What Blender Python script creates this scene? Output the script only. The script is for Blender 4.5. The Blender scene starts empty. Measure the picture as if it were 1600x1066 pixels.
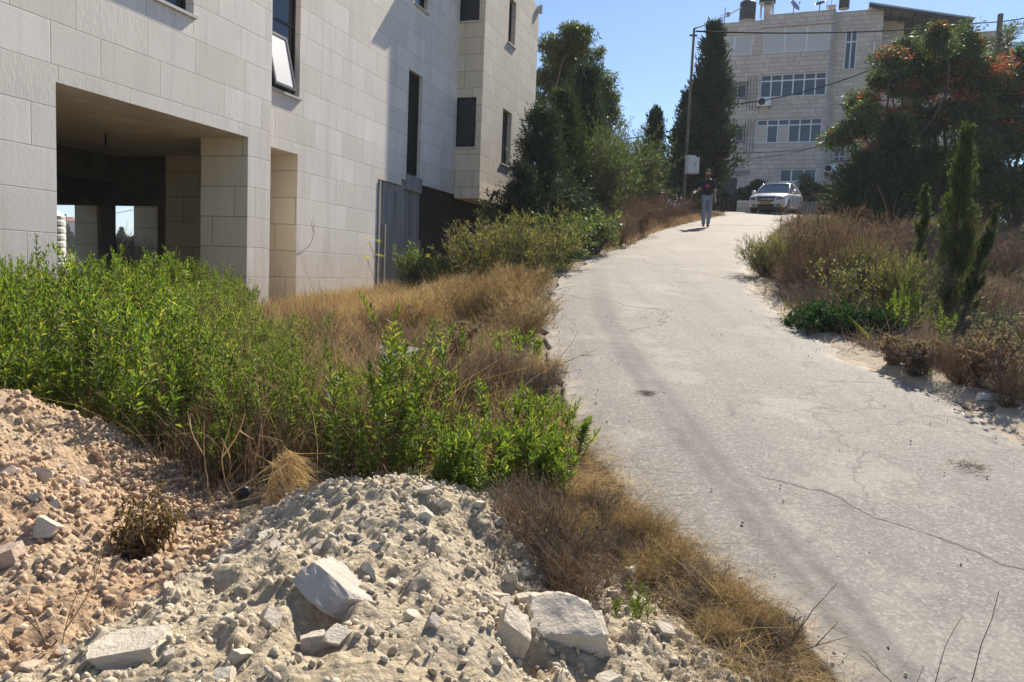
import bpy, bmesh, math, random
import numpy as np
from math import sin, cos, pi, radians, sqrt, atan2
from mathutils import Vector, Matrix, Euler

S = bpy.context.scene
COL = S.collection
# ------------------------------------------------------------------ camera, sky, sun, exposure
EYE, PITCH, ROLL, FPX = 1.6, 5.0, 2.35, 1202.0
cd = bpy.data.cameras.new("camera")
cam = bpy.data.objects.new("camera", cd); COL.objects.link(cam)
cd.sensor_width = 36.0; cd.lens = 36.0 * FPX / 1600.0
cd.clip_start = 0.05; cd.clip_end = 3000
CAMR = Matrix.Rotation(radians(90 - PITCH), 3, 'X') @ Matrix.Rotation(radians(ROLL), 3, 'Z')
cam.matrix_world = Matrix.Translation((0, 0, EYE)) @ CAMR.to_4x4()
S.camera = cam
SUN_AZ, SUN_EL = radians(27.6), radians(40)
w = bpy.data.worlds.new("World"); S.world = w; w.use_nodes = True
nt = w.node_tree
sky = nt.nodes.new('ShaderNodeTexSky'); sky.sky_type = 'NISHITA'; sky.sun_disc = False
sky.sun_elevation = SUN_EL; sky.sun_rotation = SUN_AZ
sky.air_density = 1.0; sky.dust_density = 0.3; sky.ozone_density = 6.0; sky.altitude = 700
nt.links.new(sky.outputs[0], nt.nodes['Background'].inputs[0])
nt.nodes['Background'].inputs[1].default_value = 0.068
sl = bpy.data.lights.new("sun", 'SUN'); sl.energy = 4.3; sl.angle = radians(0.55); sl.color = (1.0, 0.90, 0.76)
so = bpy.data.objects.new("sun", sl); COL.objects.link(so)
sdir = Vector((sin(SUN_AZ) * cos(SUN_EL), cos(SUN_AZ) * cos(SUN_EL), sin(SUN_EL)))
so.rotation_euler = sdir.to_track_quat('Z', 'Y').to_euler(); so.location = (10, 0, 30)
S.view_settings.view_transform = 'Standard'; S.view_settings.look = 'None'
S.view_settings.exposure = 1.10; S.view_settings.gamma = 1.0
S.render.engine = 'CYCLES'
S.cycles.use_denoising = True
S.cycles.max_bounces = 8; S.cycles.transparent_max_bounces = 8

def ray(px, py):
    return CAMR @ Vector(((px - 800) / FPX, -(py - 533) / FPX, -1.0))
def W(px, py, Y):
    r = ray(px, py); return Vector((0, 0, EYE)) + r * (Y / r.y)

# ------------------------------------------------------------------ object helpers
def tag(o, label=None, cat=None, group=None, kind=None):
    if label: o['label'] = label
    if cat: o['category'] = cat
    if group: o['group'] = group
    if kind: o['kind'] = kind
    return o
def empty(name, loc=(0, 0, 0), rz=0.0, label=None, cat=None, group=None):
    o = bpy.data.objects.new(name, None); COL.objects.link(o)
    o.location = loc; o.rotation_euler = (0, 0, rz); o.empty_display_size = .1
    return tag(o, label, cat, group)
def children(o, all_objs=None):
    return list(o.children)
def copy_tree(o, kids, parent=None):
    c = o.copy(); COL.objects.link(c); c.parent = parent
    for ch, sub in kids:
        copy_tree(ch, sub, c)
    return c
def kid_tree(o):
    return [(ch, kid_tree(ch)) for ch in o.children]

class MB:
    def __init__(s): s.v = []; s.f = []; s.mi = []; s.m = 0
    def face(s, pts):
        n = len(s.v); s.v += [tuple(p) for p in pts]; s.f.append(tuple(range(n, n + len(pts)))); s.mi.append(s.m)
    def add(s, vs, fs):
        n = len(s.v); s.v += [tuple(p) for p in vs]
        for f in fs: s.f.append(tuple(i + n for i in f)); s.mi.append(s.m)
    def box(s, x0, x1, y0, y1, z0, z1):
        v = [(x, y, z) for z in (z0, z1) for y in (y0, y1) for x in (x0, x1)]
        s.add(v, [(0, 2, 3, 1), (4, 5, 7, 6), (0, 1, 5, 4), (2, 6, 7, 3), (0, 4, 6, 2), (1, 3, 7, 5)]); return s
    def prism(s, poly, axis, a, b):
        """poly: 2-D points, extruded along axis from a to b"""
        def P(p, t):
            return (t, p[0], p[1]) if axis == 'x' else (p[0], t, p[1]) if axis == 'y' else (p[0], p[1], t)
        n = len(poly)
        v = [P(p, a) for p in poly] + [P(p, b) for p in poly]
        f = [tuple(range(n)), tuple(range(2 * n - 1, n - 1, -1))]
        f += [(i, (i + 1) % n, (i + 1) % n + n, i + n) for i in range(n)]
        s.add(v, f); return s
    def tube(s, pts, rad, n=6, cap=True):
        pts = [Vector(p) for p in pts]
        if not hasattr(rad, '__len__'): rad = [rad] * len(pts)
        vs = []; prev = None
        for i, p in enumerate(pts):
            a = pts[max(i - 1, 0)]; b = pts[min(i + 1, len(pts) - 1)]
            t = (b - a).normalized() if (b - a).length > 1e-9 else Vector((0, 0, 1))
            if prev is None:
                u = t.orthogonal().normalized()
            else:
                u = (prev - t * prev.dot(t))
                u = u.normalized() if u.length > 1e-6 else t.orthogonal().normalized()
            prev = u; q = t.cross(u)
            for k in range(n):
                an = 2 * pi * k / n
                vs.append(p + (u * cos(an) + q * sin(an)) * rad[i])
        fs = []
        for i in range(len(pts) - 1):
            for k in range(n):
                fs.append((i * n + k, i * n + (k + 1) % n, (i + 1) * n + (k + 1) % n, (i + 1) * n + k))
        if cap:
            fs.append(tuple(range(n - 1, -1, -1))); fs.append(tuple((len(pts) - 1) * n + k for k in range(n)))
        s.add(vs, fs); return s
    def lathe(s, prof, n=16, c=(0, 0, 0), axis='z'):
        vs = []
        for r, z in prof:
            for k in range(n):
                a = 2 * pi * k / n
                p = (r * cos(a), r * sin(a), z)
                if axis == 'x': p = (p[2], p[0], p[1])
                if axis == 'y': p = (p[1], p[2], p[0])
                vs.append((p[0] + c[0], p[1] + c[1], p[2] + c[2]))
        fs = []
        for i in range(len(prof) - 1):
            for k in range(n):
                fs.append((i * n + k, i * n + (k + 1) % n, (i + 1) * n + (k + 1) % n, (i + 1) * n + k))
        fs.append(tuple(range(n - 1, -1, -1))); fs.append(tuple((len(prof) - 1) * n + k for k in range(n)))
        s.add(vs, fs); return s
    def build(s, name, mats, parent=None, smooth=False, uv=True, fixn=False):
        me = bpy.data.meshes.new(name); me.from_pydata(s.v, [], s.f)
        if not isinstance(mats, (list, tuple)): mats = [mats]
        for m in mats: me.materials.append(m)
        if len(mats) > 1: me.polygons.foreach_set('material_index', s.mi)
        if fixn:
            bm = bmesh.new(); bm.from_mesh(me)
            bmesh.ops.remove_doubles(bm, verts=bm.verts, dist=1e-5)
            bmesh.ops.recalc_face_normals(bm, faces=bm.faces); bm.to_mesh(me); bm.free()
        if uv and len(me.polygons) < 20000:
            l = me.uv_layers.new(name='uv').data
            for p in me.polygons:
                n = p.normal
                for li in p.loop_indices:
                    c = me.vertices[me.loops[li].vertex_index].co
                    if abs(n.z) > .7: l[li].uv = (c.x, c.y)
                    elif abs(n.x) > abs(n.y): l[li].uv = (c.y, c.z)
                    else: l[li].uv = (c.x, c.z)
        if smooth: me.polygons.foreach_set('use_smooth', [True] * len(me.polygons))
        me.update()
        o = bpy.data.objects.new(name, me); COL.objects.link(o)
        if parent: o.parent = parent
        return o

def npmesh(name, V, F, mats, mi=None, smooth=False, parent=None, link=True):
    """V (n,3) array, F (m,k) array (all faces the same size)"""
    V = np.asarray(V, np.float32); F = np.asarray(F, np.int32)
    me = bpy.data.meshes.new(name); k = F.shape[1]
    me.vertices.add(len(V)); me.vertices.foreach_set('co', V.ravel())
    me.loops.add(F.size); me.loops.foreach_set('vertex_index', F.ravel())
    me.polygons.add(len(F)); me.polygons.foreach_set('loop_start', np.arange(0, F.size, k, dtype=np.int32))
    if not isinstance(mats, (list, tuple)): mats = [mats]
    for m in mats: me.materials.append(m)
    if mi is not None: me.polygons.foreach_set('material_index', np.asarray(mi, np.int32))
    if smooth: me.polygons.foreach_set('use_smooth', np.ones(len(F), bool))
    me.update(calc_edges=True); me.validate()
    if not link: return me
    o = bpy.data.objects.new(name, me); COL.objects.link(o)
    if parent: o.parent = parent
    return o

# ------------------------------------------------------------------ materials
class NT:
    def __init__(s, name):
        s.m = bpy.data.materials.new(name); s.m.use_nodes = True
        s.t = s.m.node_tree; s.b = s.t.nodes['Principled BSDF']; s.out = s.t.nodes['Material Output']
    def n(s, typ, **kw):
        nd = s.t.nodes.new(typ)
        for k, v in kw.items():
            if k.startswith('i_'):
                nd.inputs[k[2:].replace('_', ' ')].default_value = v
            else: setattr(nd, k, v)
        return nd
    def l(s, a, b): s.t.links.new(a, b)
    def noise(s, vec, scale, detail=4, rough=.55, dim='3D'):
        nd = s.n('ShaderNodeTexNoise'); nd.noise_dimensions = dim
        nd.inputs['Scale'].default_value = scale; nd.inputs['Detail'].default_value = detail; nd.inputs['Roughness'].default_value = rough
        if vec is not None: s.l(vec, nd.inputs['Vector'])
        return nd
    def ramp(s, fac, stops, interp='LINEAR'):
        nd = s.n('ShaderNodeValToRGB'); cr = nd.color_ramp; cr.interpolation = interp
        while len(cr.elements) < len(stops): cr.elements.new(.5)
        for e, (p, c) in zip(cr.elements, stops):
            e.position = p; e.color = (c[0], c[1], c[2], 1) if hasattr(c, '__len__') else (c, c, c, 1)
        s.l(fac, nd.inputs[0]); return nd.outputs[0]
    def math(s, op, a, b=None, clamp=False):
        nd = s.n('ShaderNodeMath', operation=op); nd.use_clamp = clamp
        for i, x in enumerate((a, b)):
            if x is None: continue
            if isinstance(x, (int, float)): nd.inputs[i].default_value = x
            else: s.l(x, nd.inputs[i])
        return nd.outputs[0]
    def mix(s, fac, a, b, mode='MIX'):
        nd = s.n('ShaderNodeMix', data_type='RGBA', blend_type=mode)
        for i, x in ((0, fac), (6, a), (7, b)):
            if isinstance(x, (int, float)): nd.inputs[i].default_value = x if i == 0 else (x, x, x, 1)
            elif isinstance(x, tuple): nd.inputs[i].default_value = (x[0], x[1], x[2], 1)
            else: s.l(x, nd.inputs[i])
        return nd.outputs[2]
    def bump(s, h, strength=.5, dist=.02, prev=None):
        nd = s.n('ShaderNodeBump'); nd.inputs['Strength'].default_value = strength; nd.inputs['Distance'].default_value = dist
        s.l(h, nd.inputs['Height'])
        if prev is not None: s.l(prev, nd.inputs['Normal'])
        s.l(nd.outputs[0], s.b.inputs['Normal']); return nd.outputs[0]
    def col(s, c):
        if isinstance(c, tuple): s.b.inputs['Base Color'].default_value = (c[0], c[1], c[2], 1)
        else: s.l(c, s.b.inputs['Base Color'])

def simple(name, col, rough=.6, metal=0, var=.12, scale=8, spec=None):
    t = NT(name); tc = t.n('ShaderNodeTexCoord').outputs['Object']
    nz = t.noise(tc, scale, 5).outputs[0]
    c = t.mix(t.ramp(nz, [(.3, 0.0), (.7, 1.0)]), tuple(x * (1 - var) for x in col), tuple(min(1, x * (1 + var)) for x in col))
    t.col(c); t.b.inputs['Roughness'].default_value = rough; t.b.inputs['Metallic'].default_value = metal
    if spec is not None: t.b.inputs['Specular IOR Level'].default_value = spec
    return t.m

def mat_courses(name, c1, c2, row=.46, bw=.95, joint=.006, rough_amt=.6, stain=.15, jointcol=.45, dirt=0):
    """ashlar: rows of stone blocks of varying width, driven by wall UV in metres"""
    t = NT(name)
    uv = t.n('ShaderNodeUVMap', uv_map='uv').outputs[0]
    tc = t.n('ShaderNodeTexCoord').outputs['Object']
    sep = t.n('ShaderNodeSeparateXYZ'); t.l(uv, sep.inputs[0]); u, v = sep.outputs[0], sep.outputs[1]
    vr = t.math('DIVIDE', v, row); rowi = t.math('FLOOR', vr); fr = t.math('SUBTRACT', vr, rowi)
    dv = t.math('MULTIPLY', t.math('MINIMUM', fr, t.math('SUBTRACT', 1.0, fr)), row)
    wv = t.math('ADD', t.math('DIVIDE', u, bw), t.math('MULTIPLY', rowi, 7.37))
    v1 = t.n('ShaderNodeTexVoronoi', voronoi_dimensions='1D', feature='DISTANCE_TO_EDGE'); t.l(wv, v1.inputs['W'])
    v1.inputs['Scale'].default_value = 1; v1.inputs['Randomness'].default_value = .72
    v2 = t.n('ShaderNodeTexVoronoi', voronoi_dimensions='1D', feature='F1'); t.l(wv, v2.inputs['W'])
    v2.inputs['Scale'].default_value = 1; v2.inputs['Randomness'].default_value = .72
    du = t.math('MULTIPLY', v1.outputs['Distance'], bw)
    d = t.math('MINIMUM', du, dv)
    jm = t.ramp(t.math('DIVIDE', d, joint * 2), [(.25, 1.0), (.75, 0.0)])   # 1 in the joint
    rnd = t.n('ShaderNodeSeparateColor'); t.l(v2.outputs['Color'], rnd.inputs[0])
    base = t.mix(rnd.outputs[0], c1, c2)
    n1 = t.noise(tc, 1.3, 5); n2 = t.noise(tc, 26, 6, .7)
    base = t.mix(t.math('MULTIPLY', t.ramp(n1.outputs[0], [(.35, 1.0), (.65, 0.0)]), stain), base, tuple(x * .62 for x in c1))
    base = t.mix(t.math('MULTIPLY', t.ramp(n2.outputs[0], [(.45, 0.0), (.75, 1.0)]), .22), base, tuple(x * .7 for x in c1))
    # vertical streaks
    mp = t.n('ShaderNodeMapping'); mp.inputs['Scale'].default_value = (9, 9, .8); t.l(tc, mp.inputs[0])
    n3 = t.noise(mp.outputs[0], 1, 4, .6)
    base = t.mix(t.math('MULTIPLY', t.ramp(n3.outputs[0], [(.5, 0.0), (.72, 1.0)]), .25), base, tuple(x * .66 for x in c1))
    if dirt:
        low = t.ramp(v, [(.0, 1.0), (.62, 1.0), (1.0, 0.0)]); lowm = t.n('ShaderNodeMapRange'); t.l(v, lowm.inputs[0]); lowm.inputs[1].default_value = 2.3; lowm.inputs[2].default_value = .8
        dm = t.math('MULTIPLY', lowm.outputs[0], t.ramp(t.noise(tc, 2.2, 6, .7).outputs[0], [(.35, .15), (.65, 1.0)]))
        base = t.mix(t.math('MULTIPLY', dm, dirt), base, (.42, .33, .24))
        mp3 = t.n('ShaderNodeMapping'); mp3.inputs['Scale'].default_value = (3.5, 3.5, .22); t.l(tc, mp3.inputs[0])
        base = t.mix(t.math('MULTIPLY', t.ramp(t.noise(mp3.outputs[0], 1, 6, .65).outputs[0], [(.52, 0.0), (.70, 1.0)]), .30), base, (.46, .42, .37))
    base = t.mix(jm, base, tuple(x * jointcol for x in c1))
    t.col(base); t.b.inputs['Roughness'].default_value = .88
    mp2 = t.n('ShaderNodeMapping'); mp2.inputs['Scale'].default_value = (30, 30, 9); t.l(tc, mp2.inputs[0])
    n4 = t.noise(mp2.outputs[0], 1, 5, .6)
    sel = t.math('GREATER_THAN', rnd.outputs[1], .55)
    chis = t.math('MULTIPLY', n4.outputs[0], t.math('ADD', t.math('MULTIPLY', sel, .9), .35))
    h = t.math('SUBTRACT', t.math('ADD', chis, t.math('MULTIPLY', n2.outputs[0], .5)), t.math('MULTIPLY', jm, 1.3))
    t.bump(h, rough_amt, .012)
    return t.m

M = {}
M['stone'] = mat_courses('pale_limestone_cladding', (.75, .685, .60), (.88, .82, .735), .46, .95, .005, .24, .18, .62, .5)
M['stone_warm'] = mat_courses('shade_tinted_cladding', (.66, .555, .42), (.76, .655, .51), .42, .62, .006, .35, .1)  # copy of the bay cladding, warm tone of shaded faces in its colour
M['stone_small'] = mat_courses('split_face_stone', (.57, .48, .41), (.72, .62, .53), .26, .52, .007, .9, .3)
M['stone_bounce'] = mat_courses('bounce_tinted_pier_stone', (.72, .60, .43), (.82, .71, .53), .46, 1.5, .006, .4, .15)  # warm ground bounce on the shaded piers is put into this colour

def mat_concrete():
    t = NT('raw_board_concrete'); tc = t.n('ShaderNodeTexCoord').outputs['Object']
    mp = t.n('ShaderNodeMapping'); mp.inputs['Scale'].default_value = (14, 14, .5); t.l(tc, mp.inputs[0])
    a = t.noise(mp.outputs[0], 1, 5, .65).outputs[0]; b = t.noise(tc, 5, 6).outputs[0]
    c = t.ramp(a, [(.3, (.16, .155, .145)), (.5, (.32, .305, .285)), (.7, (.50, .48, .45))])
    c = t.mix(t.math('MULTIPLY', b, .4), c, (.16, .155, .15)); t.col(c)
    t.b.inputs['Roughness'].default_value = .9; t.bump(a, .8, .03); return t.m
M['concrete'] = mat_concrete()
def mat_bitumen():
    t = NT('black_waterproofing'); tc = t.n('ShaderNodeTexCoord').outputs['Object']
    mp = t.n('ShaderNodeMapping'); mp.inputs['Scale'].default_value = (12, 12, .8); t.l(tc, mp.inputs[0])
    a = t.noise(mp.outputs[0], 1, 6, .7).outputs[0]
    t.col(t.ramp(a, [(.35, (.008, .009, .011)), (.62, (.02, .021, .024)), (.74, (.10, .10, .10))]))
    t.b.inputs['Roughness'].default_value = .6; t.bump(a, .5, .02); return t.m
M['bitumen'] = mat_bitumen()
M['plaster'] = simple('ceiling_plaster', (.78, .68, .53), .9, var=.15, scale=1.5)
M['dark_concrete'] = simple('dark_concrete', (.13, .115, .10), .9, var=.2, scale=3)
M['sill'] = simple('sill_marble', (.50, .49, .46), .5, var=.06)
M['frame_dark'] = simple('dark_aluminium', (.02, .022, .025), .35, .5, .05)
M['frame_white'] = simple('white_aluminium', (.72, .73, .74), .4, 0, .04)
def mat_glass(name, col=(.01, .014, .02), rough=.05):
    t = NT(name); t.col(col); t.b.inputs['Roughness'].default_value = rough
    t.b.inputs['Specular IOR Level'].default_value = .6
    tc = t.n('ShaderNodeTexCoord').outputs['Object']; t.bump(t.noise(tc, .8, 2).outputs[0], .08, .02)
    return t.m
M['glass'] = mat_glass('dark_window_glass')
M['glass_grey'] = mat_glass('grey_window_glass', (.05, .058, .07), .12)
M['void'] = simple('dark_room', (.004, .004, .005), .9)
M['shutter'] = simple('grey_roller_shutter', (.56, .55, .53), .5, 0, .03)
M['curtain'] = simple('cream_curtain', (.55, .50, .42), .9, 0, .15, 14)
M['metal'] = simple('galvanised_metal', (.32, .33, .34), .45, .7, .1)
M['rust'] = simple('rusty_iron', (.10, .05, .035), .8, .2, .3)
M['iron'] = simple('dark_iron', (.04, .042, .045), .5, .5, .1)
M['plastic_white'] = simple('white_plastic', (.70, .71, .72), .45, 0, .06)
M['plastic_black'] = simple('black_plastic', (.02, .021, .024), .45, 0, .1)
M['cable'] = simple('black_cable', (.012, .012, .013), .9, spec=.1)
M['paint_white'] = simple('white_enamel_box', (.62, .63, .64), .5, 0, .06)
M['wood'] = simple('grey_pole_wood', (.16, .13, .10), .9, 0, .25, 4)
M['red_roof'] = simple('red_roof_tiles', (.30, .10, .06), .85, 0, .2, 3)
M['far_wall'] = simple('far_pale_wall', (.58, .56, .54), .9, 0, .05, 1)
M['far_window'] = simple('far_window_dark', (.10, .11, .13), .5)

def mat_leaf(name, c1, c2, c3=None, trans=.35, rough=.5, p3=.1, tint=(1.5, 1.6, .7)):
    t = NT(name)
    geo = t.n('ShaderNodeNewGeometry'); oi = t.n('ShaderNodeObjectInfo')
    c = t.mix(geo.outputs['Random Per Island'], c1, c2)
    if c3:
        c = t.mix(t.math('LESS_THAN', geo.outputs['Random Per Island'], p3), c, c3)
    hv = t.math('ADD', t.math('MULTIPLY', oi.outputs['Random'], .5), .75)
    mlt = t.n('ShaderNodeVectorMath', operation='SCALE'); t.l(c, mlt.inputs[0]); t.l(hv, mlt.inputs['Scale'])
    t.l(mlt.outputs[0], t.b.inputs['Base Color'])
    t.b.inputs['Roughness'].default_value = rough; t.b.inputs['Specular IOR Level'].default_value = .22
    tr = t.n('ShaderNodeBsdfTranslucent')
    m2 = t.n('ShaderNodeVectorMath', operation='MULTIPLY'); t.l(mlt.outputs[0], m2.inputs[0]); m2.inputs[1].default_value = tint
    t.l(m2.outputs[0], tr.inputs[0])
    mx = t.n('ShaderNodeMixShader'); mx.inputs[0].default_value = trans
    t.l(t.b.outputs[0], mx.inputs[1]); t.l(tr.outputs[0], mx.inputs[2]); t.l(mx.outputs[0], t.out.inputs[0])
    return t.m
M['lf_weed'] = mat_leaf('weed_leaf', (.058, .108, .020), (.135, .200, .036), (.26, .26, .07), .52, .5, .20)
M['lf_dry'] = mat_leaf('withered_leaf', (.09, .055, .028), (.19, .13, .06), None, .2, .8)
M['stem'] = mat_leaf('weed_stem', (.10, .10, .04), (.15, .13, .06), None, .1, .7)
M['straw'] = mat_leaf('dry_straw', (.34, .25, .125), (.54, .42, .235), (.24, .15, .08), .3, .7, .2, (1.3, 1.22, .85))
M['straw_gold'] = mat_leaf('golden_straw', (.48, .36, .17), (.64, .50, .27), None, .3, .7, .1, (1.3, 1.22, .85))
M['straw_grey'] = mat_leaf('grey_straw', (.13, .105, .08), (.26, .22, .17), (.10, .07, .05), .25, .8, .2, (1.2, 1.15, 1.0))
M['brown_brush'] = mat_leaf('brown_brush', (.13, .085, .055), (.25, .175, .12), (.32, .25, .17), .25, .8, .2, (1.25, 1.1, .95))
M['lf_cypress'] = mat_leaf('cypress_leaf', (.026, .045, .030), (.050, .075, .045), None, .2, .6)
M['lf_cypress_y'] = mat_leaf('young_cypress_leaf', (.04, .065, .028), (.085, .115, .045), (.12, .10, .06), .3, .6, .12)
M['lf_dark'] = mat_leaf('dark_evergreen_leaf', (.028, .050, .028), (.055, .085, .040), (.08, .11, .04), .22, .6, .1)
M['lf_euca'] = mat_leaf('eucalyptus_leaf', (.048, .068, .032), (.09, .112, .048), None, .34, .55)
M['lf_olive'] = mat_leaf('grey_green_leaf', (.05, .075, .032), (.095, .125, .05), (.14, .18, .06), .4, .5, .15)
M['lf_broom'] = mat_leaf('broom_leaf', (.10, .12, .038), (.19, .20, .065), (.26, .20, .11), .4, .6, .28)
M['lf_fresh'] = mat_leaf('fresh_leaf', (.06, .13, .02), (.12, .22, .035), None, .45, .5)
M['lf_ivy'] = mat_leaf('creeper_leaf', (.018, .05, .018), (.04, .09, .03), None, .2, .75)
M['lf_sumac'] = mat_leaf('tree_leaf', (.036, .062, .030), (.066, .098, .040), (.13, .17, .05), .3, .55, .10)
M['lf_red'] = mat_leaf('red_seed_cluster', (.20, .06, .03), (.38, .13, .06), None, .3, .7, .1, (1.4, 1.1, .9))
M['bark'] = simple('bark', (.09, .07, .055), .95, 0, .3, 10)
M['twig'] = simple('twig', (.12, .10, .08), .9, 0, .3, 20)
M['thistle'] = mat_leaf('dry_thistle_head', (.20, .15, .12), (.34, .27, .21), None, .2, .8)
M['yellow'] = mat_leaf('yellow_flower', (.45, .42, .03), (.55, .5, .05), None, .4, .6)
# ------------------------------------------------------------------ terrain
rng = np.random.default_rng(7)
def sm(a, b, x):
    t = np.clip((x - a) / (b - a), 0, 1); return t * t * (3 - 2 * t)
LE = np.array([(-6, .9), (0, 1.1), (2.4, 1.1), (2.7, 1.05), (3.3, .85), (3.9, .56), (4.7, .41), (5.8, .35), (8.3, .28), (9.6, .40), (12, .76), (15, 1.55), (17.1, 2.45), (20.3, 3.4), (23.8, 4.6), (28.7, 6.8), (34.6, 9.3), (38, 10.0), (44, 10.6), (60, 11)])
RE = np.array([(-6, 3.0), (0, 3.2), (4.8, 3.26), (6.6, 3.2), (7.4, 3.09), (8.9, 3.14), (11, 3.5), (13.7, 4.1), (18.2, 5.7), (23, 7.5), (27.5, 9.3), (35.6, 12.9), (38, 14.0), (44, 15.6), (60, 18)])
def le(y): return np.interp(y, LE[:, 0], LE[:, 1])
def re_(y): return np.interp(y, RE[:, 0], RE[:, 1])
def zr(y):
    y = np.asarray(y, float)
    yy = np.maximum(y, -8)
    a = .134 * np.minimum(yy, 35.5)
    t = np.clip(yy - 35.5, 0, 6)
    a = a + .134 * (t - t * t / 12) + .0 * yy
    return a + .01 * np.maximum(yy - 41.5, 0) * (yy < 400)
def vnoise(x, y, s, seed=0):
    """cheap smooth value noise"""
    x = np.asarray(x) * s; y = np.asarray(y) * s
    xi = np.floor(x).astype(np.int64); yi = np.floor(y).astype(np.int64); fx = x - xi; fy = y - yi
    def h(a, b):
        n = (a * 374761393 + b * 668265263 + seed * 974711) & 0x7fffffff
        n = ((n ^ (n >> 13)) * 1274126177) & 0x7fffffff
        return ((n ^ (n >> 16)) & 0xffff) / 65535.0
    fx = fx * fx * (3 - 2 * fx); fy = fy * fy * (3 - 2 * fy)
    return (h(xi, yi) * (1 - fx) + h(xi + 1, yi) * fx) * (1 - fy) + (h(xi, yi + 1) * (1 - fx) + h(xi + 1, yi + 1) * fx) * fy
def fbm(x, y, s, o=4, seed=0, g=.5):
    r = 0; a = 1; tt = 0
    for k in range(o):
        r = r + a * vnoise(x, y, s * 2 ** k, seed + k * 17); tt += a; a *= g
    return r / tt - .5
def ground(x, y):
    x = np.asarray(x, float); y = np.asarray(y, float)
    z = zr(y)
    # left of the road the plot lies lower
    low = .07 * np.clip(y, -8, 18)
    low = low + (np.interp(y, [0, 30, 60, 120, 250, 600], [0, 0, .1, .4, 2.4, 3.2]))
    low = low - .5 * sm(6.5, 11, -x) * (1 - sm(60, 120, y)) * sm(6, 10, y)
    off = sm(15, 21, y) * 2.6 * (1 - sm(60, 90, y)) + sm(40, 60, y) * 6
    d = le(y) - x
    s = sm(.0, 3.4, d - off)
    zl = z * (1 - s) + np.minimum(low, z + 9) * s
    z = np.where(d > 0, zl, z)
    # right bank
    dr = x - re_(y)
    z = z + np.where(dr > 0, .04 * sm(.5, 2.5, dr) - np.interp(y, [2, 5, 8, 15, 22, 30], [.3, .5, .9, 1.0, .5, 0]) * sm(.9, 3.6, dr), 0)
    off_road = sm(0, .6, np.maximum(d, dr))
    z = z + off_road * (fbm(x, y, .9, 3, 3) * .16) + sm(0, .25, np.maximum(d, dr)) * fbm(x, y, 7, 3, 9) * .03
    z = z - .05 * (1 - sm(-.05, .25, np.maximum(d, dr)))
    return z
def gz(x, y): return float(ground(np.array([x]), np.array([y]))[0])
def G(px, py, lo=1.0, hi=120.0):
    """world point where the ray of a picture point meets the ground"""
    r = ray(px, py); o = Vector((0, 0, EYE)); k = lo
    while k < hi:
        P = o + r * (k / r.y)
        if P.z < gz(P.x, P.y): return P
        k *= 1.01
    return o + r * (hi / r.y)

def axis(segs):
    a = [segs[0][0]]
    for s0, s1, st in segs:
        n = max(1, int(round((s1 - s0) / st))); a += list(np.linspace(s0, s1, n + 1)[1:])
    return np.array(a)
def grid(xs, ys, zf):
    X, Y = np.meshgrid(xs, ys); Z = zf(X, Y); nx, ny = len(xs), len(ys)
    V = np.stack([X.ravel(), Y.ravel(), Z.ravel()], 1)
    i = np.arange(nx * ny).reshape(ny, nx)
    F = np.stack([i[:-1, :-1].ravel(), i[:-1, 1:].ravel(), i[1:, 1:].ravel(), i[1:, :-1].ravel()], 1)
    return V, F

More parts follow.
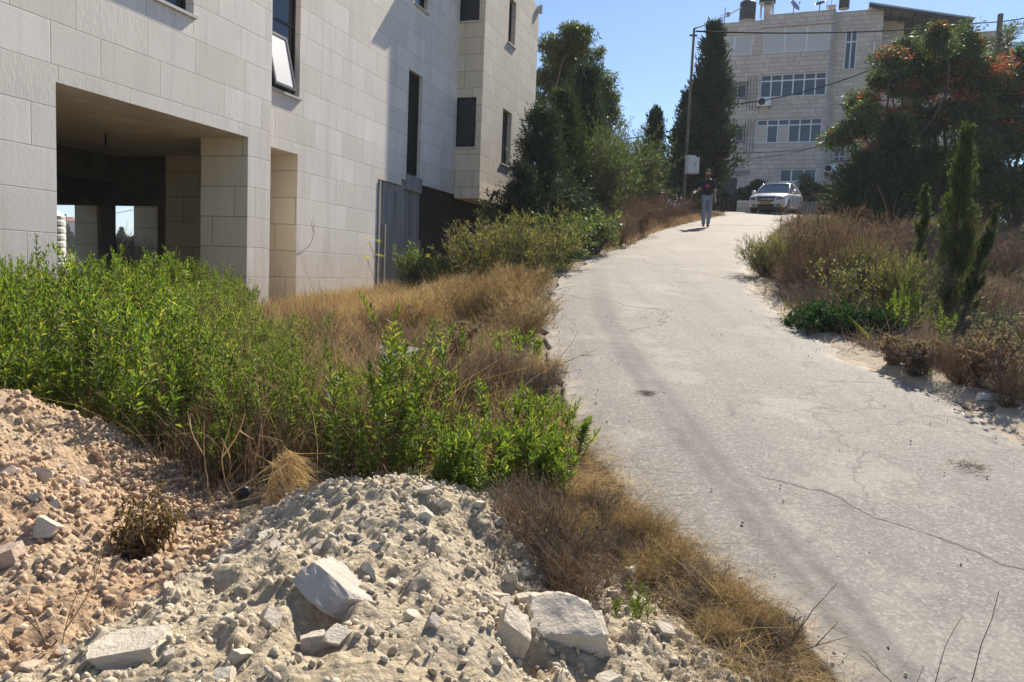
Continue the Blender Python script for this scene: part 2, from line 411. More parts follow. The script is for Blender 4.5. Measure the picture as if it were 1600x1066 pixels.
def mat_ground():
    t = NT('dry_earth'); tc = t.n('ShaderNodeNewGeometry').outputs['Position']
    a = t.noise(tc, .7, 5).outputs[0]; b = t.noise(tc, 14, 7, .65).outputs[0]; c = t.noise(tc, 90, 4, .7).outputs[0]
    col = t.ramp(a, [(.35, (.16, .115, .075)), (.5, (.25, .195, .13)), (.68, (.33, .28, .20))])
    col = t.mix(t.math('MULTIPLY', t.ramp(b, [(.4, 1.0), (.6, 0.0)]), .5), col, (.09, .062, .04))
    col = t.mix(t.math('MULTIPLY', t.ramp(c, [(.55, 0.0), (.7, 1.0)]), .5), col, (.42, .37, .29))
    t.col(col); t.b.inputs['Roughness'].default_value = .95
    t.bump(t.math('ADD', b, t.math('MULTIPLY', c, .4)), .9, .05); return t.m
def mat_road():
    t = NT('bleached_asphalt'); tc = t.n('ShaderNodeNewGeometry').outputs['Position']
    big = t.noise(tc, .45, 4).outputs[0]; mid = t.noise(tc, 3.2, 5).outputs[0]; fine = t.noise(tc, 60, 4, .7).outputs[0]
    sep = t.n('ShaderNodeSeparateXYZ'); t.l(tc, sep.inputs[0])
    vo = t.n('ShaderNodeTexVoronoi'); vo.inputs['Scale'].default_value = 78; t.l(tc, vo.inputs['Vector'])
    vc = t.n('ShaderNodeSeparateColor'); t.l(vo.outputs['Color'], vc.inputs[0])
    col = t.ramp(big, [(.35, (.135, .126, .113)), (.65, (.205, .192, .173))])
    col = t.mix(t.math('MULTIPLY', t.ramp(mid, [(.35, 1.0), (.6, 0.0)]), .35), col, (.19, .182, .172))
    col = t.mix(t.math('MULTIPLY', t.ramp(vc.outputs[0], [(.0, 1.0), (.5, 0.0)]), .42), col, (.085, .08, .075))
    col = t.mix(t.math('MULTIPLY', t.ramp(vc.outputs[1], [(.5, 0.0), (1, 1.0)]), .38), col, (.50, .475, .435))
    fm = t.noise(tc, 22, 5, .7).outputs[0]; col = t.mix(t.math('MULTIPLY', t.ramp(fm, [(.45, 0.0), (.62, 1.0)]), .4), col, (.12, .115, .108))
    mpr = t.n('ShaderNodeMapping'); mpr.inputs['Scale'].default_value = (5.5, .45, 1); mpr.inputs['Rotation'].default_value = (0, 0, .16); t.l(tc, mpr.inputs[0])
    stre = t.noise(mpr.outputs[0], 1, 5, .65).outputs[0]
    col = t.mix(t.math('MULTIPLY', t.ramp(stre, [(.5, 0.0), (.66, 1.0)]), .38), col, (.10, .096, .09))
    pat = t.noise(tc, 1.15, 6, .7).outputs[0]
    col = t.mix(t.math('MULTIPLY', t.ramp(pat, [(.54, 0.0), (.60, 1.0)]), .30), col, (.36, .34, .30))
    # worn / dusty far end
    col = t.mix(t.ramp(t.math('DIVIDE', sep.outputs[1], 36), [(.25, 0.0), (.75, .75)]), col, (.275, .24, .20))
    # dark wheel track along the left side of the lane: attribute painted along the road
    at = t.n('ShaderNodeAttribute', attribute_name='track'); ts = t.n('ShaderNodeSeparateColor'); t.l(at.outputs['Color'], ts.inputs[0])
    wob = t.noise(tc, 6, 6, .75).outputs[0]
    track = t.math('MULTIPLY', ts.outputs[0], t.ramp(wob, [(.3, .2), (.6, 1.0)]))
    col = t.mix(t.math('MULTIPLY', track, .8), col, (.075, .073, .07))
    dust = t.math('MULTIPLY', ts.outputs[1], t.ramp(t.noise(tc, 5, 6, .7).outputs[0], [(.4, 0.0), (.58, 1.0)]))
    col = t.mix(t.math('MULTIPLY', dust, .85), col, (.46, .40, .31))
    # cracks
    w = t.n('ShaderNodeVectorMath', operation='ADD'); t.l(tc, w.inputs[0])
    ws = t.n('ShaderNodeVectorMath', operation='SCALE'); t.l(t.noise(tc, 2.2, 4).outputs['Color'], ws.inputs[0]); ws.inputs['Scale'].default_value = .55
    t.l(ws.outputs[0], w.inputs[1])
    vk = t.n('ShaderNodeTexVoronoi', feature='DISTANCE_TO_EDGE'); vk.inputs['Scale'].default_value = .42; t.l(w.outputs[0], vk.inputs['Vector'])
    brk = t.ramp(t.noise(tc, .9, 3).outputs[0], [(.50, 0.0), (.56, 1.0)])
    ck = t.math('MULTIPLY', t.ramp(vk.outputs['Distance'], [(.0, 1.0), (.0045, .8), (.008, 0.0)]), brk)
    col = t.mix(t.math('MULTIPLY', ck, .8), col, (.05, .047, .045))
    vk2 = t.n('ShaderNodeTexVoronoi', feature='DISTANCE_TO_EDGE'); vk2.inputs['Scale'].default_value = 1.3; t.l(w.outputs[0], vk2.inputs['Vector'])
    brk2 = t.ramp(t.noise(tc, .6, 4).outputs[0], [(.53, 0.0), (.58, 1.0)])
    ck2 = t.math('MULTIPLY', t.ramp(vk2.outputs['Distance'], [(.0, 1.0), (.008, .7), (.016, 0.0)]), brk2)
    col = t.mix(t.math('MULTIPLY', ck2, .6), col, (.06, .056, .052))
    t.col(col); t.b.inputs['Roughness'].default_value = .85
    h = t.math('ADD', t.math('MULTIPLY', vc.outputs[2], .6), t.math('MULTIPLY', fine, .6))
    h = t.math('SUBTRACT', h, t.math('MULTIPLY', ck, 1.5))
    t.bump(h, .38, .010); return t.m
M['earth'] = mat_ground(); M['road'] = mat_road()
def mat_sand():
    t = NT('sandy_verge'); tc = t.n('ShaderNodeNewGeometry').outputs['Position']
    a = t.noise(tc, 4, 6, .65).outputs[0]; b = t.noise(tc, 45, 5, .7).outputs[0]
    col = t.ramp(a, [(.3, (.36, .29, .21)), (.65, (.55, .47, .36))])
    col = t.mix(t.math('MULTIPLY', t.ramp(b, [(.35, 1.0), (.55, 0.0)]), .45), col, (.22, .17, .12))
    t.col(col); t.b.inputs['Roughness'].default_value = .95; t.bump(t.math('ADD', a, b), .8, .03); return t.m
M['sand'] = mat_sand()

xs = axis([(-600, -120, 40), (-120, -30, 6), (-30, -8, 1), (-8, -3.2, .2), (-3.2, 6, .09), (6, 16, .25), (16, 40, 1.5), (40, 400, 30)])
ys = axis([(-40, -3, 4), (-3, 1, .3), (1, 9, .09), (9, 20, .2), (20, 45, .5), (45, 120, 5), (120, 900, 40)])
V, F = grid(xs, ys, ground)
tag(npmesh('ground', V, F, M['earth'], smooth=True), kind='structure')

# road: a strip that follows its two ragged edges, 2 cm above the earth
ys = axis([(-5, 1, .3), (1, 10, .05), (10, 20, .12), (20, 44, .3)])
us = np.linspace(0, 1, 141)
Y, U = np.meshgrid(ys, us, indexing='ij')
el = le(Y) + fbm(Y * 0 + 3, Y, 2.2, 4, 21) * .30 - .03
er = re_(Y) + fbm(Y * 0 + 9, Y, 2.0, 4, 33) * .34 + .05
X = el + (er - el) * U
Z = zr(Y) + .012 + fbm(X, Y, .8, 2, 5) * .03 - .03 * (np.abs(U - .5) * 2) ** 8
for c_ in (0, -1): Z[:, c_] = ground(X[:, c_], Y[:, c_]) - .04      # the edge of the paving turns down into the soil
V = np.stack([X.ravel(), Y.ravel(), Z.ravel()], 1)
n1, n2 = Y.shape; idx = np.arange(n1 * n2).reshape(n1, n2)
F = np.stack([idx[:-1, :-1].ravel(), idx[:-1, 1:].ravel(), idx[1:, 1:].ravel(), idx[1:, :-1].ravel()], 1)
road = npmesh('road', V, F, M['road'], smooth=True); tag(road, kind='structure')
# wheel-track line picked from where the photo's dark tyre mark runs
TR = [(930, 1290), (985, 1240), (1180, 1130)]
tp = []
for px, py in ((930, 470), (945, 520), (975, 580), (1010, 630), (1055, 690), (1100, 740), (1140, 800), (1200, 880), (1290, 1000)):
    P = G(px, py); tp.append((P.y, P.x))
tp.sort(); tp = np.array(tp); tp = np.vstack([[0, tp[0, 1]], tp, [15, 1.6], [20, 4.4], [36, 11.5]])
tx = np.interp(V[:, 1], tp[:, 0], tp[:, 1]) + fbm(V[:, 1], V[:, 1] * 0, .9, 3, 88) * .12
wd = .055 + .009 * V[:, 1]
tr = np.clip(np.exp(-((V[:, 0] - tx) / (wd * .5)) ** 2) + .75 * np.exp(-((V[:, 0] - tx - .13) / (wd * .45)) ** 2) + .35 * np.exp(-((V[:, 0] - tx - .06) / (wd * 1.3)) ** 2), 0, 1) * np.interp(V[:, 1], [0, 2, 6, 9, 14], [.5, 1, 1, .9, .2])
tr2 = np.exp(-((V[:, 0] - tx - 1.35) / (wd * 1.6)) ** 2) * .35 * np.interp(V[:, 1], [0, 6, 10, 16], [.3, .7, .9, .2])
eu = U.ravel(); wdt = (er - el).ravel()
dust = np.clip(1 - np.minimum(eu, 1 - eu) * wdt / .22, 0, 1)
a = road.data.attributes.new('track', 'FLOAT_COLOR', 'POINT')
a.data.foreach_set('color', np.stack([np.clip(tr + tr2, 0, 1), dust, dust * 0, dust * 0 + 1], 1).astype(np.float32).ravel())

# sandy shoulder on the right-hand side of the road
ys = axis([(2, 10, .06), (10, 14, .2)]); us = np.linspace(0, 1, 14)
Y, U = np.meshgrid(ys, us, indexing='ij')
wd = np.interp(Y, [2, 4.5, 5.5, 7, 8.5, 10, 12, 14], [.9, .85, .7, .38, .35, .2, .3, .1]) * (1 + fbm(Y, Y * 0, 1.5, 3, 41) * .6)
X = re_(Y) - .12 + (wd + .12) * U
Z = np.maximum(ground(X, Y), zr(Y) - .05) + .012 + fbm(X, Y, 5, 4, 8) * .05
Z = np.where(U < .25, zr(Y) - .012 + (ground(X, Y) * 0), Z)
V = np.stack([X.ravel(), Y.ravel(), Z.ravel()], 1)
n1, n2 = Y.shape; idx = np.arange(n1 * n2).reshape(n1, n2)
F = np.stack([idx[:-1, :-1].ravel(), idx[:-1, 1:].ravel(), idx[1:, 1:].ravel(), idx[1:, :-1].ravel()], 1)
tag(npmesh('sandy_verge', V, F, M['sand'], smooth=True), kind='structure')
# ------------------------------------------------------------------ helpers for walls
def wall(mb, x0, x1, z0, z1, y, holes=(), depth=.3, thick=None, skip=()):
    """flat wall in local x-z with rectangular holes (a,b,c,d) and their reveals; facing -y"""
    xs = sorted({x0, x1} | {v for h in list(holes) + list(skip) for v in h[:2] if x0 < v < x1})
    zs = sorted({z0, z1} | {v for h in list(holes) + list(skip) for v in h[2:4] if z0 < v < z1})
    for a, b in zip(xs, xs[1:]):
        for c, d in zip(zs, zs[1:]):
            mx, mz = (a + b) / 2, (c + d) / 2
            if any(h[0] < mx < h[1] and h[2] < mz < h[3] for h in list(holes) + list(skip)): continue
            mb.face([(a, y, c), (b, y, c), (b, y, d), (a, y, d)])
            if thick: mb.face([(a, y + thick, c), (a, y + thick, d), (b, y + thick, d), (b, y + thick, c)])
    for h in holes:
        a, b, c, d = h[:4]; q = y + (h[4] if len(h) > 4 else depth)
        a_, b_ = a, b; c = max(c, z0); d = min(d, z1)
        mb.face([(a, y, c), (a, y, d), (a, q, d), (a, q, c)])
        mb.face([(b, y, c), (b, q, c), (b, q, d), (b, y, d)])
        if d < z1: mb.face([(a, y, d), (b, y, d), (b, q, d), (a, q, d)])
        if c > z0: mb.face([(a, y, c), (a, q, c), (b, q, c), (b, y, c)])
def box(name, b, m, parent, bev=0):
    o = MB().box(*b).build(name, m, parent)
    if bev:
        mo = o.modifiers.new('b', 'BEVEL'); mo.width = bev; mo.segments = 2
    return o
class Frame:
    def __init__(s, origin, ang, sc=1.0):
        s.s = sc; s.o = Vector(origin); s.a = ang; s.d = Vector((cos(ang), sin(ang), 0)); s.n = Vector((-sin(ang), cos(ang), 0))
    def at(s, px, py, y=0.0):     # local (x, z) where a picture point meets the local plane y
        r = ray(px, py); o = Vector((0, 0, EYE))
        k = ((s.o - o).dot(s.n) + y * s.s) / r.dot(s.n); P = o + r * k
        return (P - s.o).dot(s.d) / s.s, (P.z - s.o.z) / s.s
    def w(s, x, y, z): return s.o + (s.d * x + s.n * y + Vector((0, 0, z))) * s.s

# ------------------------------------------------------------------ near stone building on the left
LB = Frame((-5.153, 8.65, 0), atan2(.953, .301))
B = empty('stone_building', LB.o, LB.a, 'pale limestone clad building under construction with open bays, left of the road', 'building')
m = MB()
OP = (.03, 3.4, -1, 3.5)
wall(m, -9, 3.97, -1, 13, 0, [OP + (.83,), (.75, 2.2, 4.87, 7.3, .28)])
m.face([(3.97, 0, -1), (3.97, .22, -1), (3.97, .22, 13), (3.97, 0, 13)])
m.build('wall', M['stone'], B)
m = MB()   # main plane, 0.2 m back
HW = [(4.12, 5.05, 4.42, 7.7, .16), (4.12, 5.03, -1, 3.5, .8), (9.32, 10.06, 3.74, 6.05, .16), (9.5, 10.2, 7.5, 9.6, .16)]
wall(m, 3.97, 12.2, -1, 13, .2, HW, skip=[(7.98, 9.1, -1, 3.46), (9.1, 12.2, -1, 3.6)])
wall(m, 12.2, 17, 9.85, 13, .2)
m.build('wall', M['stone'], B)
# niche back and jamb slabs, warm bounced light put into their colour
MB().box(5.026, 5.06, .205, 1.0, -1, 3.499).build('niche_jamb', M['stone_bounce'], B)
m = MB(); m.face([(4.12, 1.0, -1), (5.03, 1.0, -1), (5.03, 1.0, 3.5), (4.12, 1.0, 3.5)]); m.build('niche_wall', M['stone_warm'], B)
# exposed concrete and black waterproofing below the cladding
m = MB(); m.box(7.98, 10.2, .26, .6, -1, 3.6); m.box(9.30, 10.18, .19, .26, 3.40, 3.735)
m.box(8.02, 8.10, .18, .26, -1, 3.44); m.box(8.30, 8.36, .17, .26, -1, 2.55); m.box(8.9, 9.3, .235, .26, -1, 3.3); m.box(10.1, 10.22, .21, .26, -1, 2.3)
m.build('concrete_wall', M['concrete'], B)
m = MB(); m.box(10.21, 17, .30, .6, -1, 3.72); m.box(10.3, 12.2, .27, .30, 3.1, 3.6); m.build('waterproofed_wall', M['bitumen'], B)
# projecting bay
m = MB()
bw1 = (LB.at(783, 250, -.49)[0], LB.at(795, 250, -.49)[0]); bw2 = (LB.at(794, 60, -.49)[0], LB.at(803, 60, -.49)[0])
print('bay windows', bw1, bw2)
wb = [(bw1[0], bw1[1] + .12, 4.62, 6.15, .25), (bw2[0], bw2[1] + .1, 7.95, 9.2, .25)]
wall(m, 12.2, 16.95, 3.92, 9.85, -.49, wb)
m.build('bay_front', mat_courses('cream_bay_cladding', (.50, .45, .38), (.58, .53, .455), .42, .62, .006, .35, .1), B)
m = MB()
m.face([(12.2, -.49, 3.90), (12.2, -.49, 9.85), (12.2, -.33, 9.85), (12.2, -.33, 3.90)])
for a, b in ((3.90, 4.81), (6.07, 7.97), (9.3, 9.85)):
    m.face([(12.2, -.33, a), (12.2, -.33, b), (12.2, .2, b), (12.2, .2, a)])
m.face([(16.95, -.49, 3.5), (16.95, .6, 3.5), (16.95, .6, 9.85), (16.95, -.49, 9.85)])
m.face([(12.2, -.49, 9.85), (16.95, -.49, 9.85), (16.95, .6, 9.85), (12.2, .6, 9.85)])
m.build('bay_side', M['stone_warm'], B)
m = MB(); m.box(12.18, 16.97, -.51, .19, 3.5, 3.92); m.build('bay_base_course', M['stone_warm'], B)
for a, b in ((4.81, 6.07), (7.97, 9.3)):
    f = MB(); f.box(12.215, 12.26, -.33, .2, a, a + .04).box(12.215, 12.26, -.33, .2, b - .04, b).box(12.215, 12.26, -.33, -.29, a, b).box(12.215, 12.26, .16, .2, a, b)
    fo = f.build('window', M['frame_dark'], B)
    box('pane', (12.24, 12.25, -.29, .16, a + .04, b - .04), M['glass'], fo)
    box('sill', (12.15, 12.21, -.36, .2, a - .04, a), M['sill'], fo)
def window(parent, x0, x1, z0, z1, y, mf, mg, mull=(), trans=(), sill=True, fw=.05, name='window', sillout=.05, sd=.25):
    f = MB()
    f.box(x0, x1, y, y + .05, z0, z0 + fw).box(x0, x1, y, y + .05, z1 - fw, z1).box(x0, x0 + fw, y, y + .05, z0 + fw, z1 - fw).box(x1 - fw, x1, y, y + .05, z0 + fw, z1 - fw)
    for q in mull: f.box(q - fw / 2, q + fw / 2, y + .002, y + .048, z0 + fw, z1 - fw)
    for q in trans: f.box(x0 + fw, x1 - fw, y + .004, y + .046, q - fw / 2, q + fw / 2)
    fo = f.build(name, mf, parent)
    box('pane', (x0 + fw * .8, x1 - fw * .8, y + .02, y + .03, z0 + fw * .8, z1 - fw * .8), mg, fo)
    if sill: box('sill', (x0 - .04, x1 + .04, y - sd - sillout, y + .01, z0 - .04, z0 - .001), M['sill'], fo)
    return fo
w1 = window(B, .75, 2.2, 4.9, 7.3, .13, M['frame_dark'], M['glass'], (1.5,), (6.1,), sd=.13)
w2 = window(B, 4.12, 5.05, 4.45, 7.7, .30, M['frame_dark'], M['glass'], (), (5.62,), sd=.10)
w3 = window(B, 9.32, 10.06, 3.77, 6.05, .29, M['frame_dark'], M['void'], (), (), sill=False)
w4 = window(B, 9.5, 10.2, 7.53, 9.6, .29, M['frame_dark'], M['glass'], (), (8.6,), sd=.09)
for (a, b, c, d) in [q[:4] for q in wb]:
    window(B, a, b, c + .03, d, -.36, M['frame_dark'], M['glass'], sd=.13)
def sash(parent, x0, x1, zt, zb, y, out, mat, rot=0):
    m = MB(); fw = .045
    for (a, b, c, d) in ((0, x1 - x0, 0, fw), (0, x1 - x0, zt - zb - fw, zt - zb), (0, fw, fw, zt - zb - fw), (x1 - x0 - fw, x1 - x0, fw, zt - zb - fw)):
        m.box(a, b, -.02, .02, -d, -c)
    o = m.build('open_sash', M['frame_dark'], parent); o.location = (x0, y, zt); o.rotation_euler = (-math.asin(min(.95, out / (zt - zb))), 0, 0)
    p = box('pane', (fw * .5, x1 - x0 - fw * .5, -.008, .008, -(zt - zb) + fw * .5, -fw * .5), mat, o)
    return o
M['white_pane'] = simple('pale_sash_pane', (.50, .51, .53), .5, 0, .02)  # opaque pale grey pane for the open sash
sash(w2, 4.15, 4.74, 5.36, 4.46, .27, .20, M['white_pane'])
sash(w4, 9.54, 10.16, 8.55, 7.7, .28, .42, M['glass_grey'])
# interior seen through the big opening
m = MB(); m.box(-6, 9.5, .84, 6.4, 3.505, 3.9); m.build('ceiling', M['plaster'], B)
def wall_box(name, x0, x1, y0, y1, z0, z1, mat=None):
    return MB().box(x0, x1, y0, y1, z0, z1).build(name, mat or M['stone_bounce'], B)
wall_box('pier', 3.396, 3.9, .006, .86, -1, 3.497)
x_in = 5.1
wall_box('inner_wall', x_in, x_in + .3, 2.17, 3.06, -1, 3.503)
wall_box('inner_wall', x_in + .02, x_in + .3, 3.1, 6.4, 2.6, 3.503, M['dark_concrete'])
wall_box('left_inner_wall', -2.6, -2.3, .83, 6.4, -1, 3.503, M['plaster'])
yb = 5.9
def bx(px, dy=0): return LB.at(px, 380, yb + dy)[0]
ztop = LB.at(200, 294, yb + .35)[1]; print('back opening top', ztop, [round(bx(q), 2) for q in (85, 117, 160, 182, 220, 243)])
# rear wall piers and lintel
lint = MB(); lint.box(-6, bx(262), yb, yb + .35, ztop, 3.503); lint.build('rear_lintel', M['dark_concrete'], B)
wall_box('rear_pier', bx(117, .35), bx(163, -.25), yb - .25, yb + .35, -1, ztop + .25, M['stone_bounce'])
wall_box('rear_pier', bx(220, .36), bx(243, -.01), yb - .01, yb + .36, -1, ztop - .001, M['stone_bounce'])
wall_box('rear_pier', bx(246, -.3), bx(290), yb - .3, yb + .37, -1, ztop - .001, M['stone_bounce'])
wall_box('rear_pier', -6, bx(60), yb - .01, yb + .35, -1, ztop - .001, M['stone_bounce'])
yc = 5.1
zb1 = LB.at(100, 300, yc)[1]; xa = LB.at(160, 380, yc + .3)[0]; xb = LB.at(181, 380, yc)[0]
wall_box('concrete_column', xa, xb, yc, yc + .3, -1, 3.503, M['dark_concrete'])
wall_box('ceiling_beam', -2.3, xa, yc + .01, yc + .29, zb1, 3.503, M['dark_concrete'])
yd = 4.2; zb2 = LB.at(150, 281, yd)[1]
wall_box('ceiling_beam', -2.3, x_in, yd, yd + .3, zb2, 3.503, M['dark_concrete'])
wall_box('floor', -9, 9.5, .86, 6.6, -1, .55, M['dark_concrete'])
x, z = LB.at(165, 225, 2.2)
MB().tube([(x, 2.2, 3.5), (x, 2.2, 3.28), (x + .015, 2.2, z)], .012, 5).tube([(x, 2.2, 3.3), (x + .04, 2.22, z + .06)], .008, 4).build('hanging_wire', M['cable'], B)
x, z = LB.at(193, 292, 4.1); x2, z2 = LB.at(212, 247, 4.1)
MB().tube([(x, 4.1, z), (x + .05, 4.1, z + .12), (x2, 4.1, z2)], .014, 5).build('hanging_wire', M['cable'], B)
x, z = LB.at(771, 303, -.51)
lm = MB(); lm.box(x - .07, x + .07, -.66, -.51, z - .05, z + .05).tube([(x, -.6, z), (x - .05, -.68, z - .1)], .03, 6); lm.build('wall_lamp', M['rust'], B)
MB().tube([(16.98, -.3, 3.5), (16.98, -.3, 9.6)], .04, 6).tube([(16.9, -.55, 9.65), (16.9, -.55, 9.9)], .06, 6).build('drain_pipe', M['sill'], B)
# solid inside so that no light leaks through
MB().box(-8.98, 16.9, .9, 9, 9.9, 12.95).box(-8.98, 16.9, 8.5, 9.0, 3.92, 9.9).box(9.0, 16.9, 6.3, 6.6, -1, 3.9).box(16.5, 16.9, .6, 8.5, -1, 9.9).box(-8.98, -8.7, .9, 8.5, 3.9, 9.9).build('rear_wall', M['stone_bounce'], B)
MB().box(-8.7, 16.5, .7, 8.5, 3.92, 4.1).build('floor_slab', M['dark_concrete'], B)

# ------------------------------------------------------------------ apartment block beyond the top of the road
RS = 7 / 6
RB = Frame((21.837, 56, -.267), radians(-22), RS)
R = empty('apartment_building', RB.o, RB.a, 'four storey stone apartment block with white windows and flat roof at top of road', 'building'); R.scale = (RS, RS, RS)
m = MB()
W3 = (-4.12, -.24, 13.23, 14.66); W2 = (-4.17, -.32, 10.42, 11.9)
W4L = (-6.93, -4.75, 15.94, 17.1); W4R = (-4.1, -.28, 15.93, 17.42)
S3 = (-6.05, -4.92, 13.3, 14.12); S2 = (-5.98, -4.92, 10.58, 11.4)
B1 = (-2.6, -.42, 8.0, 8.84); D1 = (-6.18, -5.13, 6.4, 8.3)
wall(m, -7.6, 0, 4, 17.98, 0, [h + (.18,) for h in (W3, W2, W4L, W4R, S3, S2, B1, D1)])
m.box(-4.14, 0, -.0, .25, 17.981, 18.27)
m.face([(-7.6, 0, 5), (-7.6, 0, 17.98), (-7.6, 9, 17.98), (-7.6, 9, 5)])
m.face([(0, 0, 5), (0, .5, 5), (0, .5, 18.27), (0, 0, 18.27)])
ST = (.62, 1.31, 14.8, 17.2); LW = (.44, 1.14, 9.3, 10.3)
wall(m, 0, 2.65, 5, 18.25, .5, [ST + (.15,), LW + (.15,)])
m.face([(2.65, .5, 5), (2.65, 1.2, 5), (2.65, 1.2, 18.25), (2.65, .5, 18.25)])
wall(m, 2.65, 9.5, 5, 16.7, 1.2)
m.face([(9.5, 1.2, 5), (9.5, 9, 5), (9.5, 9, 16.7), (9.5, 1.2, 16.7)])
m.box(-7.58, 2.64, .6, 9, 17.5, 17.9); m.box(2.66, 9.48, 1.3, 9, 16.3, 16.6); m.box(-7.58, 9.48, 8.9, 9.0, 5, 17.9)
m.build('wall', M['stone_small'], R)
def glazing(x0, x1, z0, z1, cols, tr, y=.12, curtain=()):
    xs_ = [x0 + (x1 - x0) * k / cols for k in range(1, cols)]
    f = window(R, x0, x1, z0, z1, y, M['frame_white'], M['glass_grey'], xs_, (tr,), sill=True, fw=.075, sd=.12)
    for c in curtain:
        a = x0 + (x1 - x0) * c / cols; b = x0 + (x1 - x0) * (c + 1) / cols
        box('curtain', (a + .05, b - .05, y + .012, y + .018, z0 + .08, tr - .05), M['curtain'], f)
    return f
glazing(*W3, 6, 14.25); glazing(*W2, 6, 11.52, curtain=(0, 2))
glazing(*ST, 2, 16.45, y=.6); glazing(*LW, 2, 9.6, y=.6)
for (x0, x1, z0, z1), k in ((W4L, 2), (W4R, 3)):
    f = MB()
    for q in range(k + 1):
        xx = x0 + (x1 - x0) * q / k; f.box(xx - .05 if q else x0, xx + .05 if q < k else x1, .02, .1, z0, z1)
    f.box(x0, x1, .022, .098, z1 - .04, z1 - .001); f.box(x0, x1, .022, .098, z0 + .001, z0 + .04)
    fo = f.build('shutter_frame', M['frame_white'], R)
    for q in range(k):
        sh = MB(); a = x0 + (x1 - x0) * q / k + .05; b = x0 + (x1 - x0) * (q + 1) / k - .05
        for j in range(12):
            zz0 = z0 + (z1 - z0) * j / 12; sh.box(a, b, .06, .085, zz0, zz0 + (z1 - z0) / 12 * .9)
        sh.box(a, b, .086, .1, z0, z1)
        sh.build('roller_shutter', M['shutter'], fo)
for q in (S3, S2):
    window(R, *q, .12, M['frame_white'], M['glass_grey'], ((q[0] + q[1]) / 2,), (), fw=.06, sd=.12)
    g = MB(); n = 11
    for k in range(n + 1): x = q[0] - .05 + (q[1] - q[0] + .1) * k / n; g.box(x - .012, x + .012, -.10, -.076, q[2] - .1, q[3] + .12)
    for z in (q[2] - .1, q[3] + .1, (q[2] + q[3]) / 2): g.box(q[0] - .07, q[1] + .07, -.076, -.05, z - .012, z + .012)
    g.build('window_grille', M['iron'], R)
window(R, *B1, .12, M['frame_white'], M['glass_grey'], (-1.9, -1.15), (), fw=.09, sd=.12)
box('door', (D1[0], D1[1], .1, .16, D1[2], D1[3]), M['iron'], R)
g = MB()
for x in (-4.85, -4.68, -4.5, -4.33):
    g.box(x - .012, x + .012, -.06, -.03, 12.5, 14.6); g.box(x - .012, x + .012, -.06, -.03, 9.7, 11.9)
for x in (-6.9, -6.65, -6.4): g.box(x - .012, x + .012, -.06, -.03, 12.5, 14.8); g.box(x - .012, x + .012, -.06, -.03, 9.7, 11.9)
for k in range(26): x = -6.9 + k * .1; g.box(x - .008, x + .008, -.06, -.03, 8.4, 8.75)
g.build('steel_bars', M['iron'], R)
g = MB(); g.box(LW[0] - .1, LW[1] + .35, .2, .215, 9.25, 9.3); g.box(LW[0] - .1, LW[1] + .35, .2, .215, 9.85, 9.88)
for k in range(11): x = LW[0] - .1 + k * .11; g.box(x - .01, x + .01, .2, .215, 9.25, 9.88)
g.build('balcony_railing', M['iron'], R)
MB().tube([(2.25, .42, 13.2), (2.25, .42, 16.3)], .05, 6).build('drain_pipe', M['frame_white'], R)
MB().tube([(-.1, -.06, 5.4), (-.1, -.06, 18.3)], .045, 6).build('drain_pipe', M['metal'], R)
MB().box(-4.3, 0.02, -.14, -.0, 17.46, 17.54).build('cornice', M['stone_small'], R)
# lean-to roof over the right-hand terrace
m = MB(); pts = [(1.78, 18.47), (7.3, 17.12), (7.3, 17.02), (1.78, 18.37)]; m.prism(pts, 'y', -.2, 5)
rf = m.build('terrace_roof', M['metal'], R)
m = MB()
for y in (.0, 1.6, 3.2, 4.8): m.prism([(1.8, 18.36), (7.2, 17.02), (7.2, 16.9), (1.8, 18.24)], 'y', y - .04, y + .04)
for k in range(8): x = 2.4 + k * .62; z = 18.32 - (x - 1.98) * .2446; m.box(x - .03, x + .03, -.15, 4.9, z - .1, z - .02)
m.box(7.05, 7.15, .3, .4, 16.5, 17.1).box(4.3, 4.38, .3, .38, 16.6, 17.7)
m.build('roof_rafters', M['iron'], rf)
MB().box(2.66, 7.1, 4.6, 4.8, 16.6, 18.2).box(2.66, 3.9, 2.2, 2.3, 16.5, 18.0).build('terrace_wall', M['plaster'], R)
for px, py in ((905, 118), (925, 172)):
    x, z = RB.at(1080 + px / 3.046, py / 3.046, 1.1)
    box('terrace_lamp', (x - .16, x + .16, 1.05, 1.19, z - .04, z + .04), M['plastic_white'], R)
for (x0, x1, z0, z1, y) in ((-4.2, -3.38, 12.66, 13.2, -.3), (-.02, .72, 8.6, 9.08, .2), (1.35, 1.95, 9.35, 9.95, .2)):
    a = empty('air_conditioner', (0, 0, 0)); a.scale = (RS, RS, RS); a.location = RB.w(x0, y, z0); a.rotation_euler = (0, 0, RB.a)
    bo = box('casing', (0, x1 - x0, 0, .28, 0, z1 - z0), M['plastic_white'], a, .02)
    hh = z1 - z0; fan = MB(); fan.lathe([(hh * .40, 0), (hh * .40, .012), (hh * .34, .014), (hh * .34, 0)], 20, (hh * .5, -.014, hh * .5), 'y'); fan.lathe([(hh * .33, 0), (hh * .33, .006)], 20, (hh * .5, -.008, hh * .5), 'y')
    fan.build('fan_grille', M['iron'], a)
    MB().box(.05, .09, .0, .32, -.12, -.002).box(x1 - x0 - .09, x1 - x0 - .05, 0, .32, -.12, -.002).build('bracket', M['iron'], a)
    lab = ['white air conditioner below the left end of the upper window strip', 'white air conditioner low on the stair wall above the hedge', 'white air conditioner beside the small balcony railing'][int(y > 0) + int(x0 > 1)]
    tag(a, lab, 'air conditioner')
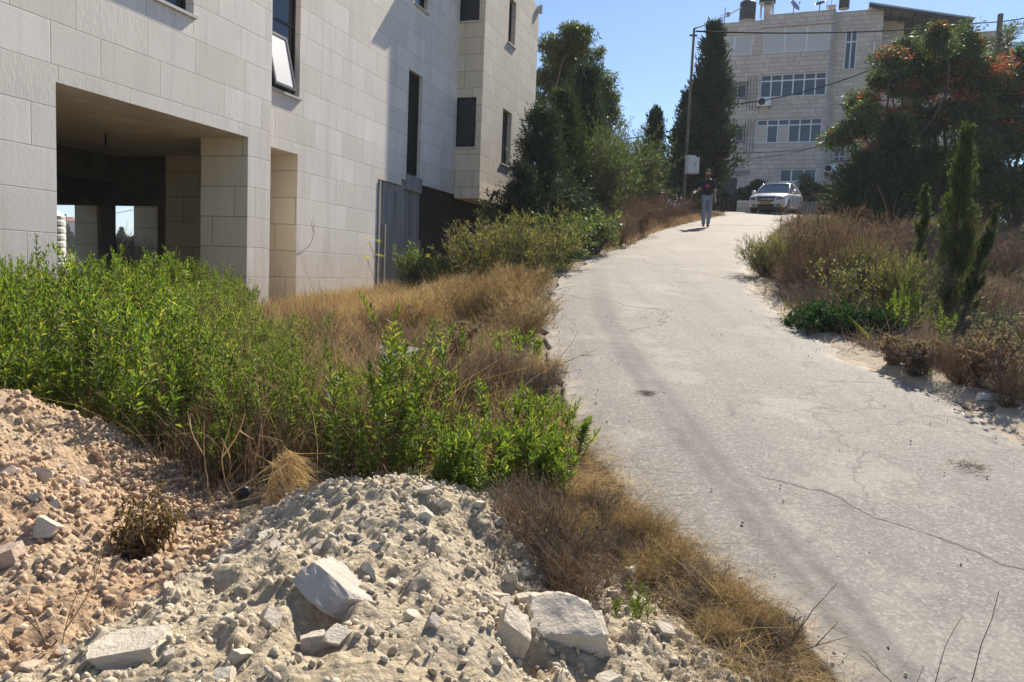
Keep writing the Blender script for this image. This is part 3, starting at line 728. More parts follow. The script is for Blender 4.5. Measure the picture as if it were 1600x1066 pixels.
# things standing on the flat roof
def roof_thing(name, px, py, y, label, cat):
    x, z = RB.at(px, py, y); a = empty(name, RB.w(x, y, z), RB.a, label, cat); return a
def tank(px0, px1, ptop, pbot, y, label, mat, legs=0):
    x0, z = RB.at(px0, pbot, y); x1, _ = RB.at(px1, pbot, y); _, zt = RB.at((px0 + px1) / 2, ptop, y)
    z = max(17.9, z) if legs == 0 else z
    r = (x1 - x0) / 2; h = zt - z
    a = empty('water_tank', RB.w((x0 + x1) / 2, y, z), RB.a, label, 'water tank'); a.scale = (RS, RS, RS)
    prof = [(r * .97, 0), (r, .03)]
    for k in range(6):
        q = h * (.1 + .13 * k); prof += [(r, q), (r * .97, q + .02), (r * .97, q + .05), (r, q + .07)]
    prof += [(r, h * .9), (r * .8, h * .97), (r * .3, h), (.0, h)]
    b = MB().lathe(prof, 24).build('tank_body', mat, a, smooth=False)
    MB().lathe([(r * .3, h), (r * .3, h + .06), (.01, h + .08)], 16).build('lid', mat, a)
    if legs:
        l = MB()
        for sx in (-1, 1):
            for sy in (-1, 1): l.box(sx * r * .7 - .025, sx * r * .7 + .025, sy * r * .7 - .025, sy * r * .7 + .025, -legs, -.03)
        l.box(-r * .8, r * .8, -r * .8, r * .8, -.03, -.001); l.build('stand', M['metal'], a)
    return a
tank(1154.5, 1180, 2, 34, 1.6, 'tall black water tank standing on the roof left of the chimney', M['plastic_black'])
tank(1186, 1212, -26, 7, 2.2, 'black water tank on a raised steel stand above the roof', M['plastic_black'], 1.0)
tank(1310, 1327, -18, 15, 1.8, 'black water tank on the roof nearest the stair tower', M['plastic_black'])
x0, z0 = RB.at(1193, 28, 2.0); x1, z1 = RB.at(1205, 8, 2.0)
a = empty('chimney', RB.w(x0, 2.0, 17.9), RB.a, 'small square stone chimney under the raised roof tank', 'chimney'); a.scale = (RS, RS, RS)
MB().box(0, x1 - x0, 0, .5, 0, z1 - 17.9).build('shaft', M['stone_small'], a); MB().box(-.04, x1 - x0 + .04, -.04, .54, z1 - 17.899, z1 - 17.82).build('cap', M['concrete'], a)
def dish(px, py, r, yaw, label, mat, tilt=60):
    x, z = RB.at(px, py, 1.2); a = empty('satellite_dish', RB.w(x, 1.2, 17.9), RB.a, label, 'satellite dish'); a.scale = (RS, RS, RS)
    h = z - 17.9
    MB().tube([(0, 0, 0), (0, 0, h)], .03, 8).tube([(-.2, 0, 0.01), (.2, 0, 0.01)], .02, 5).build('mast', M['metal'], a)
    prof = [(0.01, 0)] + [(r * k / 6, .25 * r * (k / 6) ** 2) for k in range(1, 7)] + [(r * k / 6, .25 * r * (k / 6) ** 2 + .02) for k in range(6, 0, -1)]
    d = MB().lathe(prof, 24).build('reflector', mat, a, smooth=True); d.location = (0, 0, h); d.rotation_euler = (radians(tilt), 0, radians(yaw))
    e = MB().tube([(0, -r * .9, .2), (0, -.1, r * .95)], .015, 5).tube([(0, -.1, r * .95), (0, -.06, r * 1.08)], .05, 8).build('receiver_arm', M['iron'], a)
    e.location = (0, 0, h); e.rotation_euler = (radians(tilt), 0, radians(yaw)); return a
dish(1240, 10, .42, 62, 'grey satellite dish seen edge-on at the middle of the roof parapet', M['metal'])
dish(1281, 7, .36, -20, 'small dark wire satellite dish on roof near the stair tower', M['iron'], 30)
x, z = RB.at(1132, 36, .8)
a = empty('antenna', RB.w(x, .8, 17.9), RB.a, 'thin metal antenna mast at the left corner of the roof', 'antenna'); a.scale = (RS, RS, RS)
MB().tube([(0, 0, 0), (0, 0, 1.3)], .03, 6).tube([(-.3, 0, .8), (.35, 0, .95)], .02, 5).build('mast', M['metal'], a)
MB().box(.1, .3, -.03, .03, .72, .98).build('amplifier_box', M['rust'], a)
for px, lab in ((1291, 'left one of two thin poles by the stair tower top'), (1298, 'right one of two thin poles by the stair tower top')):
    x, z = RB.at(px, 20, 1.0); a = MB().tube([(0, 0, 0), (0, 0, 1.6)], .02, 5).tube([(0, 0, 1.6), (.05, 0, 1.7)], .02, 5).build('roof_pole', M['metal']); a.location = RB.w(x, 1.0, 17.9); tag(a, lab, 'pole')
x, z = RB.at(1300, 5, 1.6); a = MB().box(-.25, .25, 0, .4, 0, z - 17.9).box(-.3, .3, -.05, .45, z - 17.899, z - 17.82).build('chimney', M['stone_small']); a.location = RB.w(x, 1.6, 17.9); a.rotation_euler.z = RB.a; tag(a, 'squat stone chimney at right of the roof beside the black tank', 'chimney')

# ------------------------------------------------------------------ far things seen through the open bays
def far_house(x, y, wdt, dep, h, label, fl, cols, roof=None, rz=.3):
    z = gz(x, y) - .3
    a = empty('house', (x, y, z), rz, label, 'house')
    hs = []
    for f_ in range(fl):
        for c in range(cols):
            cx = -wdt / 2 + wdt * (c + .5) / cols; zz = .4 + (h - .6) * (f_ + .35) / fl
            hs.append((cx - wdt / cols * .17, cx + wdt / cols * .17, zz, zz + h / fl * .42))
    m = MB(); wall(m, -wdt / 2, wdt / 2, 0, h, -dep / 2, hs, .3)
    for s_ in (-1, 1): m.face([(s_ * wdt / 2, -dep / 2, 0), (s_ * wdt / 2, dep / 2, 0), (s_ * wdt / 2, dep / 2, h), (s_ * wdt / 2, -dep / 2, h)])
    m.face([(-wdt / 2, dep / 2, 0), (wdt / 2, dep / 2, 0), (wdt / 2, dep / 2, h), (-wdt / 2, dep / 2, h)])
    m.face([(-wdt / 2, -dep / 2, h), (wdt / 2, -dep / 2, h), (wdt / 2, dep / 2, h), (-wdt / 2, dep / 2, h)])
    m.build('wall', M['far_wall'], a)
    for q in hs: box('window', (q[0], q[1], -dep / 2 + .2, -dep / 2 + .25, q[2], q[3]), M['far_window'], a)
    if roof:
        m = MB(); e = .5
        m.add([(-wdt / 2 - e, -dep / 2 - e, h), (wdt / 2 + e, -dep / 2 - e, h), (wdt / 2 + e, dep / 2 + e, h), (-wdt / 2 - e, dep / 2 + e, h), (-wdt / 4, 0, h + roof), (wdt / 4, 0, h + roof)],
              [(0, 1, 5, 4), (2, 3, 4, 5), (1, 2, 5), (3, 0, 4), (3, 2, 1, 0)]); m.build('roof', M['red_roof'], a)
    return a
P = W(93, 388, 180); far_house(P.x, P.y, 9, 9, 7.2, 'white three storey house with red roof, far beyond the left opening', 3, 5, 1.0, .5)
P = W(112, 388, 210); far_house(P.x, P.y, 8, 8, 4.2, 'pale low house with shallow roof, far beyond the left opening', 2, 3, 1.2, .5)
P = W(213, 392, 170); far_house(P.x, P.y, 9, 8, 3.4, 'white two storey house among trees, far beyond the middle opening', 2, 5, None, .45)
P = W(199, 392, 150); far_house(P.x, P.y, 3, 5, 2.6, 'small white shed-like house left of the far two storey one', 1, 2, None, .45)
# white plastic tank behind the building
P = W(76, 430, 21); P.z = gz(P.x, P.y)
a = empty('water_tank', P, 0, 'white ribbed plastic water tank behind the building, through the left opening', 'water tank')
h = 2.0; r = .42; prof = [(r * .96, 0)]
for k in range(9): q = .1 + k * .19; prof += [(r, q), (r, q + .1), (r * .975, q + .13), (r * .975, q + .16)]
prof += [(r, h * .93), (r * .7, h), (.01, h + .05)]
MB().lathe(prof, 28).build('tank_body', M['plastic_white'], a); MB().lathe([(.16, h), (.16, h + .1), (.01, h + .12)], 16).build('lid', M['plastic_white'], a)
# ------------------------------------------------------------------ plant geometry (arrays of leaf faces)
def unit(v): return v / np.maximum(np.linalg.norm(v, axis=-1, keepdims=True), 1e-9)
def leaves(P, D, L, Wd, r, droop=.0, fold=.25):
    """folded, slightly bent lanceolate leaves: 5 verts, 2 quads each"""
    n = len(P); D = unit(D); L = np.broadcast_to(L, n)[:, None]; Wd = np.broadcast_to(Wd, n)[:, None]
    rnd = r.normal(size=(n, 3)); S = unit(np.cross(D, rnd * .45 + np.array([0, 0, 1.0]))); N = unit(np.cross(S, D))
    mid = P + D * L * .45
    tip = P + D * L - np.array([0, 0, 1.0]) * L * droop
    Lf = mid + S * Wd * .5 + N * Wd * fold; Rt = mid - S * Wd * .5 + N * Wd * fold; C = mid
    V = np.stack([P, Lf, tip, C, Rt], 1).reshape(-1, 3)
    b = np.arange(n)[:, None] * 5
    F = np.concatenate([b + np.array([0, 3, 2, 1]), b + np.array([0, 4, 2, 3])], 1).reshape(-1, 4)
    return V, F
def sprays(P, D, L, Wd, r):
    """single diamond faces, random roll"""
    n = len(P); D = unit(D); L = np.broadcast_to(L, n)[:, None]; Wd = np.broadcast_to(Wd, n)[:, None]
    S = unit(np.cross(D, r.normal(size=(n, 3)))); mid = P + D * L * .4 + r.normal(size=(n, 3)) * L * .06
    V = np.stack([P, mid + S * Wd * .5, P + D * L, mid - S * Wd * .5], 1).reshape(-1, 3)
    return V, (np.arange(n)[:, None] * 4 + np.array([0, 1, 2, 3])).reshape(-1, 4)
def blades(P, D, L, Wd, r, bend=.3, seg=3):
    """thin bending blades / stalks: ribbons of seg quads"""
    n = len(P); D = unit(D); L = np.broadcast_to(L, n)[:, None]; Wd = np.broadcast_to(Wd, n)[:, None]
    B = unit(r.normal(size=(n, 3)) * [1, 1, .2]) * np.abs(r.normal(size=(n, 1))) * bend
    S = unit(np.cross(D, r.normal(size=(n, 3)))); out = []
    for k in range(seg + 1):
        t = k / seg; c = P + D * L * t + (B * L - np.array([0, 0, 1.0]) * L * bend * .5) * t * t
        wv = Wd * (1 - t * .85) * .5; out += [c + S * wv, c - S * wv]
    V = np.stack(out, 1).reshape(-1, 3); m = 2 * (seg + 1)
    f = np.array([[2 * k, 2 * k + 1, 2 * k + 3, 2 * k + 2] for k in range(seg)])
    F = (np.arange(n)[:, None, None] * m + f[None]).reshape(-1, 4)
    return V, F
def stalks(paths, rads, n=5):
    """list of polylines (k,3) -> tubes, quads only"""
    Vs, Fs, o = [], [], 0
    for p, rd in zip(paths, rads):
        p = np.asarray(p, float); k = len(p); t = unit(np.gradient(p, axis=0))
        ref = np.array([1.0, .13, .07]); u = unit(np.cross(t, ref)); v = np.cross(t, u)
        an = np.arange(n) * 2 * pi / n; rr = np.linspace(rd[0], rd[1], k)[:, None, None]
        ring = p[:, None] + (u[:, None] * np.cos(an)[None, :, None] + v[:, None] * np.sin(an)[None, :, None]) * rr
        Vs.append(ring.reshape(-1, 3)); i = np.arange(k * n).reshape(k, n); j = np.roll(i, -1, 1)
        Fs.append(np.stack([i[:-1].ravel(), j[:-1].ravel(), j[1:].ravel(), i[1:].ravel()], 1) + o); o += k * n
    return np.concatenate(Vs), np.concatenate(Fs)
def cat(*parts):
    Vs, Fs, mi, o = [], [], [], 0
    for k, (V, F) in enumerate(parts):
        Vs.append(V); Fs.append(F + o); mi.append(np.full(len(F), k)); o += len(V)
    return np.concatenate(Vs), np.concatenate(Fs), np.concatenate(mi)
Z3 = np.array([0, 0, 1.0])
def curve_path(p0, p1, r, n=6, wob=.06):
    p0 = np.asarray(p0, float); p1 = np.asarray(p1, float); t = np.linspace(0, 1, n)[:, None]
    L = np.linalg.norm(p1 - p0); w1 = r.normal(size=3) * L * wob; w1[2] *= .3
    return p0 + (p1 - p0) * t + np.sin(t * pi) * w1

# --- weeds with lance-shaped leaves -----------------------------------------------------------
def weed_meshes(seed, stalks_n, H, spread, nl=95, leafL=.075, dry=.28):
    r = np.random.default_rng(seed); paths = []; P = []; D = []; Ls = []; dryP = []; dryD = []; dryL = []
    for s in range(stalks_n):
        h = H * r.uniform(.68, 1.05); a = r.uniform(0, 2 * pi); q = spread * sqrt(r.random())
        b = np.array([cos(a) * q, sin(a) * q, -.04]); lean = r.normal(size=2) * .10 * h
        top = b + np.array([lean[0] + cos(a) * .06, lean[1] + sin(a) * .06, h]); p = curve_path(b, top, r, 9, .03); paths.append(p)
        segs = [(p, nl, 1.0)]
        for k in range(r.integers(1, 4)):
            i = r.integers(4, 7); bb = p[i]; a2 = r.uniform(0, 2 * pi); ln = h * r.uniform(.16, .3)
            q2 = curve_path(bb, bb + np.array([cos(a2) * ln * .5, sin(a2) * ln * .5, ln]), r, 5, .05); paths.append(q2); segs.append((q2, nl // 3, .8))
        for (pp, n_, sc) in segs:
            main = sc == 1.0
            u = np.sort(r.random(n_)) ** .8 * (.90 if main else .8) + (.10 if main else .2)
            k = u * (len(pp) - 1); i = np.clip(k.astype(int), 0, len(pp) - 2); f = (k - i)[:, None]
            pos = pp[i] * (1 - f) + pp[i + 1] * f
            an = np.arange(n_) * 2.4 + r.uniform(0, 6) + r.normal(size=n_) * .3
            el = np.radians(np.interp(u, [0, .5, .85, 1], [5, 32, 55, 82]) + r.normal(size=n_) * 12)
            d = np.stack([np.cos(an) * np.cos(el), np.sin(an) * np.cos(el), np.sin(el)], 1)
            ll = leafL * np.interp(u, [0, .4, .8, 1], [.9, 1.1, .95, .5]) * r.uniform(.75, 1.25, n_) * sc
            isdry = (u < dry + r.normal(size=n_) * .08) & main
            P.append(pos[~isdry]); D.append(d[~isdry]); Ls.append(ll[~isdry])
            dd = d[isdry].copy(); dd[:, 2] -= .9; dryP.append(pos[isdry]); dryD.append(dd); dryL.append(ll[isdry] * .8)
    P, D, Ls = map(np.concatenate, (P, D, Ls)); dP, dD, dL = map(np.concatenate, (dryP, dryD, dryL))
    Vs, Fs = stalks(paths, [(.0045, .0015)] * len(paths), 4)
    V1, F1 = leaves(P, D, Ls, Ls * .20, r, .12); V2, F2 = leaves(dP, dD, dL, dL * .16, r, .3)
    V, F, mi = cat((V1, F1), (V2, F2))
    return npmesh('stem', Vs, Fs, M['stem'], link=False), npmesh('foliage', V, F, [M['lf_weed'], M['lf_dry']], mi, link=False)
weedP = [weed_meshes(100 + k, 5 + k % 3, 1.02 + .05 * (k % 4), .13, 88, .075, .36) for k in range(9)]
smallP = [weed_meshes(150 + k, 10, .44, .17, 46, .062, .12) for k in range(4)]
def put_plant(meshes, name, x, y, s, rz, label, cat_, group=None, tilt=(0, 0), z=None, names=('stem', 'foliage')):
    o = empty(name, (x, y, (gz(x, y) if z is None else z)), rz, label, cat_, group)
    o.rotation_euler = (tilt[0], tilt[1], rz); o.scale = (s, s, s) if not hasattr(s, '__len__') else s
    for nm, me in zip(names, meshes):
        c = bpy.data.objects.new(nm, me); COL.objects.link(c); c.parent = o
    return o
R1 = random.Random(5)
facO, facD, facN = LB.o, LB.d, LB.n
def fac_dist(x, y):   # metres in front of the stone facade
    return -((x - facO.x) * facN.x + (y - facO.y) * facN.y)
def inside(poly, x, y):
    c = False; n = len(poly)
    for i in range(n):
        x1, y1 = poly[i]; x2, y2 = poly[i - 1]
        if (y1 > y) != (y2 > y) and x < (x2 - x1) * (y - y1) / (y2 - y1) + x1: c = not c
    return c
def gp(*pts): return [tuple(G(px, py)[:2]) for px, py in pts]
# the thick green stand
RIGHT = [(4.0, -.9), (4.6, -.85), (5, -1.0), (5.5, -1.3), (6, -1.7), (7, -2.2), (8, -2.6), (9, -3.0), (11, -3.7)]
poly = [(-3.9, 4.1), (-2.75, 4.45), (-2.0, 4.3), (-1.45, 4.1)] + [(x, y) for y, x in RIGHT] + [(-4.4, 10.7), (-5.4, 8.7), (-7.6, 8.0), (-7.6, 5.0)]
pts = []; tries = 0
while len(pts) < 235 and tries < 60000:
    tries += 1
    x = R1.uniform(-7.6, 0.1); y = R1.uniform(3.9, 11.5)
    if not inside(poly, x, y) or fac_dist(x, y) < .22: continue
    if x / y < -.80: continue
    if all((x - a) ** 2 + (y - b) ** 2 > .155 ** 2 for a, b in pts): pts.append((x, y))
print('weeds', len(pts))
for k, (x, y) in enumerate(pts):
    edge = min(1, max(0, (fac_dist(x, y) - .2) / 1.0))
    s = R1.uniform(.66, 1.16) * (.92 if y < 5.2 else 1.0)
    dx = np.interp(y, [q[0] for q in RIGHT], [q[1] for q in RIGHT]) - x; s *= float(np.interp(dx, [0, .4, 1.6], [.55, .68, 1]))
    put_plant(weedP[k % 9], 'green_weed', x, y, s, R1.uniform(0, 6.28), 'leafy green weed in the thick stand between the stone facade and the rubble', 'weed', 'green weeds in the thick stand', (R1.gauss(0, .07), R1.gauss(0, .07)))
# scattered weeds on the dry slope beside the road
sc = [((570, 790), 1.0, 0, 'tall single green weed standing up in front of dry grass, left of the straw heap'), ((650, 735), .78, 0, 'upright green weed just left of the straw heap'), ((625, 750), .7, 0, 'shorter green weed between the straw heap and the thick stand'),
      ((835, 775), .85, 1, 'bright green weed clump low beside the road, behind the dried brush'), ((872, 722), .8, 1, 'spreading green weed clump touching the road edge'), ((790, 690), .9, 1, 'green weed clump behind the straw heap'), ((730, 760), .9, 1, 'low green weed clump under the straw heap'),
      ((875, 785), .7, 1, 'small green weed clump at the tip of the dry road verge'), ((690, 592), .48, 0, 'left one of two dark green weeds in the middle of the dry grass'), ((735, 592), .45, 0, 'right one of two dark green weeds in the middle of the dry grass'),
      ((812, 580), .85, 1, 'small green weed by the bend of the road edge'), ((700, 655), .7, 1, 'small green weed lying over toward the straw heap'), ((760, 800), .7, 1, 'low green weed on top of the white rubble pile edge'), ((850, 700), .8, 1, 'green weed clump between road and straw heap')]
for k, ((px, py), s, t, lab) in enumerate(sc):
    P = G(px, py); put_plant((smallP[k % 4] if t else weedP[(k * 2) % 9]), 'green_weed', P.x, P.y, s, R1.uniform(0, 6), lab, 'weed', None, (R1.gauss(0, .08), R1.gauss(0, .08)))
P = G(985, 985); put_plant(smallP[1], 'green_weed', P.x, P.y, .36, 1.0, 'tiny bright green sprout just right of the big white boulder', 'weed')

low = [(662, 700, .8), (700, 720, .75), (668, 760, .85), (710, 790, .8), (748, 775, .8), (770, 745, .7), (808, 735, .75), (842, 745, .8), (862, 770, .8), (800, 770, .8), (690, 675, .6), (845, 655, .5), (610, 710, .8), (560, 620, .9), (590, 660, .9), (540, 680, 1.0), (835, 560, .5), (620, 780, .8), (560, 740, .9), (500, 600, 1.1), (470, 560, 1.2)]
for k, (px, py, s) in enumerate(low):
    P = G(px, py); put_plant(smallP[k % 4], 'green_weed', P.x, P.y, s * R1.uniform(.85, 1.1), R1.uniform(0, 6), 'low green weed growing loosely on the dry slope between the thick stand and the road', 'weed', 'low weeds on the dry slope', (R1.gauss(0, .15), R1.gauss(0, .15)))

# --- generic bush --------------------------------------------------------------------------------
def bush_meshes(seed, w_, h_, nb, nleaf, leafL, leafW, mleaf, mstem, up=.5, stemr=.006, twigs=0, flat=0, mtw=None, bare=.2):
    """branches radiating from the root, small leaves all along them"""
    r = np.random.default_rng(seed); paths = []; P = []; D = []
    for k in range(nb):
        a = r.uniform(0, 2 * pi); rad = w_ * .5 * sqrt(r.random()) * (1.0); hh = h_ * (1 - flat * (rad / (w_ * .5)) ** 2) * r.uniform(.6, 1.05)
        e = np.array([cos(a) * rad, sin(a) * rad, hh]); b = e * np.array([.12, .12, 0]); b[2] = -.03
        p = curve_path(b, e, r, 6, .12); paths.append(p)
        for j in range(3):
            i = r.integers(2, 5); v = r.normal(size=3) * h_ * .16 + Z3 * h_ * .12; paths.append(curve_path(p[i], p[i] + v, r, 4, .1))
    allp = paths; n = len(allp); per = max(1, nleaf // n)
    for p in allp:
        u = r.uniform(bare, 1, per) * (len(p) - 1); i = np.clip(u.astype(int), 0, len(p) - 2); f = (u - i)[:, None]
        t = unit(p[-1] - p[0]); q = p[i] * (1 - f) + p[i + 1] * f
        P.append(q + r.normal(size=q.shape) * leafL * .25); D.append(unit(r.normal(size=q.shape)) * .8 + t * up + Z3 * up * .5)
    P = np.concatenate(P); D = np.concatenate(D); L = leafL * r.uniform(.6, 1.3, len(P))
    V1, F1 = sprays(P, D, L, L * leafW, r); Vs, Fs = stalks(paths, [(stemr, stemr * .35)] * len(paths), 4)
    return npmesh('stem', Vs, Fs, mstem, link=False), npmesh('foliage', V1, F1, mleaf, link=False)
def put_bush(name, px, py, Y, meshes, s, label, cat_, group=None, rz=None, sink=0.0):
    P = W(px, py, Y) if Y else G(px, py)
    return put_plant(meshes, name, P.x, P.y, s, R1.uniform(0, 6) if rz is None else rz, label, cat_, group, z=gz(P.x, P.y) - sink)
broom = [bush_meshes(200 + k, 1.5, 1.05, 90, 9000, .05, .16, M['lf_broom'], M['twig'], .9) for k in range(3)]
fresh = [bush_meshes(210 + k, 1.2, .8, 55, 3200, .075, .34, M['lf_olive'], M['twig'], .4) for k in range(2)]
brown = [bush_meshes(220 + k, 1.4, .9, 120, 5200, .06, .06, M['brown_brush'], M['brown_brush'], .7, .004) for k in range(3)]
grey = [bush_meshes(230 + k, 1.4, .8, 100, 3600, .06, .07, M['straw_grey'], M['straw_grey'], .5, .004) for k in range(3)]
strawb = [bush_meshes(240 + k, 1.0, .55, 120, 4200, .07, .05, M['straw'], M['straw'], .8, .003) for k in range(3)]
# left verge, going up the road
put_bush('broom_bush', 760, 452, None, broom[0], (1.05, 1.05, .9), 'yellow green broom bush in front of the black waterproofed wall', 'bush')
put_bush('broom_bush', 826, 452, None, broom[1], (1.1, 1.1, 1.0), 'bushy olive green broom bush bulging toward the road edge', 'bush')
put_bush('broom_bush', 800, 425, None, broom[2], (1.2, 1.2, 1.1), 'broom bush behind the two beside the black wall', 'bush')
put_bush('leafy_bush', 880, 418, None, fresh[0], (1.1, 1.1, 1.0), 'fresh green leafy bush where the road edge starts to bend', 'bush')
put_bush('leafy_bush', 925, 398, None, fresh[1], (1.2, 1.2, .95), 'green leafy bush hanging over the road edge below the bamboo-like shrub', 'bush')
put_bush('leafy_bush', 645, 462, None, fresh[0], (.75, .75, 1.1), 'dark leafy bush in front of the ribbed concrete wall', 'bush', rz=2)
put_bush('leafy_bush', 700, 455, None, fresh[1], (.8, .8, .9), 'twiggy green bush between concrete wall and broom bushes', 'bush', rz=4)
for k, (px, py, s, lab) in enumerate([(965, 382, .8, 'low brown brush just above the leafy road edge bush'), (1000, 368, 1.0, 'brown brush mound at the middle of the upper left verge'), (1035, 352, .95, 'brown brush below the white meter box'),
                                      (1062, 345, .85, 'brown brush closest to the walking person'), (1015, 345, 1.1, 'brown brush behind the middle mound on upper left verge'), (975, 362, 1.1, 'brown brush under the bamboo-like shrub'), (1085, 330, .8, 'brown brush behind the walking person')]):
    put_bush('dry_bush', px, py, None, brown[k % 3], s, lab, 'bush')
for k, (px, py, s, lab) in enumerate([(780, 500, .9, 'dry straw-coloured bush on slope below the broom bushes'), (820, 530, .8, 'dry straw-coloured bush at the narrowest point of the road edge'), (730, 505, .85, 'dry straw-coloured bush left of the slope centre'), (640, 520, .8, 'dry straw-coloured bush near the middle of the dry slope'), (810, 475, .9, 'dry straw-coloured bush directly under the broom bush'), (850, 605, .45, 'small dry bush at the road edge beside a fallen twig')]):
    put_bush('dry_bush', px, py, None, strawb[k % 3], s, lab, 'bush')
# right-hand side
put_bush('broom_bush', 1197, 432, None, broom[0], (.75, .75, .62), 'yellow green bush at the outer bend of the road, right side', 'bush', rz=1)
put_bush('broom_bush', 1290, 362, 19, broom[1], (1.0, 1.0, .85), 'light green bush on the right verge below the parked car', 'bush', rz=2)
put_bush('dry_bush', 1300, 425, 12, brown[0], (1.35, 1.35, 1.35), 'large reddish brown dry bush on right of road', 'bush', rz=1)
put_bush('dry_bush', 1350, 400, 14, brown[1], (1.2, 1.2, 1.5), 'tall brown dry bush behind the large reddish one', 'bush', rz=3)
put_bush('dry_bush', 1250, 440, 11, brown[2], (.75, .75, .7), 'small brown dry bush at the foot of the yellow green bend bush', 'bush', rz=3)
put_bush('dry_bush', 1265, 480, 9.2, grey[0], (.6, .6, .55), 'greyish dry bush above the dark creeper', 'bush', rz=2)
put_bush('leafy_bush', 1330, 465, 9.3, bush_meshes(290, 1.4, .9, 40, 900, .06, .4, M['lf_broom'], M['twig'], .3), (.8, .8, .8), 'sparse yellow-leaved twiggy bush in the middle of the right verge', 'bush', rz=5)
put_bush('dry_bush', 1400, 430, 10.5, grey[1], (1.1, 1.1, 1.1), 'grey dry bush left of the short young cypress', 'bush', rz=1)
put_bush('dry_bush', 1560, 470, 9.5, grey[2], (1.3, 1.3, 1.1), 'grey dry bush to the right of the tall young cypress', 'bush', rz=2)
put_bush('dry_bush', 1590, 420, 13, brown[0], (1.3, 1.3, 1.1), 'brown dry bush at right edge under the big tree', 'bush', rz=2)
put_bush('dry_bush', 1530, 400, 15, brown[1], (1.4, 1.4, 1.0), 'brown dry bush behind the tall young cypress', 'bush', rz=4)
put_bush('dry_bush', 1440, 385, 17, grey[1], (1.5, 1.5, 1.3), 'grey dry bush far behind the short young cypress', 'bush', rz=4)
put_bush('dry_bush', 1390, 370, 20, brown[2], (1.5, 1.5, 1.3), 'brown dry bush at the foot of the big tree', 'bush', rz=4)
put_bush('dry_bush', 1480, 365, 21, brown[0], (1.6, 1.6, 1.2), 'brown dry bush right of centre at the foot of the big tree', 'bush', rz=5)
put_bush('dry_bush', 1570, 365, 20, brown[2], (1.8, 1.8, 1.3), 'dark brown dry bush at far right foot of the big tree', 'bush', rz=5)
put_bush('broom_bush', 1245, 420, 12.5, broom[2], (.7, .7, .7), 'olive bush between the bend bush and the large reddish dry one', 'bush', rz=2)
put_bush('broom_bush', 1345, 440, 10.8, broom[0], (.6, .6, .8), 'olive bush with dry tips in the middle of the right verge', 'bush', rz=4)
put_bush('broom_bush', 1400, 470, 9.2, broom[1], (.55, .55, .8), 'olive green bush just behind the bright upright weeds', 'bush', rz=1)
put_bush('leafy_bush', 1560, 540, 8.0, bush_meshes(291, 1.4, .9, 40, 1100, .06, .3, M['lf_olive'], M['twig'], .3), (.6, .6, .8), 'sparse grey green bush right of the young cypresses', 'bush', rz=1)
put_bush('leafy_bush', 1420, 390, 14, bush_meshes(292, 1.6, 1.2, 50, 1800, .07, .25, M['lf_olive'], M['twig'], .4), (1, 1, 1), 'sparse olive bush behind the short young cypress', 'bush', rz=3)
ivy = bush_meshes(260, 1.7, .42, 130, 7500, .055, .55, M['lf_ivy'], M['twig'], .2, .004, flat=.8, bare=.35)
ivy2 = bush_meshes(261, 1.2, .40, 90, 4200, .055, .55, M['lf_ivy'], M['twig'], .2, .004, flat=.8, bare=.35)
put_bush('creeper', 1300, 515, None, ivy, (.72, .6, .75), 'low dark green creeper spreading over the right road edge', 'creeper', rz=.2)
put_bush('creeper', 1365, 522, None, ivy2, (.6, .6, .8), 'dark green creeper next to the bright upright weeds', 'creeper', rz=.9)
for k, (px, py, s, lab) in enumerate([(1400, 525, .55, 'leftmost bright upright weed behind the creeper'), (1425, 520, .6, 'second bright upright weed from the creeper'), (1450, 525, .55, 'bright upright weed nearest the tall young cypress'),
                                      (1465, 560, .45, 'bright weed hugging the foot of the tall young cypress'), (1530, 560, .45, 'green weed just right of the tall young cypress')]):
    P = G(px, py); put_plant(weedP[k], 'green_weed', P.x, P.y, s, k, lab, 'weed')
P = G(1592, 628); put_plant(smallP[2], 'green_weed', P.x, P.y, .55, 1, 'bright green weed at the right edge of the photo', 'weed')
P = G(1452, 590); put_plant(smallP[3], 'green_weed', P.x, P.y, .25, 1, 'small bright green weed beside the dried thistle', 'weed')
# dried thistles: branching stalks with round spiny heads
def thistle(seed, h, n):
    r = np.random.default_rng(seed); paths = []; heads = []
    for k in range(n):
        a = r.uniform(0, 6.28); e = np.array([cos(a), sin(a), 0]) * h * .55 * sqrt(r.random()) + Z3 * h * r.uniform(.55, 1); p = curve_path((0, 0, -.02), e, r, 7, .1); paths.append(p); heads.append(p[-1])
        for j in range(4):
            i = r.integers(2, 6); v = np.array([r.normal() * .13, r.normal() * .13, r.uniform(.08, .22)]) * h * 1.3; q = curve_path(p[i], p[i] + v, r, 4, .1); paths.append(q); heads.append(q[-1])
    Vs, Fs = stalks(paths, [(.004, .0015)] * len(paths), 4)
    H = np.repeat(np.array(heads), 46, 0); D = r.normal(size=H.shape); V1, F1 = sprays(H, D, r.uniform(.018, .034, len(H)), .006, r)
    nb = 900; idx = r.integers(0, len(paths), nb); P = np.array([paths[i][r.integers(0, len(paths[i]) - 1)] for i in idx]); V2, F2 = sprays(P, r.normal(size=P.shape) - Z3 * .3, .05, .012, r)
    V, F, mi = cat((V1, F1), (V2, F2))
    return npmesh('stem', Vs, Fs, M['straw_grey'], link=False), npmesh('seed_head', V, F, [M['thistle'], M['brown_brush']], mi, link=False)
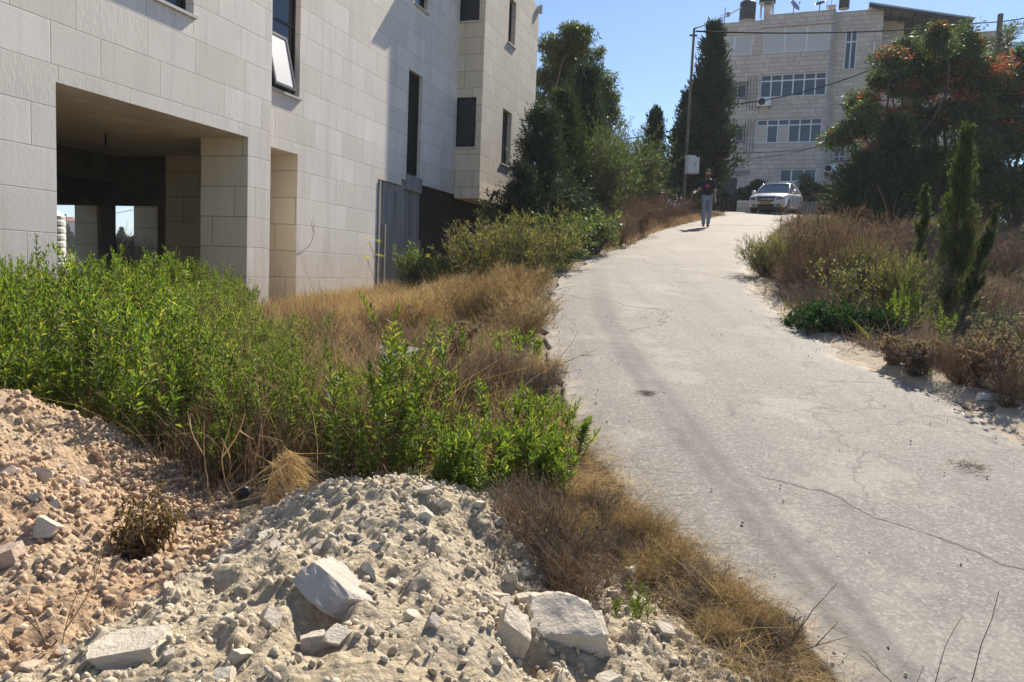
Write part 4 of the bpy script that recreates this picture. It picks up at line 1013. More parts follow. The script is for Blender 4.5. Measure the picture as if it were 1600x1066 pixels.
for k, (px, py, h, n, lab) in enumerate([(1425, 590, .34, 22, 'dried thistle clump at the edge of the sandy verge'), (1570, 625, .62, 20, 'tall dried thistle at right edge of the photo'), (1530, 600, .42, 14, 'dried thistle between the young cypress and the tall thistle'), (700, 590, .5, 5, 'dried thistle between the two dark green weeds'), (1400, 575, .26, 12, 'smaller dried thistle toward the creeper')]):
    P = G(px, py); put_plant(thistle(300 + k, h, n), 'dried_thistle', P.x, P.y, 1, k, lab, 'thistle', names=('stem', 'seed_head'))
P = G(1575, 640); put_plant(brown[1], 'dry_bush', P.x, P.y, .32, 1, 'small dark dry bush under the tall thistle at right', 'bush')
P = G(1500, 605); put_plant(brown[2], 'dry_bush', P.x, P.y, .42, 1, 'dark dry bush at the foot of the tall young cypress', 'bush')
P = G(1432, 592); put_plant(grey[2], 'dry_bush', P.x, P.y, .35, 1, 'greyish dry bush wrapped round the thistle clump on the sandy verge', 'bush')

# --- conifers -------------------------------------------------------------------------------------
def cypress_meshes(seed, h, rad, n, L, Wd, mat, base=.04, lobes=.25, prof=None, out=.5, mt='bark', tw=.02, tuft=.86, jit=.28):
    r = np.random.default_rng(seed)
    prof = prof or ([0, .08, .3, .6, .85, 1], [.55, .85, 1, .75, .38, .04])
    u = r.random(n) ** .85 * (1 - base) + base; a = r.uniform(0, 2 * pi, n)
    R_ = np.interp(u, *prof) * rad
    ph = r.uniform(0, 6.28, 6); lob = sum(np.sin(a * (k + 2) + u * h * (2.2 + k) + ph[k]) for k in range(4)) / 4
    R_ = R_ * (1 + lob * lobes); q = R_ * np.clip(1 - np.abs(r.normal(size=n)) * .33, .05, 1.25)
    nt_ = int(24 + h * 9); tu = r.random(nt_) ** .9 * .9; ta = r.uniform(0, 2 * pi, nt_); k_ = r.integers(0, nt_, n); f_ = r.random(n) ** .8; use = r.random(n) < tuft
    tl = (rad * 1.0 + h * .05) * r.uniform(.5, 1.7, nt_); Rt = np.interp(tu, *prof) * rad * r.uniform(.6, 1.5, nt_)
    u = np.where(use, np.clip((tu[k_] * h + tl[k_] * f_ * 1.2) / h, 0, 1.02), u); a = np.where(use, ta[k_] + r.normal(size=n) * .16 / (.35 + f_), a)
    q = np.where(use, np.minimum(Rt[k_] * (.35 + .65 * f_), np.interp(u, *prof) * rad * 1.5) * np.clip((1.03 - u) * 4, .04, 1) * (1 + r.normal(size=n) * .10), q * .8)
    P = np.stack([np.cos(a) * q, np.sin(a) * q, u * h], 1)
    D = np.stack([np.cos(a) * out, np.sin(a) * out, np.full(n, 1.0)], 1) + r.normal(size=(n, 3)) * jit
    LL = L * r.uniform(.6, 1.3, n); V1, F1 = sprays(P, D, LL, Wd * r.uniform(.7, 1.2, n), r)
    k = 60; uu = np.linspace(0, .97, 14)[:, None]; tr_ = np.concatenate([np.zeros((14, 2)), uu * h], 1); tr_[:, :2] += r.normal(size=(14, 2)) * tw * .5
    paths = [tr_]; rads = [(tw * 1.6 + h * .006, .004)]
    for j in range(k):
        z = r.uniform(.03, .9); a_ = r.uniform(0, 6.28); rr = np.interp(z, *prof) * rad * .8
        paths.append(curve_path((0, 0, z * h), (cos(a_) * rr, sin(a_) * rr, z * h + rr * 1.2), r, 4, .08)); rads.append((tw * .3 + .004, .003))
    Vs, Fs = stalks(paths, rads, 6)
    return npmesh('trunk', Vs, Fs, M[mt], link=False), npmesh('crown', V1, F1, mat, link=False)
def conifer_meshes(seed, h, rad, nlimb, n, L, Wd, mat, up=(.25, .8), sp=.10, low=.05, pw=.75):
    """open conifer with separate limbs and gaps"""
    r = np.random.default_rng(seed); paths = [np.concatenate([r.normal(size=(12, 2)) * .03, np.linspace(0, 1, 12)[:, None] * h], 1)]; rads = [(h * .014, .006)]; P = []; D = []
    for k in range(nlimb):
        z = r.random() ** .8 * (.96 - low) + low; a = r.uniform(0, 6.28); ln = rad * ((1 - z) ** pw * r.uniform(.5, 1.2) + .08)
        e = np.array([cos(a) * ln, sin(a) * ln, z * h + ln * r.uniform(*up)]); p = curve_path((0, 0, z * h * .97), e, r, 6, .08); paths.append(p); rads.append((.08 * sp + .010 * ln, .003))
        m_ = int(n / nlimb * (.4 + ln / rad)); u = r.uniform(.15, 1, m_) ** .8; i = np.clip((u * 5).astype(int), 0, 4); f = (u * 5 - i)[:, None]
        q = p[i] * (1 - f) + p[i + 1] * f; q = q + r.normal(size=q.shape) * (sp + .05 * ln) * [1, 1, .9]; P.append(q); D.append(np.tile(unit(e - p[0]), (m_, 1)) + Z3 * .35 + r.normal(size=q.shape) * .5)
    P = np.concatenate(P); D = np.concatenate(D); LL = L * r.uniform(.6, 1.3, len(P)); V, F = sprays(P, D, LL, LL * Wd, r); Vs, Fs = stalks(paths, rads, 5)
    return npmesh('trunk', Vs, Fs, M['bark'], link=False), npmesh('crown', V, F, mat, link=False)
TN = ('trunk', 'crown')
def put_tree(name, px, Y, meshes, label, cat_='tree', s=1, tilt=(0, 0), z=None, top=None):
    P = W(px, 300, Y)
    if top is not None:
        vz = max(v.co.z for v in meshes[1].vertices); s = (W(px, top, Y).z - gz(P.x, P.y)) / vz; s = (s * .5 + .5, s * .5 + .5, s)
    return put_plant(meshes, name, P.x, P.y, s, 0, label, cat_, None, tilt, z=z if z is not None else gz(P.x, P.y) - .05, names=TN)
put_tree('cypress_tree', 1494, 11.0, conifer_meshes(1, 3.4, .30, 170, 17000, .07, .20, M['lf_cypress_y'], (1.3, 2.8), .012, .0, .65), 'tall slender young cypress at right, beside the sandy verge', 'cypress', tilt=(0, .03), top=180)
put_tree('cypress_tree', 1512, 10.9, conifer_meshes(2, 2.2, .14, 70, 5000, .07, .20, M['lf_cypress_y'], (1.3, 2.8), .012, .0, .7), 'leaning side shoot of cypress just right of the tall slender one', 'cypress', tilt=(0, .20), top=300)
put_tree('cypress_tree', 1446, 12.5, conifer_meshes(3, 2.4, .14, 80, 5500, .075, .20, M['lf_cypress_y'], (1.3, 2.8), .012, .0, .7), 'short slender young cypress left of the tall one', 'cypress', top=278)
put_tree('cypress_tree', 1101, 36, conifer_meshes(4, 9.4, 1.60, 210, 32000, .26, .26, M['lf_cypress'], (.45, 1.25), .11, .02, .95), 'tall dark cypress behind the utility pole, left of the apartment block', 'cypress', top=22)
put_tree('cypress_tree', 1070, 35, conifer_meshes(14, 6.2, 1.2, 110, 12000, .26, .26, M['lf_cypress'], (.45, 1.25), .11, .02, .9), 'shorter dark cypress pressed against the left of the tall one', 'cypress', top=130)
put_tree('cypress_tree', 1016, 33, conifer_meshes(5, 5.0, .90, 80, 8000, .22, .26, M['lf_cypress'], (.5, 1.4), .08, .02, .9), 'small ragged cypress standing alone against the sky', 'cypress', top=160)
put_tree('cypress_tree', 912, 22.5, conifer_meshes(6, 5.0, .60, 120, 17000, .17, .24, M['lf_cypress'], (1.0, 2.4), .09, .02, .45), 'narrow dark cypress in front of the tall eucalyptus', 'cypress', top=85)
put_tree('conifer_tree', 845, 19, conifer_meshes(10, 4.1, 1.15, 90, 20000, .12, .22, M['lf_cypress']), 'dark pointed conifer overlapping the corner of the stone building', 'conifer', top=150)
put_tree('conifer_tree', 815, 17.5, conifer_meshes(11, 2.6, .75, 90, 12000, .11, .22, M['lf_cypress']), 'smaller conifer under the projecting bay', 'conifer', top=240)
put_tree('conifer_tree', 872, 20.5, conifer_meshes(12, 4.6, .95, 100, 17000, .13, .24, M['lf_dark']), 'dense dark conifer behind the pointed one near the building', 'conifer', top=120)
put_tree('conifer_tree', 1395, 26, conifer_meshes(13, 4.2, 1.1, 90, 9000, .22, .2, M['lf_dark']), 'feathery conifer in front of the big red-tinged tree, left side', 'conifer', top=165)
put_tree('conifer_tree', 1345, 28, conifer_meshes(15, 3.2, 1.4, 90, 10000, .22, .2, M['lf_dark']), 'low feathery conifer at the left foot of the big tree', 'conifer', top=225)

# --- broad trees -----------------------------------------------------------------------------------
def broad_meshes(seed, h, blobs, n, L, Wd, mats, trunks=((0, 0),), p2=0.0, tr=.12, hang=0.0, gap=.35, red_top=False, clump=.34):
    """blobs: (x,y,z,r) crown masses; foliage gathers in small clumps inside them, limbs run to the clumps"""
    r = np.random.default_rng(seed); paths = []; rads = []; C = []; tot = sum(b[3] ** 2.2 for b in blobs)
    for bx_, by_, bz_, br in blobs:
        t0 = min(trunks, key=lambda t: (t[0] - bx_) ** 2 + (t[1] - by_) ** 2)
        mid = np.array([(t0[0] * .6 + bx_ * .4), (t0[1] * .6 + by_ * .4), bz_ * .45]); paths.append(np.concatenate([curve_path((t0[0], t0[1], -.1), mid, r, 5, .05), curve_path(mid, (bx_, by_, bz_), r, 5, .08)[1:]])); rads.append((tr, tr * .22))
        m_ = max(5, int(160 * br ** 2.2 / tot * 3)); d = unit(r.normal(size=(m_, 3))); q = np.array([bx_, by_, bz_]) + d * br * (r.random((m_, 1)) ** .45) * [1, 1, .85]
        C.append(np.concatenate([q, np.full((m_, 1), br)], 1))
        for k in range(min(m_, 14)): paths.append(curve_path((bx_, by_, bz_ - br * .3), q[k], r, 4, .1)); rads.append((tr * .18, .006))
    C = np.concatenate(C); C = C[r.random(len(C)) > gap * .3]
    per = n // len(C); idx = np.repeat(np.arange(len(C)), per); cr = clump * (.6 + .8 * r.random(len(C)))
    off = unit(r.normal(size=(len(idx), 3))) * (r.random((len(idx), 1)) ** .5) * cr[idx][:, None]
    P = C[idx, :3] + off * [1, 1, .7]; D = unit(off) * .6 + r.normal(size=P.shape) * .6; D[:, 2] -= hang
    LL = L * r.uniform(.6, 1.3, len(P)); V, F = sprays(P, D, LL, LL * Wd, r)
    mi = np.zeros(len(P), int)
    if p2: 
        redc = (r.random(len(C)) < p2) & ((C[:, 2] > np.percentile(C[:, 2], 25)))
        mi = (redc[idx] & (off[:, 2] > -.15 * clump)).astype(int)
    Vs, Fs = stalks(paths, rads, 6)
    return npmesh('trunk', Vs, Fs, M['bark'], link=False), npmesh('crown', V, F, mats, mi if p2 else None, link=False)
# eucalyptus behind the building corner
eb = [(-.2, 0, 8.0, .75), (.35, 0, 7.6, .65), (-.5, .2, 7.2, .8), (.0, 0, 6.3, .8), (.9, 0, 6.6, .55), (1.1, 0, 5.6, .6), (.6, 0, 5.2, .8), (-.6, 0, 5.3, .9), (-.8, .1, 7.5, .5), (-.9, 0, 6.4, .55), (.35, .1, 6.9, .6), (1.35, 0, 6.1, .45), (-1.0, 0, 4.4, .6), (.1, 0, 8.2, .5), (1.3, 0, 5.0, .5), (.9, .1, 4.3, .7), (.1, 0, 4.0, .9), (-.4, .2, 3.0, 1.0), (.7, 0, 3.0, .8)]
put_tree('eucalyptus_tree', 888, 29, broad_meshes(20, 9, eb, 60000, .16, .22, M['lf_euca'], tr=.10, hang=.5, clump=.26, gap=.8), 'tall loose eucalyptus rising beside the roofline of the stone building', 'tree', top=25)
for k, (px, Y, s, lab) in enumerate([(955, 25, 1.0, 'airy bamboo-like shrub against the sky, right of the narrow cypress'), (990, 27, .95, 'airy willowy shrub left of the small ragged cypress'), (930, 21, .9, 'grey green willowy shrub below the narrow cypress'), (1010, 30, .8, 'willowy green shrub at the foot of the small ragged cypress')]):
    wl = bush_meshes(400 + k, 1.9, 2.9, 100, 11000, .12, .16, M['lf_olive'], M['twig'], .8, .010, bare=.25)
    P = W(px, 300, Y); put_plant(wl, 'willowy_shrub', P.x, P.y, s, k, lab, 'shrub')
for k, (px, py, s, lab) in enumerate([(845, 385, 1.0, 'dark leafy undergrowth at the foot of the pointed conifer'), (900, 375, 1.1, 'dark leafy undergrowth below the narrow cypress'), (950, 362, 1.0, 'dark leafy undergrowth below the willowy shrubs')]):
    P = G(px, py); ub = bush_meshes(410 + k, 1.7, 1.3, 70, 5200, .10, .3, M['lf_dark'], M['twig'], .4, .008); put_plant(ub, 'leafy_bush', P.x - .5, P.y, s, k, lab, 'bush')
# big tree on the right, in front of the apartment block
P0_ = W(1480, 300, 30)
def rel(px, py, Y): q = W(px, py, Y); return (q.x - P0_.x, q.y - P0_.y, q.z - gz(P0_.x, P0_.y))
rb = []
for px, py, rr in [(1345, 165, .8), (1325, 215, .75), (1370, 240, .9), (1340, 190, .7), (1390, 130, .9), (1400, 190, 1.0), (1420, 80, .8), (1440, 130, 1.0), (1395, 95, .55), (1470, 60, .75), (1480, 110, 1.1), (1450, 190, 1.1), (1520, 70, .8), (1545, 120, 1.1), (1510, 170, 1.2), (1580, 150, 1.1), (1620, 130, 1.1), (1575, 210, 1.2), (1520, 235, 1.2), (1450, 245, 1.1), (1620, 210, 1.2), (1390, 280, .9), (1450, 285, .9), (1510, 290, 1.0), (1570, 285, 1.1), (1630, 280, 1.1), (1600, 100, .8), (1680, 180, 1.4), (1690, 250, 1.3)]:
    rb.append(rel(px, py, 30 + R1.uniform(-1.1, 1.1)) + (rr * .80,))
tb = broad_meshes(21, 7, rb, 150000, .17, .30, [M['lf_sumac'], M['lf_red']], trunks=((0, 0), (1.6, .6), (-2.0, .2), (3.0, .5)), p2=.22, tr=.10, hang=.25, clump=.50, gap=.2)
put_plant(tb, 'broad_tree', P0_.x, P0_.y, 1, 0, 'big bushy tree with rust-red seed clusters in front of the apartment block', 'tree', names=TN)
# palm top beyond it
P = W(1573, 70, 38); zb = gz(P.x, P.y); r = np.random.default_rng(33)
paths = [np.array([[0, 0, 0], [.05, 0, 3], [0, 0, P.z - zb]])]; Pl = []; Dl = []; Ll = []
for k in range(34):
    a = r.uniform(0, 6.28); el = r.uniform(-.5, 1.3); d = np.array([cos(a) * cos(el), sin(a) * cos(el), sin(el)]); top = paths[0][-1]
    t = np.linspace(0, 1, 9)[:, None]; fr = top + d * t * 1.5 - Z3 * t * t * .55; paths.append(fr)
    for j in range(26):
        q = fr[min(8, 3 + j // 5)]; s_ = unit(np.cross(d, Z3)); v = s_ * (1 if j % 2 else -1) * r.uniform(.2, 1) + d * r.uniform(.3, 1.1) - Z3 * .2; Pl.append(q); Dl.append(v); Ll.append(r.uniform(.35, .6))
V, F = sprays(np.array(Pl), np.array(Dl), np.array(Ll), .035, r); Vs, Fs = stalks(paths, [(.16, .13)] + [(.015, .006)] * 34, 7)
put_plant((npmesh('trunk', Vs, Fs, M['bark'], link=False), npmesh('crown', V, F, M['lf_olive'], link=False)), 'palm_tree', P.x, P.y, 1, 0, 'palm with fan leaves at the top right beyond the big tree', 'palm', names=TN)
# cycads and hedge in front of the block
def hedge(name, x0, x1, y, h, seed, label, mat, n=14000, dep=1.2):
    r = np.random.default_rng(seed); X = r.uniform(x0, x1, n); top = h * (1 + fbm(X, X * 0, .9, 3, seed) * .7); u = r.random(n) ** .6
    P = np.stack([X, y + r.normal(size=n) * dep * .3, u * top], 1); zb = gz((x0 + x1) / 2, y); P[:, 2] += 0
    D = r.normal(size=P.shape) + Z3 * .4; V, F = sprays(P - [(x0 + x1) / 2, y, 0], D, r.uniform(.12, .24, n), .07, r)
    st = [curve_path((q, 0, -.05), (q + .1, .05, h * .8), r, 4, .05) for q in np.linspace(x0 - (x0 + x1) / 2 + .3, (x1 - x0) / 2 - .3, int((x1 - x0) * 2))]
    Vs, Fs = stalks(st, [(.03, .01)] * len(st), 5)
    return put_plant((npmesh('stem', Vs, Fs, M['bark'], link=False), npmesh('foliage', V, F, mat, link=False)), name, (x0 + x1) / 2, y, 1, 0, label, 'hedge', z=zb)
hedge('hedge', 12.4, 15.6, 43.8, 1.75, 51, 'dark hedge behind the parked car on its left', M['lf_dark'])
hedge('hedge', 15.5, 20.0, 42.8, 2.1, 52, 'dark hedge behind the parked car on its right', M['lf_dark'], 18000)
hedge('hedge', 9.6, 12.6, 44.5, 1.5, 53, 'dark hedge between the tall cypress and the cycad', M['lf_cypress'])
hedge('hedge', 4.5, 9.5, 41, 3.0, 56, 'dark undergrowth behind the utility pole, left of the walking person', M['lf_dark'], 16000, 2.0)
hedge('hedge', 17.0, 25, 36.5, 1.9, 54, 'dark undergrowth hedge below the big tree', M['lf_dark'], 22000, 2.0)
hedge('hedge', 24, 36, 34.5, 5.4, 55, 'tall dark hedge closing the view at the right edge', M['lf_dark'], 26000, 2.4)
def cycad(px, py, Y, s, label, seed):
    P = W(px, py, Y); r = np.random.default_rng(seed); Pl = []; Dl = []; Ll = []; paths = [np.array([[0, 0, 0], [0, 0, .3], [0, 0, .6]])]
    for k in range(36):
        a = r.uniform(0, 6.28); el = r.uniform(.0, 1.35); d = np.array([cos(a) * cos(el), sin(a) * cos(el), sin(el)]); t = np.linspace(0, 1, 8)[:, None]
        fr = np.array([0, 0, .6]) + d * t * 1.1 - Z3 * t * t * .35; paths.append(fr)
        for j in range(44):
            q = fr[1 + j // 7 if 1 + j // 7 < 8 else 7]; sd = unit(np.cross(d, Z3)); Pl.append(q + d * r.uniform(-.08, .08)); Dl.append(sd * (1 if j % 2 else -1) + d * .5 + Z3 * .15); Ll.append(r.uniform(.14, .24))
    V, F = sprays(np.array(Pl), np.array(Dl), np.array(Ll), .03, r); Vs, Fs = stalks(paths, [(.14, .13)] + [(.012, .004)] * 36, 6)
    put_plant((npmesh('trunk', Vs, Fs, M['bark'], link=False), npmesh('crown', V, F, M['lf_dark'], link=False)), 'cycad', P.x, P.y, s, 0, label, 'cycad', names=TN)
cycad(1172, 300, 44, 1.05, 'cycad left of the parked car, in front of the apartment door', 61)
cycad(1243, 300, 43.5, 1.0, 'cycad above the parked car in front of the ground floor windows', 62)
# far trees seen through the open bays
for k, (px, Y, h, rad, lab) in enumerate([(106, 150, 4.6, .7, 'far dark cypress right of the red-roofed house, taller one'), (111, 150, 3.6, .6, 'far dark cypress right of the red-roofed house, shorter one'), (190, 120, 4.2, .65, 'far dark cypress left of the two storey house, tallest'), (186, 120, 3.3, .7, 'far dark cypress at the left edge of the middle opening')]):
    put_tree('cypress_tree', px, Y, cypress_meshes(70 + k, h, rad, 1800, .5, .16, M['lf_dark'], tw=.05), lab, 'cypress')
P = W(207, 380, 140); put_plant(broad_meshes(75, 4, [(0, 0, 2.6, 1.1), (1.6, 0, 3.4, 1.0), (-1.2, 0, 2.6, .9), (3.0, 0, 3.0, .8)], 3000, .5, .35, M['lf_dark'], tr=.15), 'broad_tree', P.x, P.y, 1, 0, 'far flat-topped tree above the two storey house', 'tree', names=TN)
P = W(100, 380, 130); put_plant(broad_meshes(76, 3, [(0, 0, 1.2, 1.0), (1.8, 0, 1.0, .9), (-1.6, 0, 1.1, .9)], 2600, .4, .35, M['lf_dark'], tr=.15), 'broad_tree', P.x, P.y, 1, 0, 'far low tree in front of the red-roofed house', 'tree', names=TN)
P = W(228, 410, 19); put_plant(brown[1], 'dry_bush', P.x, P.y, (1.3, 1.3, 1.4), 1, 'reddish dry bush behind the building, in the middle opening', 'bush')
P = W(206, 410, 18); put_plant(brown[0], 'dry_bush', P.x, P.y, (1.0, 1.0, 1.2), 3, 'brown dry bush behind the building, left of the reddish one', 'bush')
# ------------------------------------------------------------------ rubble piles
def tps(pts):
    A = np.array(pts, float); n = len(A); d = np.linalg.norm(A[:, None, :2] - A[None, :, :2], axis=2); K = np.where(d > 0, d ** 2 * np.log(d + 1e-12), 0) + np.eye(n) * .003
    Pm = np.concatenate([np.ones((n, 1)), A[:, :2]], 1); Mx = np.block([[K, Pm], [Pm.T, np.zeros((3, 3))]])
    w_ = np.linalg.solve(Mx, np.concatenate([A[:, 2], np.zeros(3)]))
    def f(x, y):
        x = np.asarray(x, float); y = np.asarray(y, float); out = w_[n] + w_[n + 1] * x + w_[n + 2] * y
        for i in range(n):
            q = np.hypot(x - A[i, 0], y - A[i, 1]); out = out + w_[i] * q ** 2 * np.log(q + 1e-12)
        return out
    return f
ctl = []
for px, py, Y in [(370, 828, 3.35), (430, 800, 3.4), (500, 775, 3.4), (560, 762, 3.35), (620, 757, 3.3), (690, 785, 3.2), (750, 845, 3.1), (810, 900, 3.0), (0, 612, 4.0), (60, 640, 4.0), (120, 682, 4.0), (180, 720, 4.05), (240, 757, 4.05), (300, 785, 4.0),
                  (200, 850, 3.15), (120, 800, 3.2), (30, 760, 3.3), (300, 900, 2.75), (0, 900, 2.6), (100, 950, 2.45), (0, 1066, 2.05), (120, 1066, 2.0), (250, 960, 2.35), (260, 1066, 1.9), (400, 880, 2.75), (400, 960, 2.3), (400, 1066, 1.85),
                  (540, 880, 2.65), (560, 980, 2.2), (560, 1066, 1.85), (700, 900, 2.65), (700, 1000, 2.15), (700, 1066, 1.93), (820, 1000, 2.35), (820, 1066, 2.1), (920, 1066, 2.2), (900, 960, 2.7)]:
    P = W(px, py, Y); ctl.append((P.x, P.y, P.z))
for x, y in [(-4.2, 4.2), (-4.2, 3), (-2.2, 4.9), (-1.4, 4.4), (-.6, 4.1), (0, 3.9), (.45, 3.5), (.75, 2.9), (.95, 2.4), (1.0, 1.6), (-3.2, 4.9)]: ctl.append((x, y, gz(x, y) - .04))
for x, y in [(-3.4, 1.0), (-1.5, .6), (0, .6), (.8, .8)]: ctl.append((x, y, .25))
pf = tps(ctl)
def split(x, y):   # >0 on the white side
    # line in plan through the valley between the two piles
    a = W(345, 822, 3.5); b = W(300, 900, 2.8); c = W(60, 1020, 2.15); c2 = W(-80, 1040, 2.1)
    pl = [(a.x - .1, 5), (a.x, a.y), (b.x, b.y), (c.x, c.y), (c2.x, c2.y - .1)]
    xx = np.interp(y, [p[1] for p in pl[::-1]], [p[0] for p in pl[::-1]]); return x - xx
CARVE = []
for px_, py_, Y_, dp_, rd_ in ((495, 990, 2.25, .10, .09), (430, 1010, 2.12, .07, .07), (640, 955, 2.45, .05, .07), (330, 950, 2.5, .05, .09), (700, 960, 2.4, .05, .05), (820, 1050, 2.25, .08, .09), (160, 960, 2.4, .05, .08)):
    q_ = W(px_, py_, Y_); CARVE.append((q_.x, q_.y, dp_, rd_))
def pile(x, y):
    z = pf(x, y); d = split(x, y)
    z = z + fbm(x, y, 2.2, 3, 61) * .07 + fbm(x, y, 8, 4, 62, .6) * .11 - .05 * np.exp(-(d / .12) ** 2)
    rid = 1 - np.abs(fbm(x, y, 5.5, 4, 63, .6)) * 4; z = z + np.clip(rid, 0, 1) * .03
    for qx, qy, dp, rd in CARVE: z = z - dp * np.exp(-(((x - qx) ** 2 + (y - qy) ** 2) / rd ** 2) ** 1.5)
    cl = vnoise(x, y, 11, 66); z = z + np.clip(cl - .55, 0, 1) * .04 + fbm(x, y, 34, 4, 64, .75) * .014
    return z
def mat_rubble(name, cs, dark):
    t = NT(name); tc = t.n('ShaderNodeNewGeometry').outputs['Position']
    a = t.noise(tc, 1.7, 4).outputs[0]; b = t.noise(tc, 16, 6, .65).outputs[0]; c = t.noise(tc, 140, 5, .75).outputs[0]
    col = t.ramp(a, [(.34, cs[0]), (.5, cs[1]), (.66, cs[2])])
    vo = t.n('ShaderNodeTexVoronoi'); vo.inputs['Scale'].default_value = 42; t.l(tc, vo.inputs['Vector']); vc = t.n('ShaderNodeSeparateColor'); t.l(vo.outputs['Color'], vc.inputs[0])
    col = t.mix(t.math('MULTIPLY', vc.outputs[0], .35), col, cs[2]); col = t.mix(t.math('MULTIPLY', vc.outputs[1], .22), col, dark)
    col = t.mix(t.math('MULTIPLY', t.ramp(b, [(.35, 1.0), (.55, 0.0)]), .55), col, dark)
    col = t.mix(t.math('MULTIPLY', t.ramp(c, [(.38, 1.0), (.5, 0.0)]), .4), col, dark)
    t.col(col); t.b.inputs['Roughness'].default_value = .95
    h = t.math('ADD', t.math('ADD', t.math('MULTIPLY', b, 1.0), t.math('MULTIPLY', c, .35)), t.math('MULTIPLY', vo.outputs['Distance'], -.5)); t.bump(h, 1.0, .03); return t.m
M['rub_w'] = mat_rubble('white_rubble', [(.58, .48, .31), (.64, .545, .385), (.58, .50, .38)], (.27, .21, .14))
M['rub_p'] = mat_rubble('reddish_rubble', [(.55, .36, .21), (.60, .43, .27), (.62, .52, .36)], (.29, .18, .11))
xs = np.arange(-4.3, 1.15, .0135); ys = np.arange(1.0, 5.0, .0135)
X, Y = np.meshgrid(xs, ys); Zp = pile(X, Y); D = split(X, Y) + fbm(X, Y, 3, 4, 71) * .35
def sub(mask, Z, name, mat, label):
    i = np.arange(X.size).reshape(X.shape); f = np.stack([i[:-1, :-1], i[:-1, 1:], i[1:, 1:], i[1:, :-1]], -1).reshape(-1, 4)
    keep = mask.ravel()[f].all(1); f = f[keep]; used = np.unique(f); mp = np.full(X.size, -1); mp[used] = np.arange(len(used))
    V = np.stack([X.ravel(), Y.ravel(), Z.ravel()], 1)[used]; o = npmesh(name, V, mp[f], mat, smooth=True)
    return tag(o, label, 'rubble pile')
gg = ground(X, Y)
sub((D > -.15) & (Zp > gg - .05) & (Y < 4.4), Zp - .03 * np.clip(-D / .15, 0, 1), 'rubble_pile', M['rub_w'], 'heap of pale cream limestone rubble in the near foreground')
sub((D < .06) & (Zp > gg - .05), Zp - .035 * np.clip((D + .04) / .1, 0, 1), 'rubble_pile', M['rub_p'], 'heap of reddish rubble and gravel at the left edge of the photo')
# stones ------------------------------------------------------------------------------------------
def ico(sub_):
    bm = bmesh.new(); bmesh.ops.create_icosphere(bm, subdivisions=sub_, radius=1); V = np.array([v.co[:] for v in bm.verts]); F = np.array([[v.index for v in f.verts] for f in bm.faces]); bm.free(); return V, F
def mat_stone(name, cs, isl=True):
    t = NT(name); geo = t.n('ShaderNodeNewGeometry'); tc = t.n('ShaderNodeTexCoord').outputs['Object']; oi = t.n('ShaderNodeObjectInfo')
    rnd = geo.outputs['Random Per Island'] if isl else oi.outputs['Random']
    col = t.ramp(rnd, [(k / (len(cs) - 1), c) for k, c in enumerate(cs)])
    p = geo.outputs['Position']; a = t.noise(p, 9, 6, .65).outputs[0]; b = t.noise(p, 70, 5, .7).outputs[0]
    col = t.mix(t.math('MULTIPLY', t.ramp(a, [(.38, 1.0), (.6, 0.0)]), .5), col, tuple(c * .62 for c in cs[1])); col = t.mix(t.math('MULTIPLY', t.ramp(b, [(.5, 0.0), (.7, 1.0)]), .4), col, tuple(min(1, c * 1.2) for c in cs[1]))
    t.col(col); t.b.inputs['Roughness'].default_value = .9; t.bump(t.math('ADD', a, t.math('MULTIPLY', b, .5)), .9, .018); return t.m
M['st_w'] = mat_stone('pale_stones', [(.54, .455, .32), (.64, .55, .41), (.55, .48, .37), (.68, .59, .44), (.44, .35, .25)])
M['st_p'] = mat_stone('reddish_stones', [(.46, .29, .175), (.60, .43, .28), (.56, .36, .21), (.64, .53, .38), (.42, .28, .18), (.56, .47, .35)])
M['rk_w'] = mat_stone('pale_rock', [(.56, .49, .38), (.62, .55, .44), (.58, .52, .42)], False)
M['rk_g'] = mat_stone('grey_rock', [(.47, .42, .34), (.54, .48, .40), (.50, .44, .36)], False)
M['rk_p'] = mat_stone('reddish_rock', [(.44, .30, .22), (.54, .42, .33), (.50, .36, .27)], False)
r = np.random.default_rng(99); iv, if_ = ico(1); iv2, if2 = ico(2)
def stone_shape(V, r, amp=.22, cuts=5):
    V = V.copy(); amp = amp * .6; cuts += 3
    for k in range(cuts):
        n = unit(r.normal(size=3)); dd = r.uniform(.35, .8); s = V @ n; V = V - np.clip(s - dd, 0, None)[:, None] * n
    V = V * (1 + r.normal(size=(len(V), 1)) * amp * .25); return V * np.array([1, r.uniform(.6, 1), r.uniform(.45, .85)])
protoV = [stone_shape(iv, r, .5) for _ in range(24)]
def rotm(a, b, c):
    return np.array(Euler((a, b, c)).to_matrix())
def scatter(n, xyf, size, zf, name, mat, sink=.3):
    Vs = np.zeros((n, len(iv), 3)); 
    xy = xyf(n); n = len(xy); Vs = Vs[:n]; z = zf(xy[:, 0], xy[:, 1]); s = size(n)
    for i in range(n):
        Vs[i] = protoV[r.integers(24)] @ rotm(*r.uniform(0, 6.28, 3)).T * s[i] + [xy[i, 0], xy[i, 1], z[i] + s[i] * (.5 - sink)]
    F = (np.arange(n)[:, None, None] * len(iv) + if_[None]).reshape(-1, 3)
    return tag(npmesh(name, Vs.reshape(-1, 3), F, mat), kind='stuff')
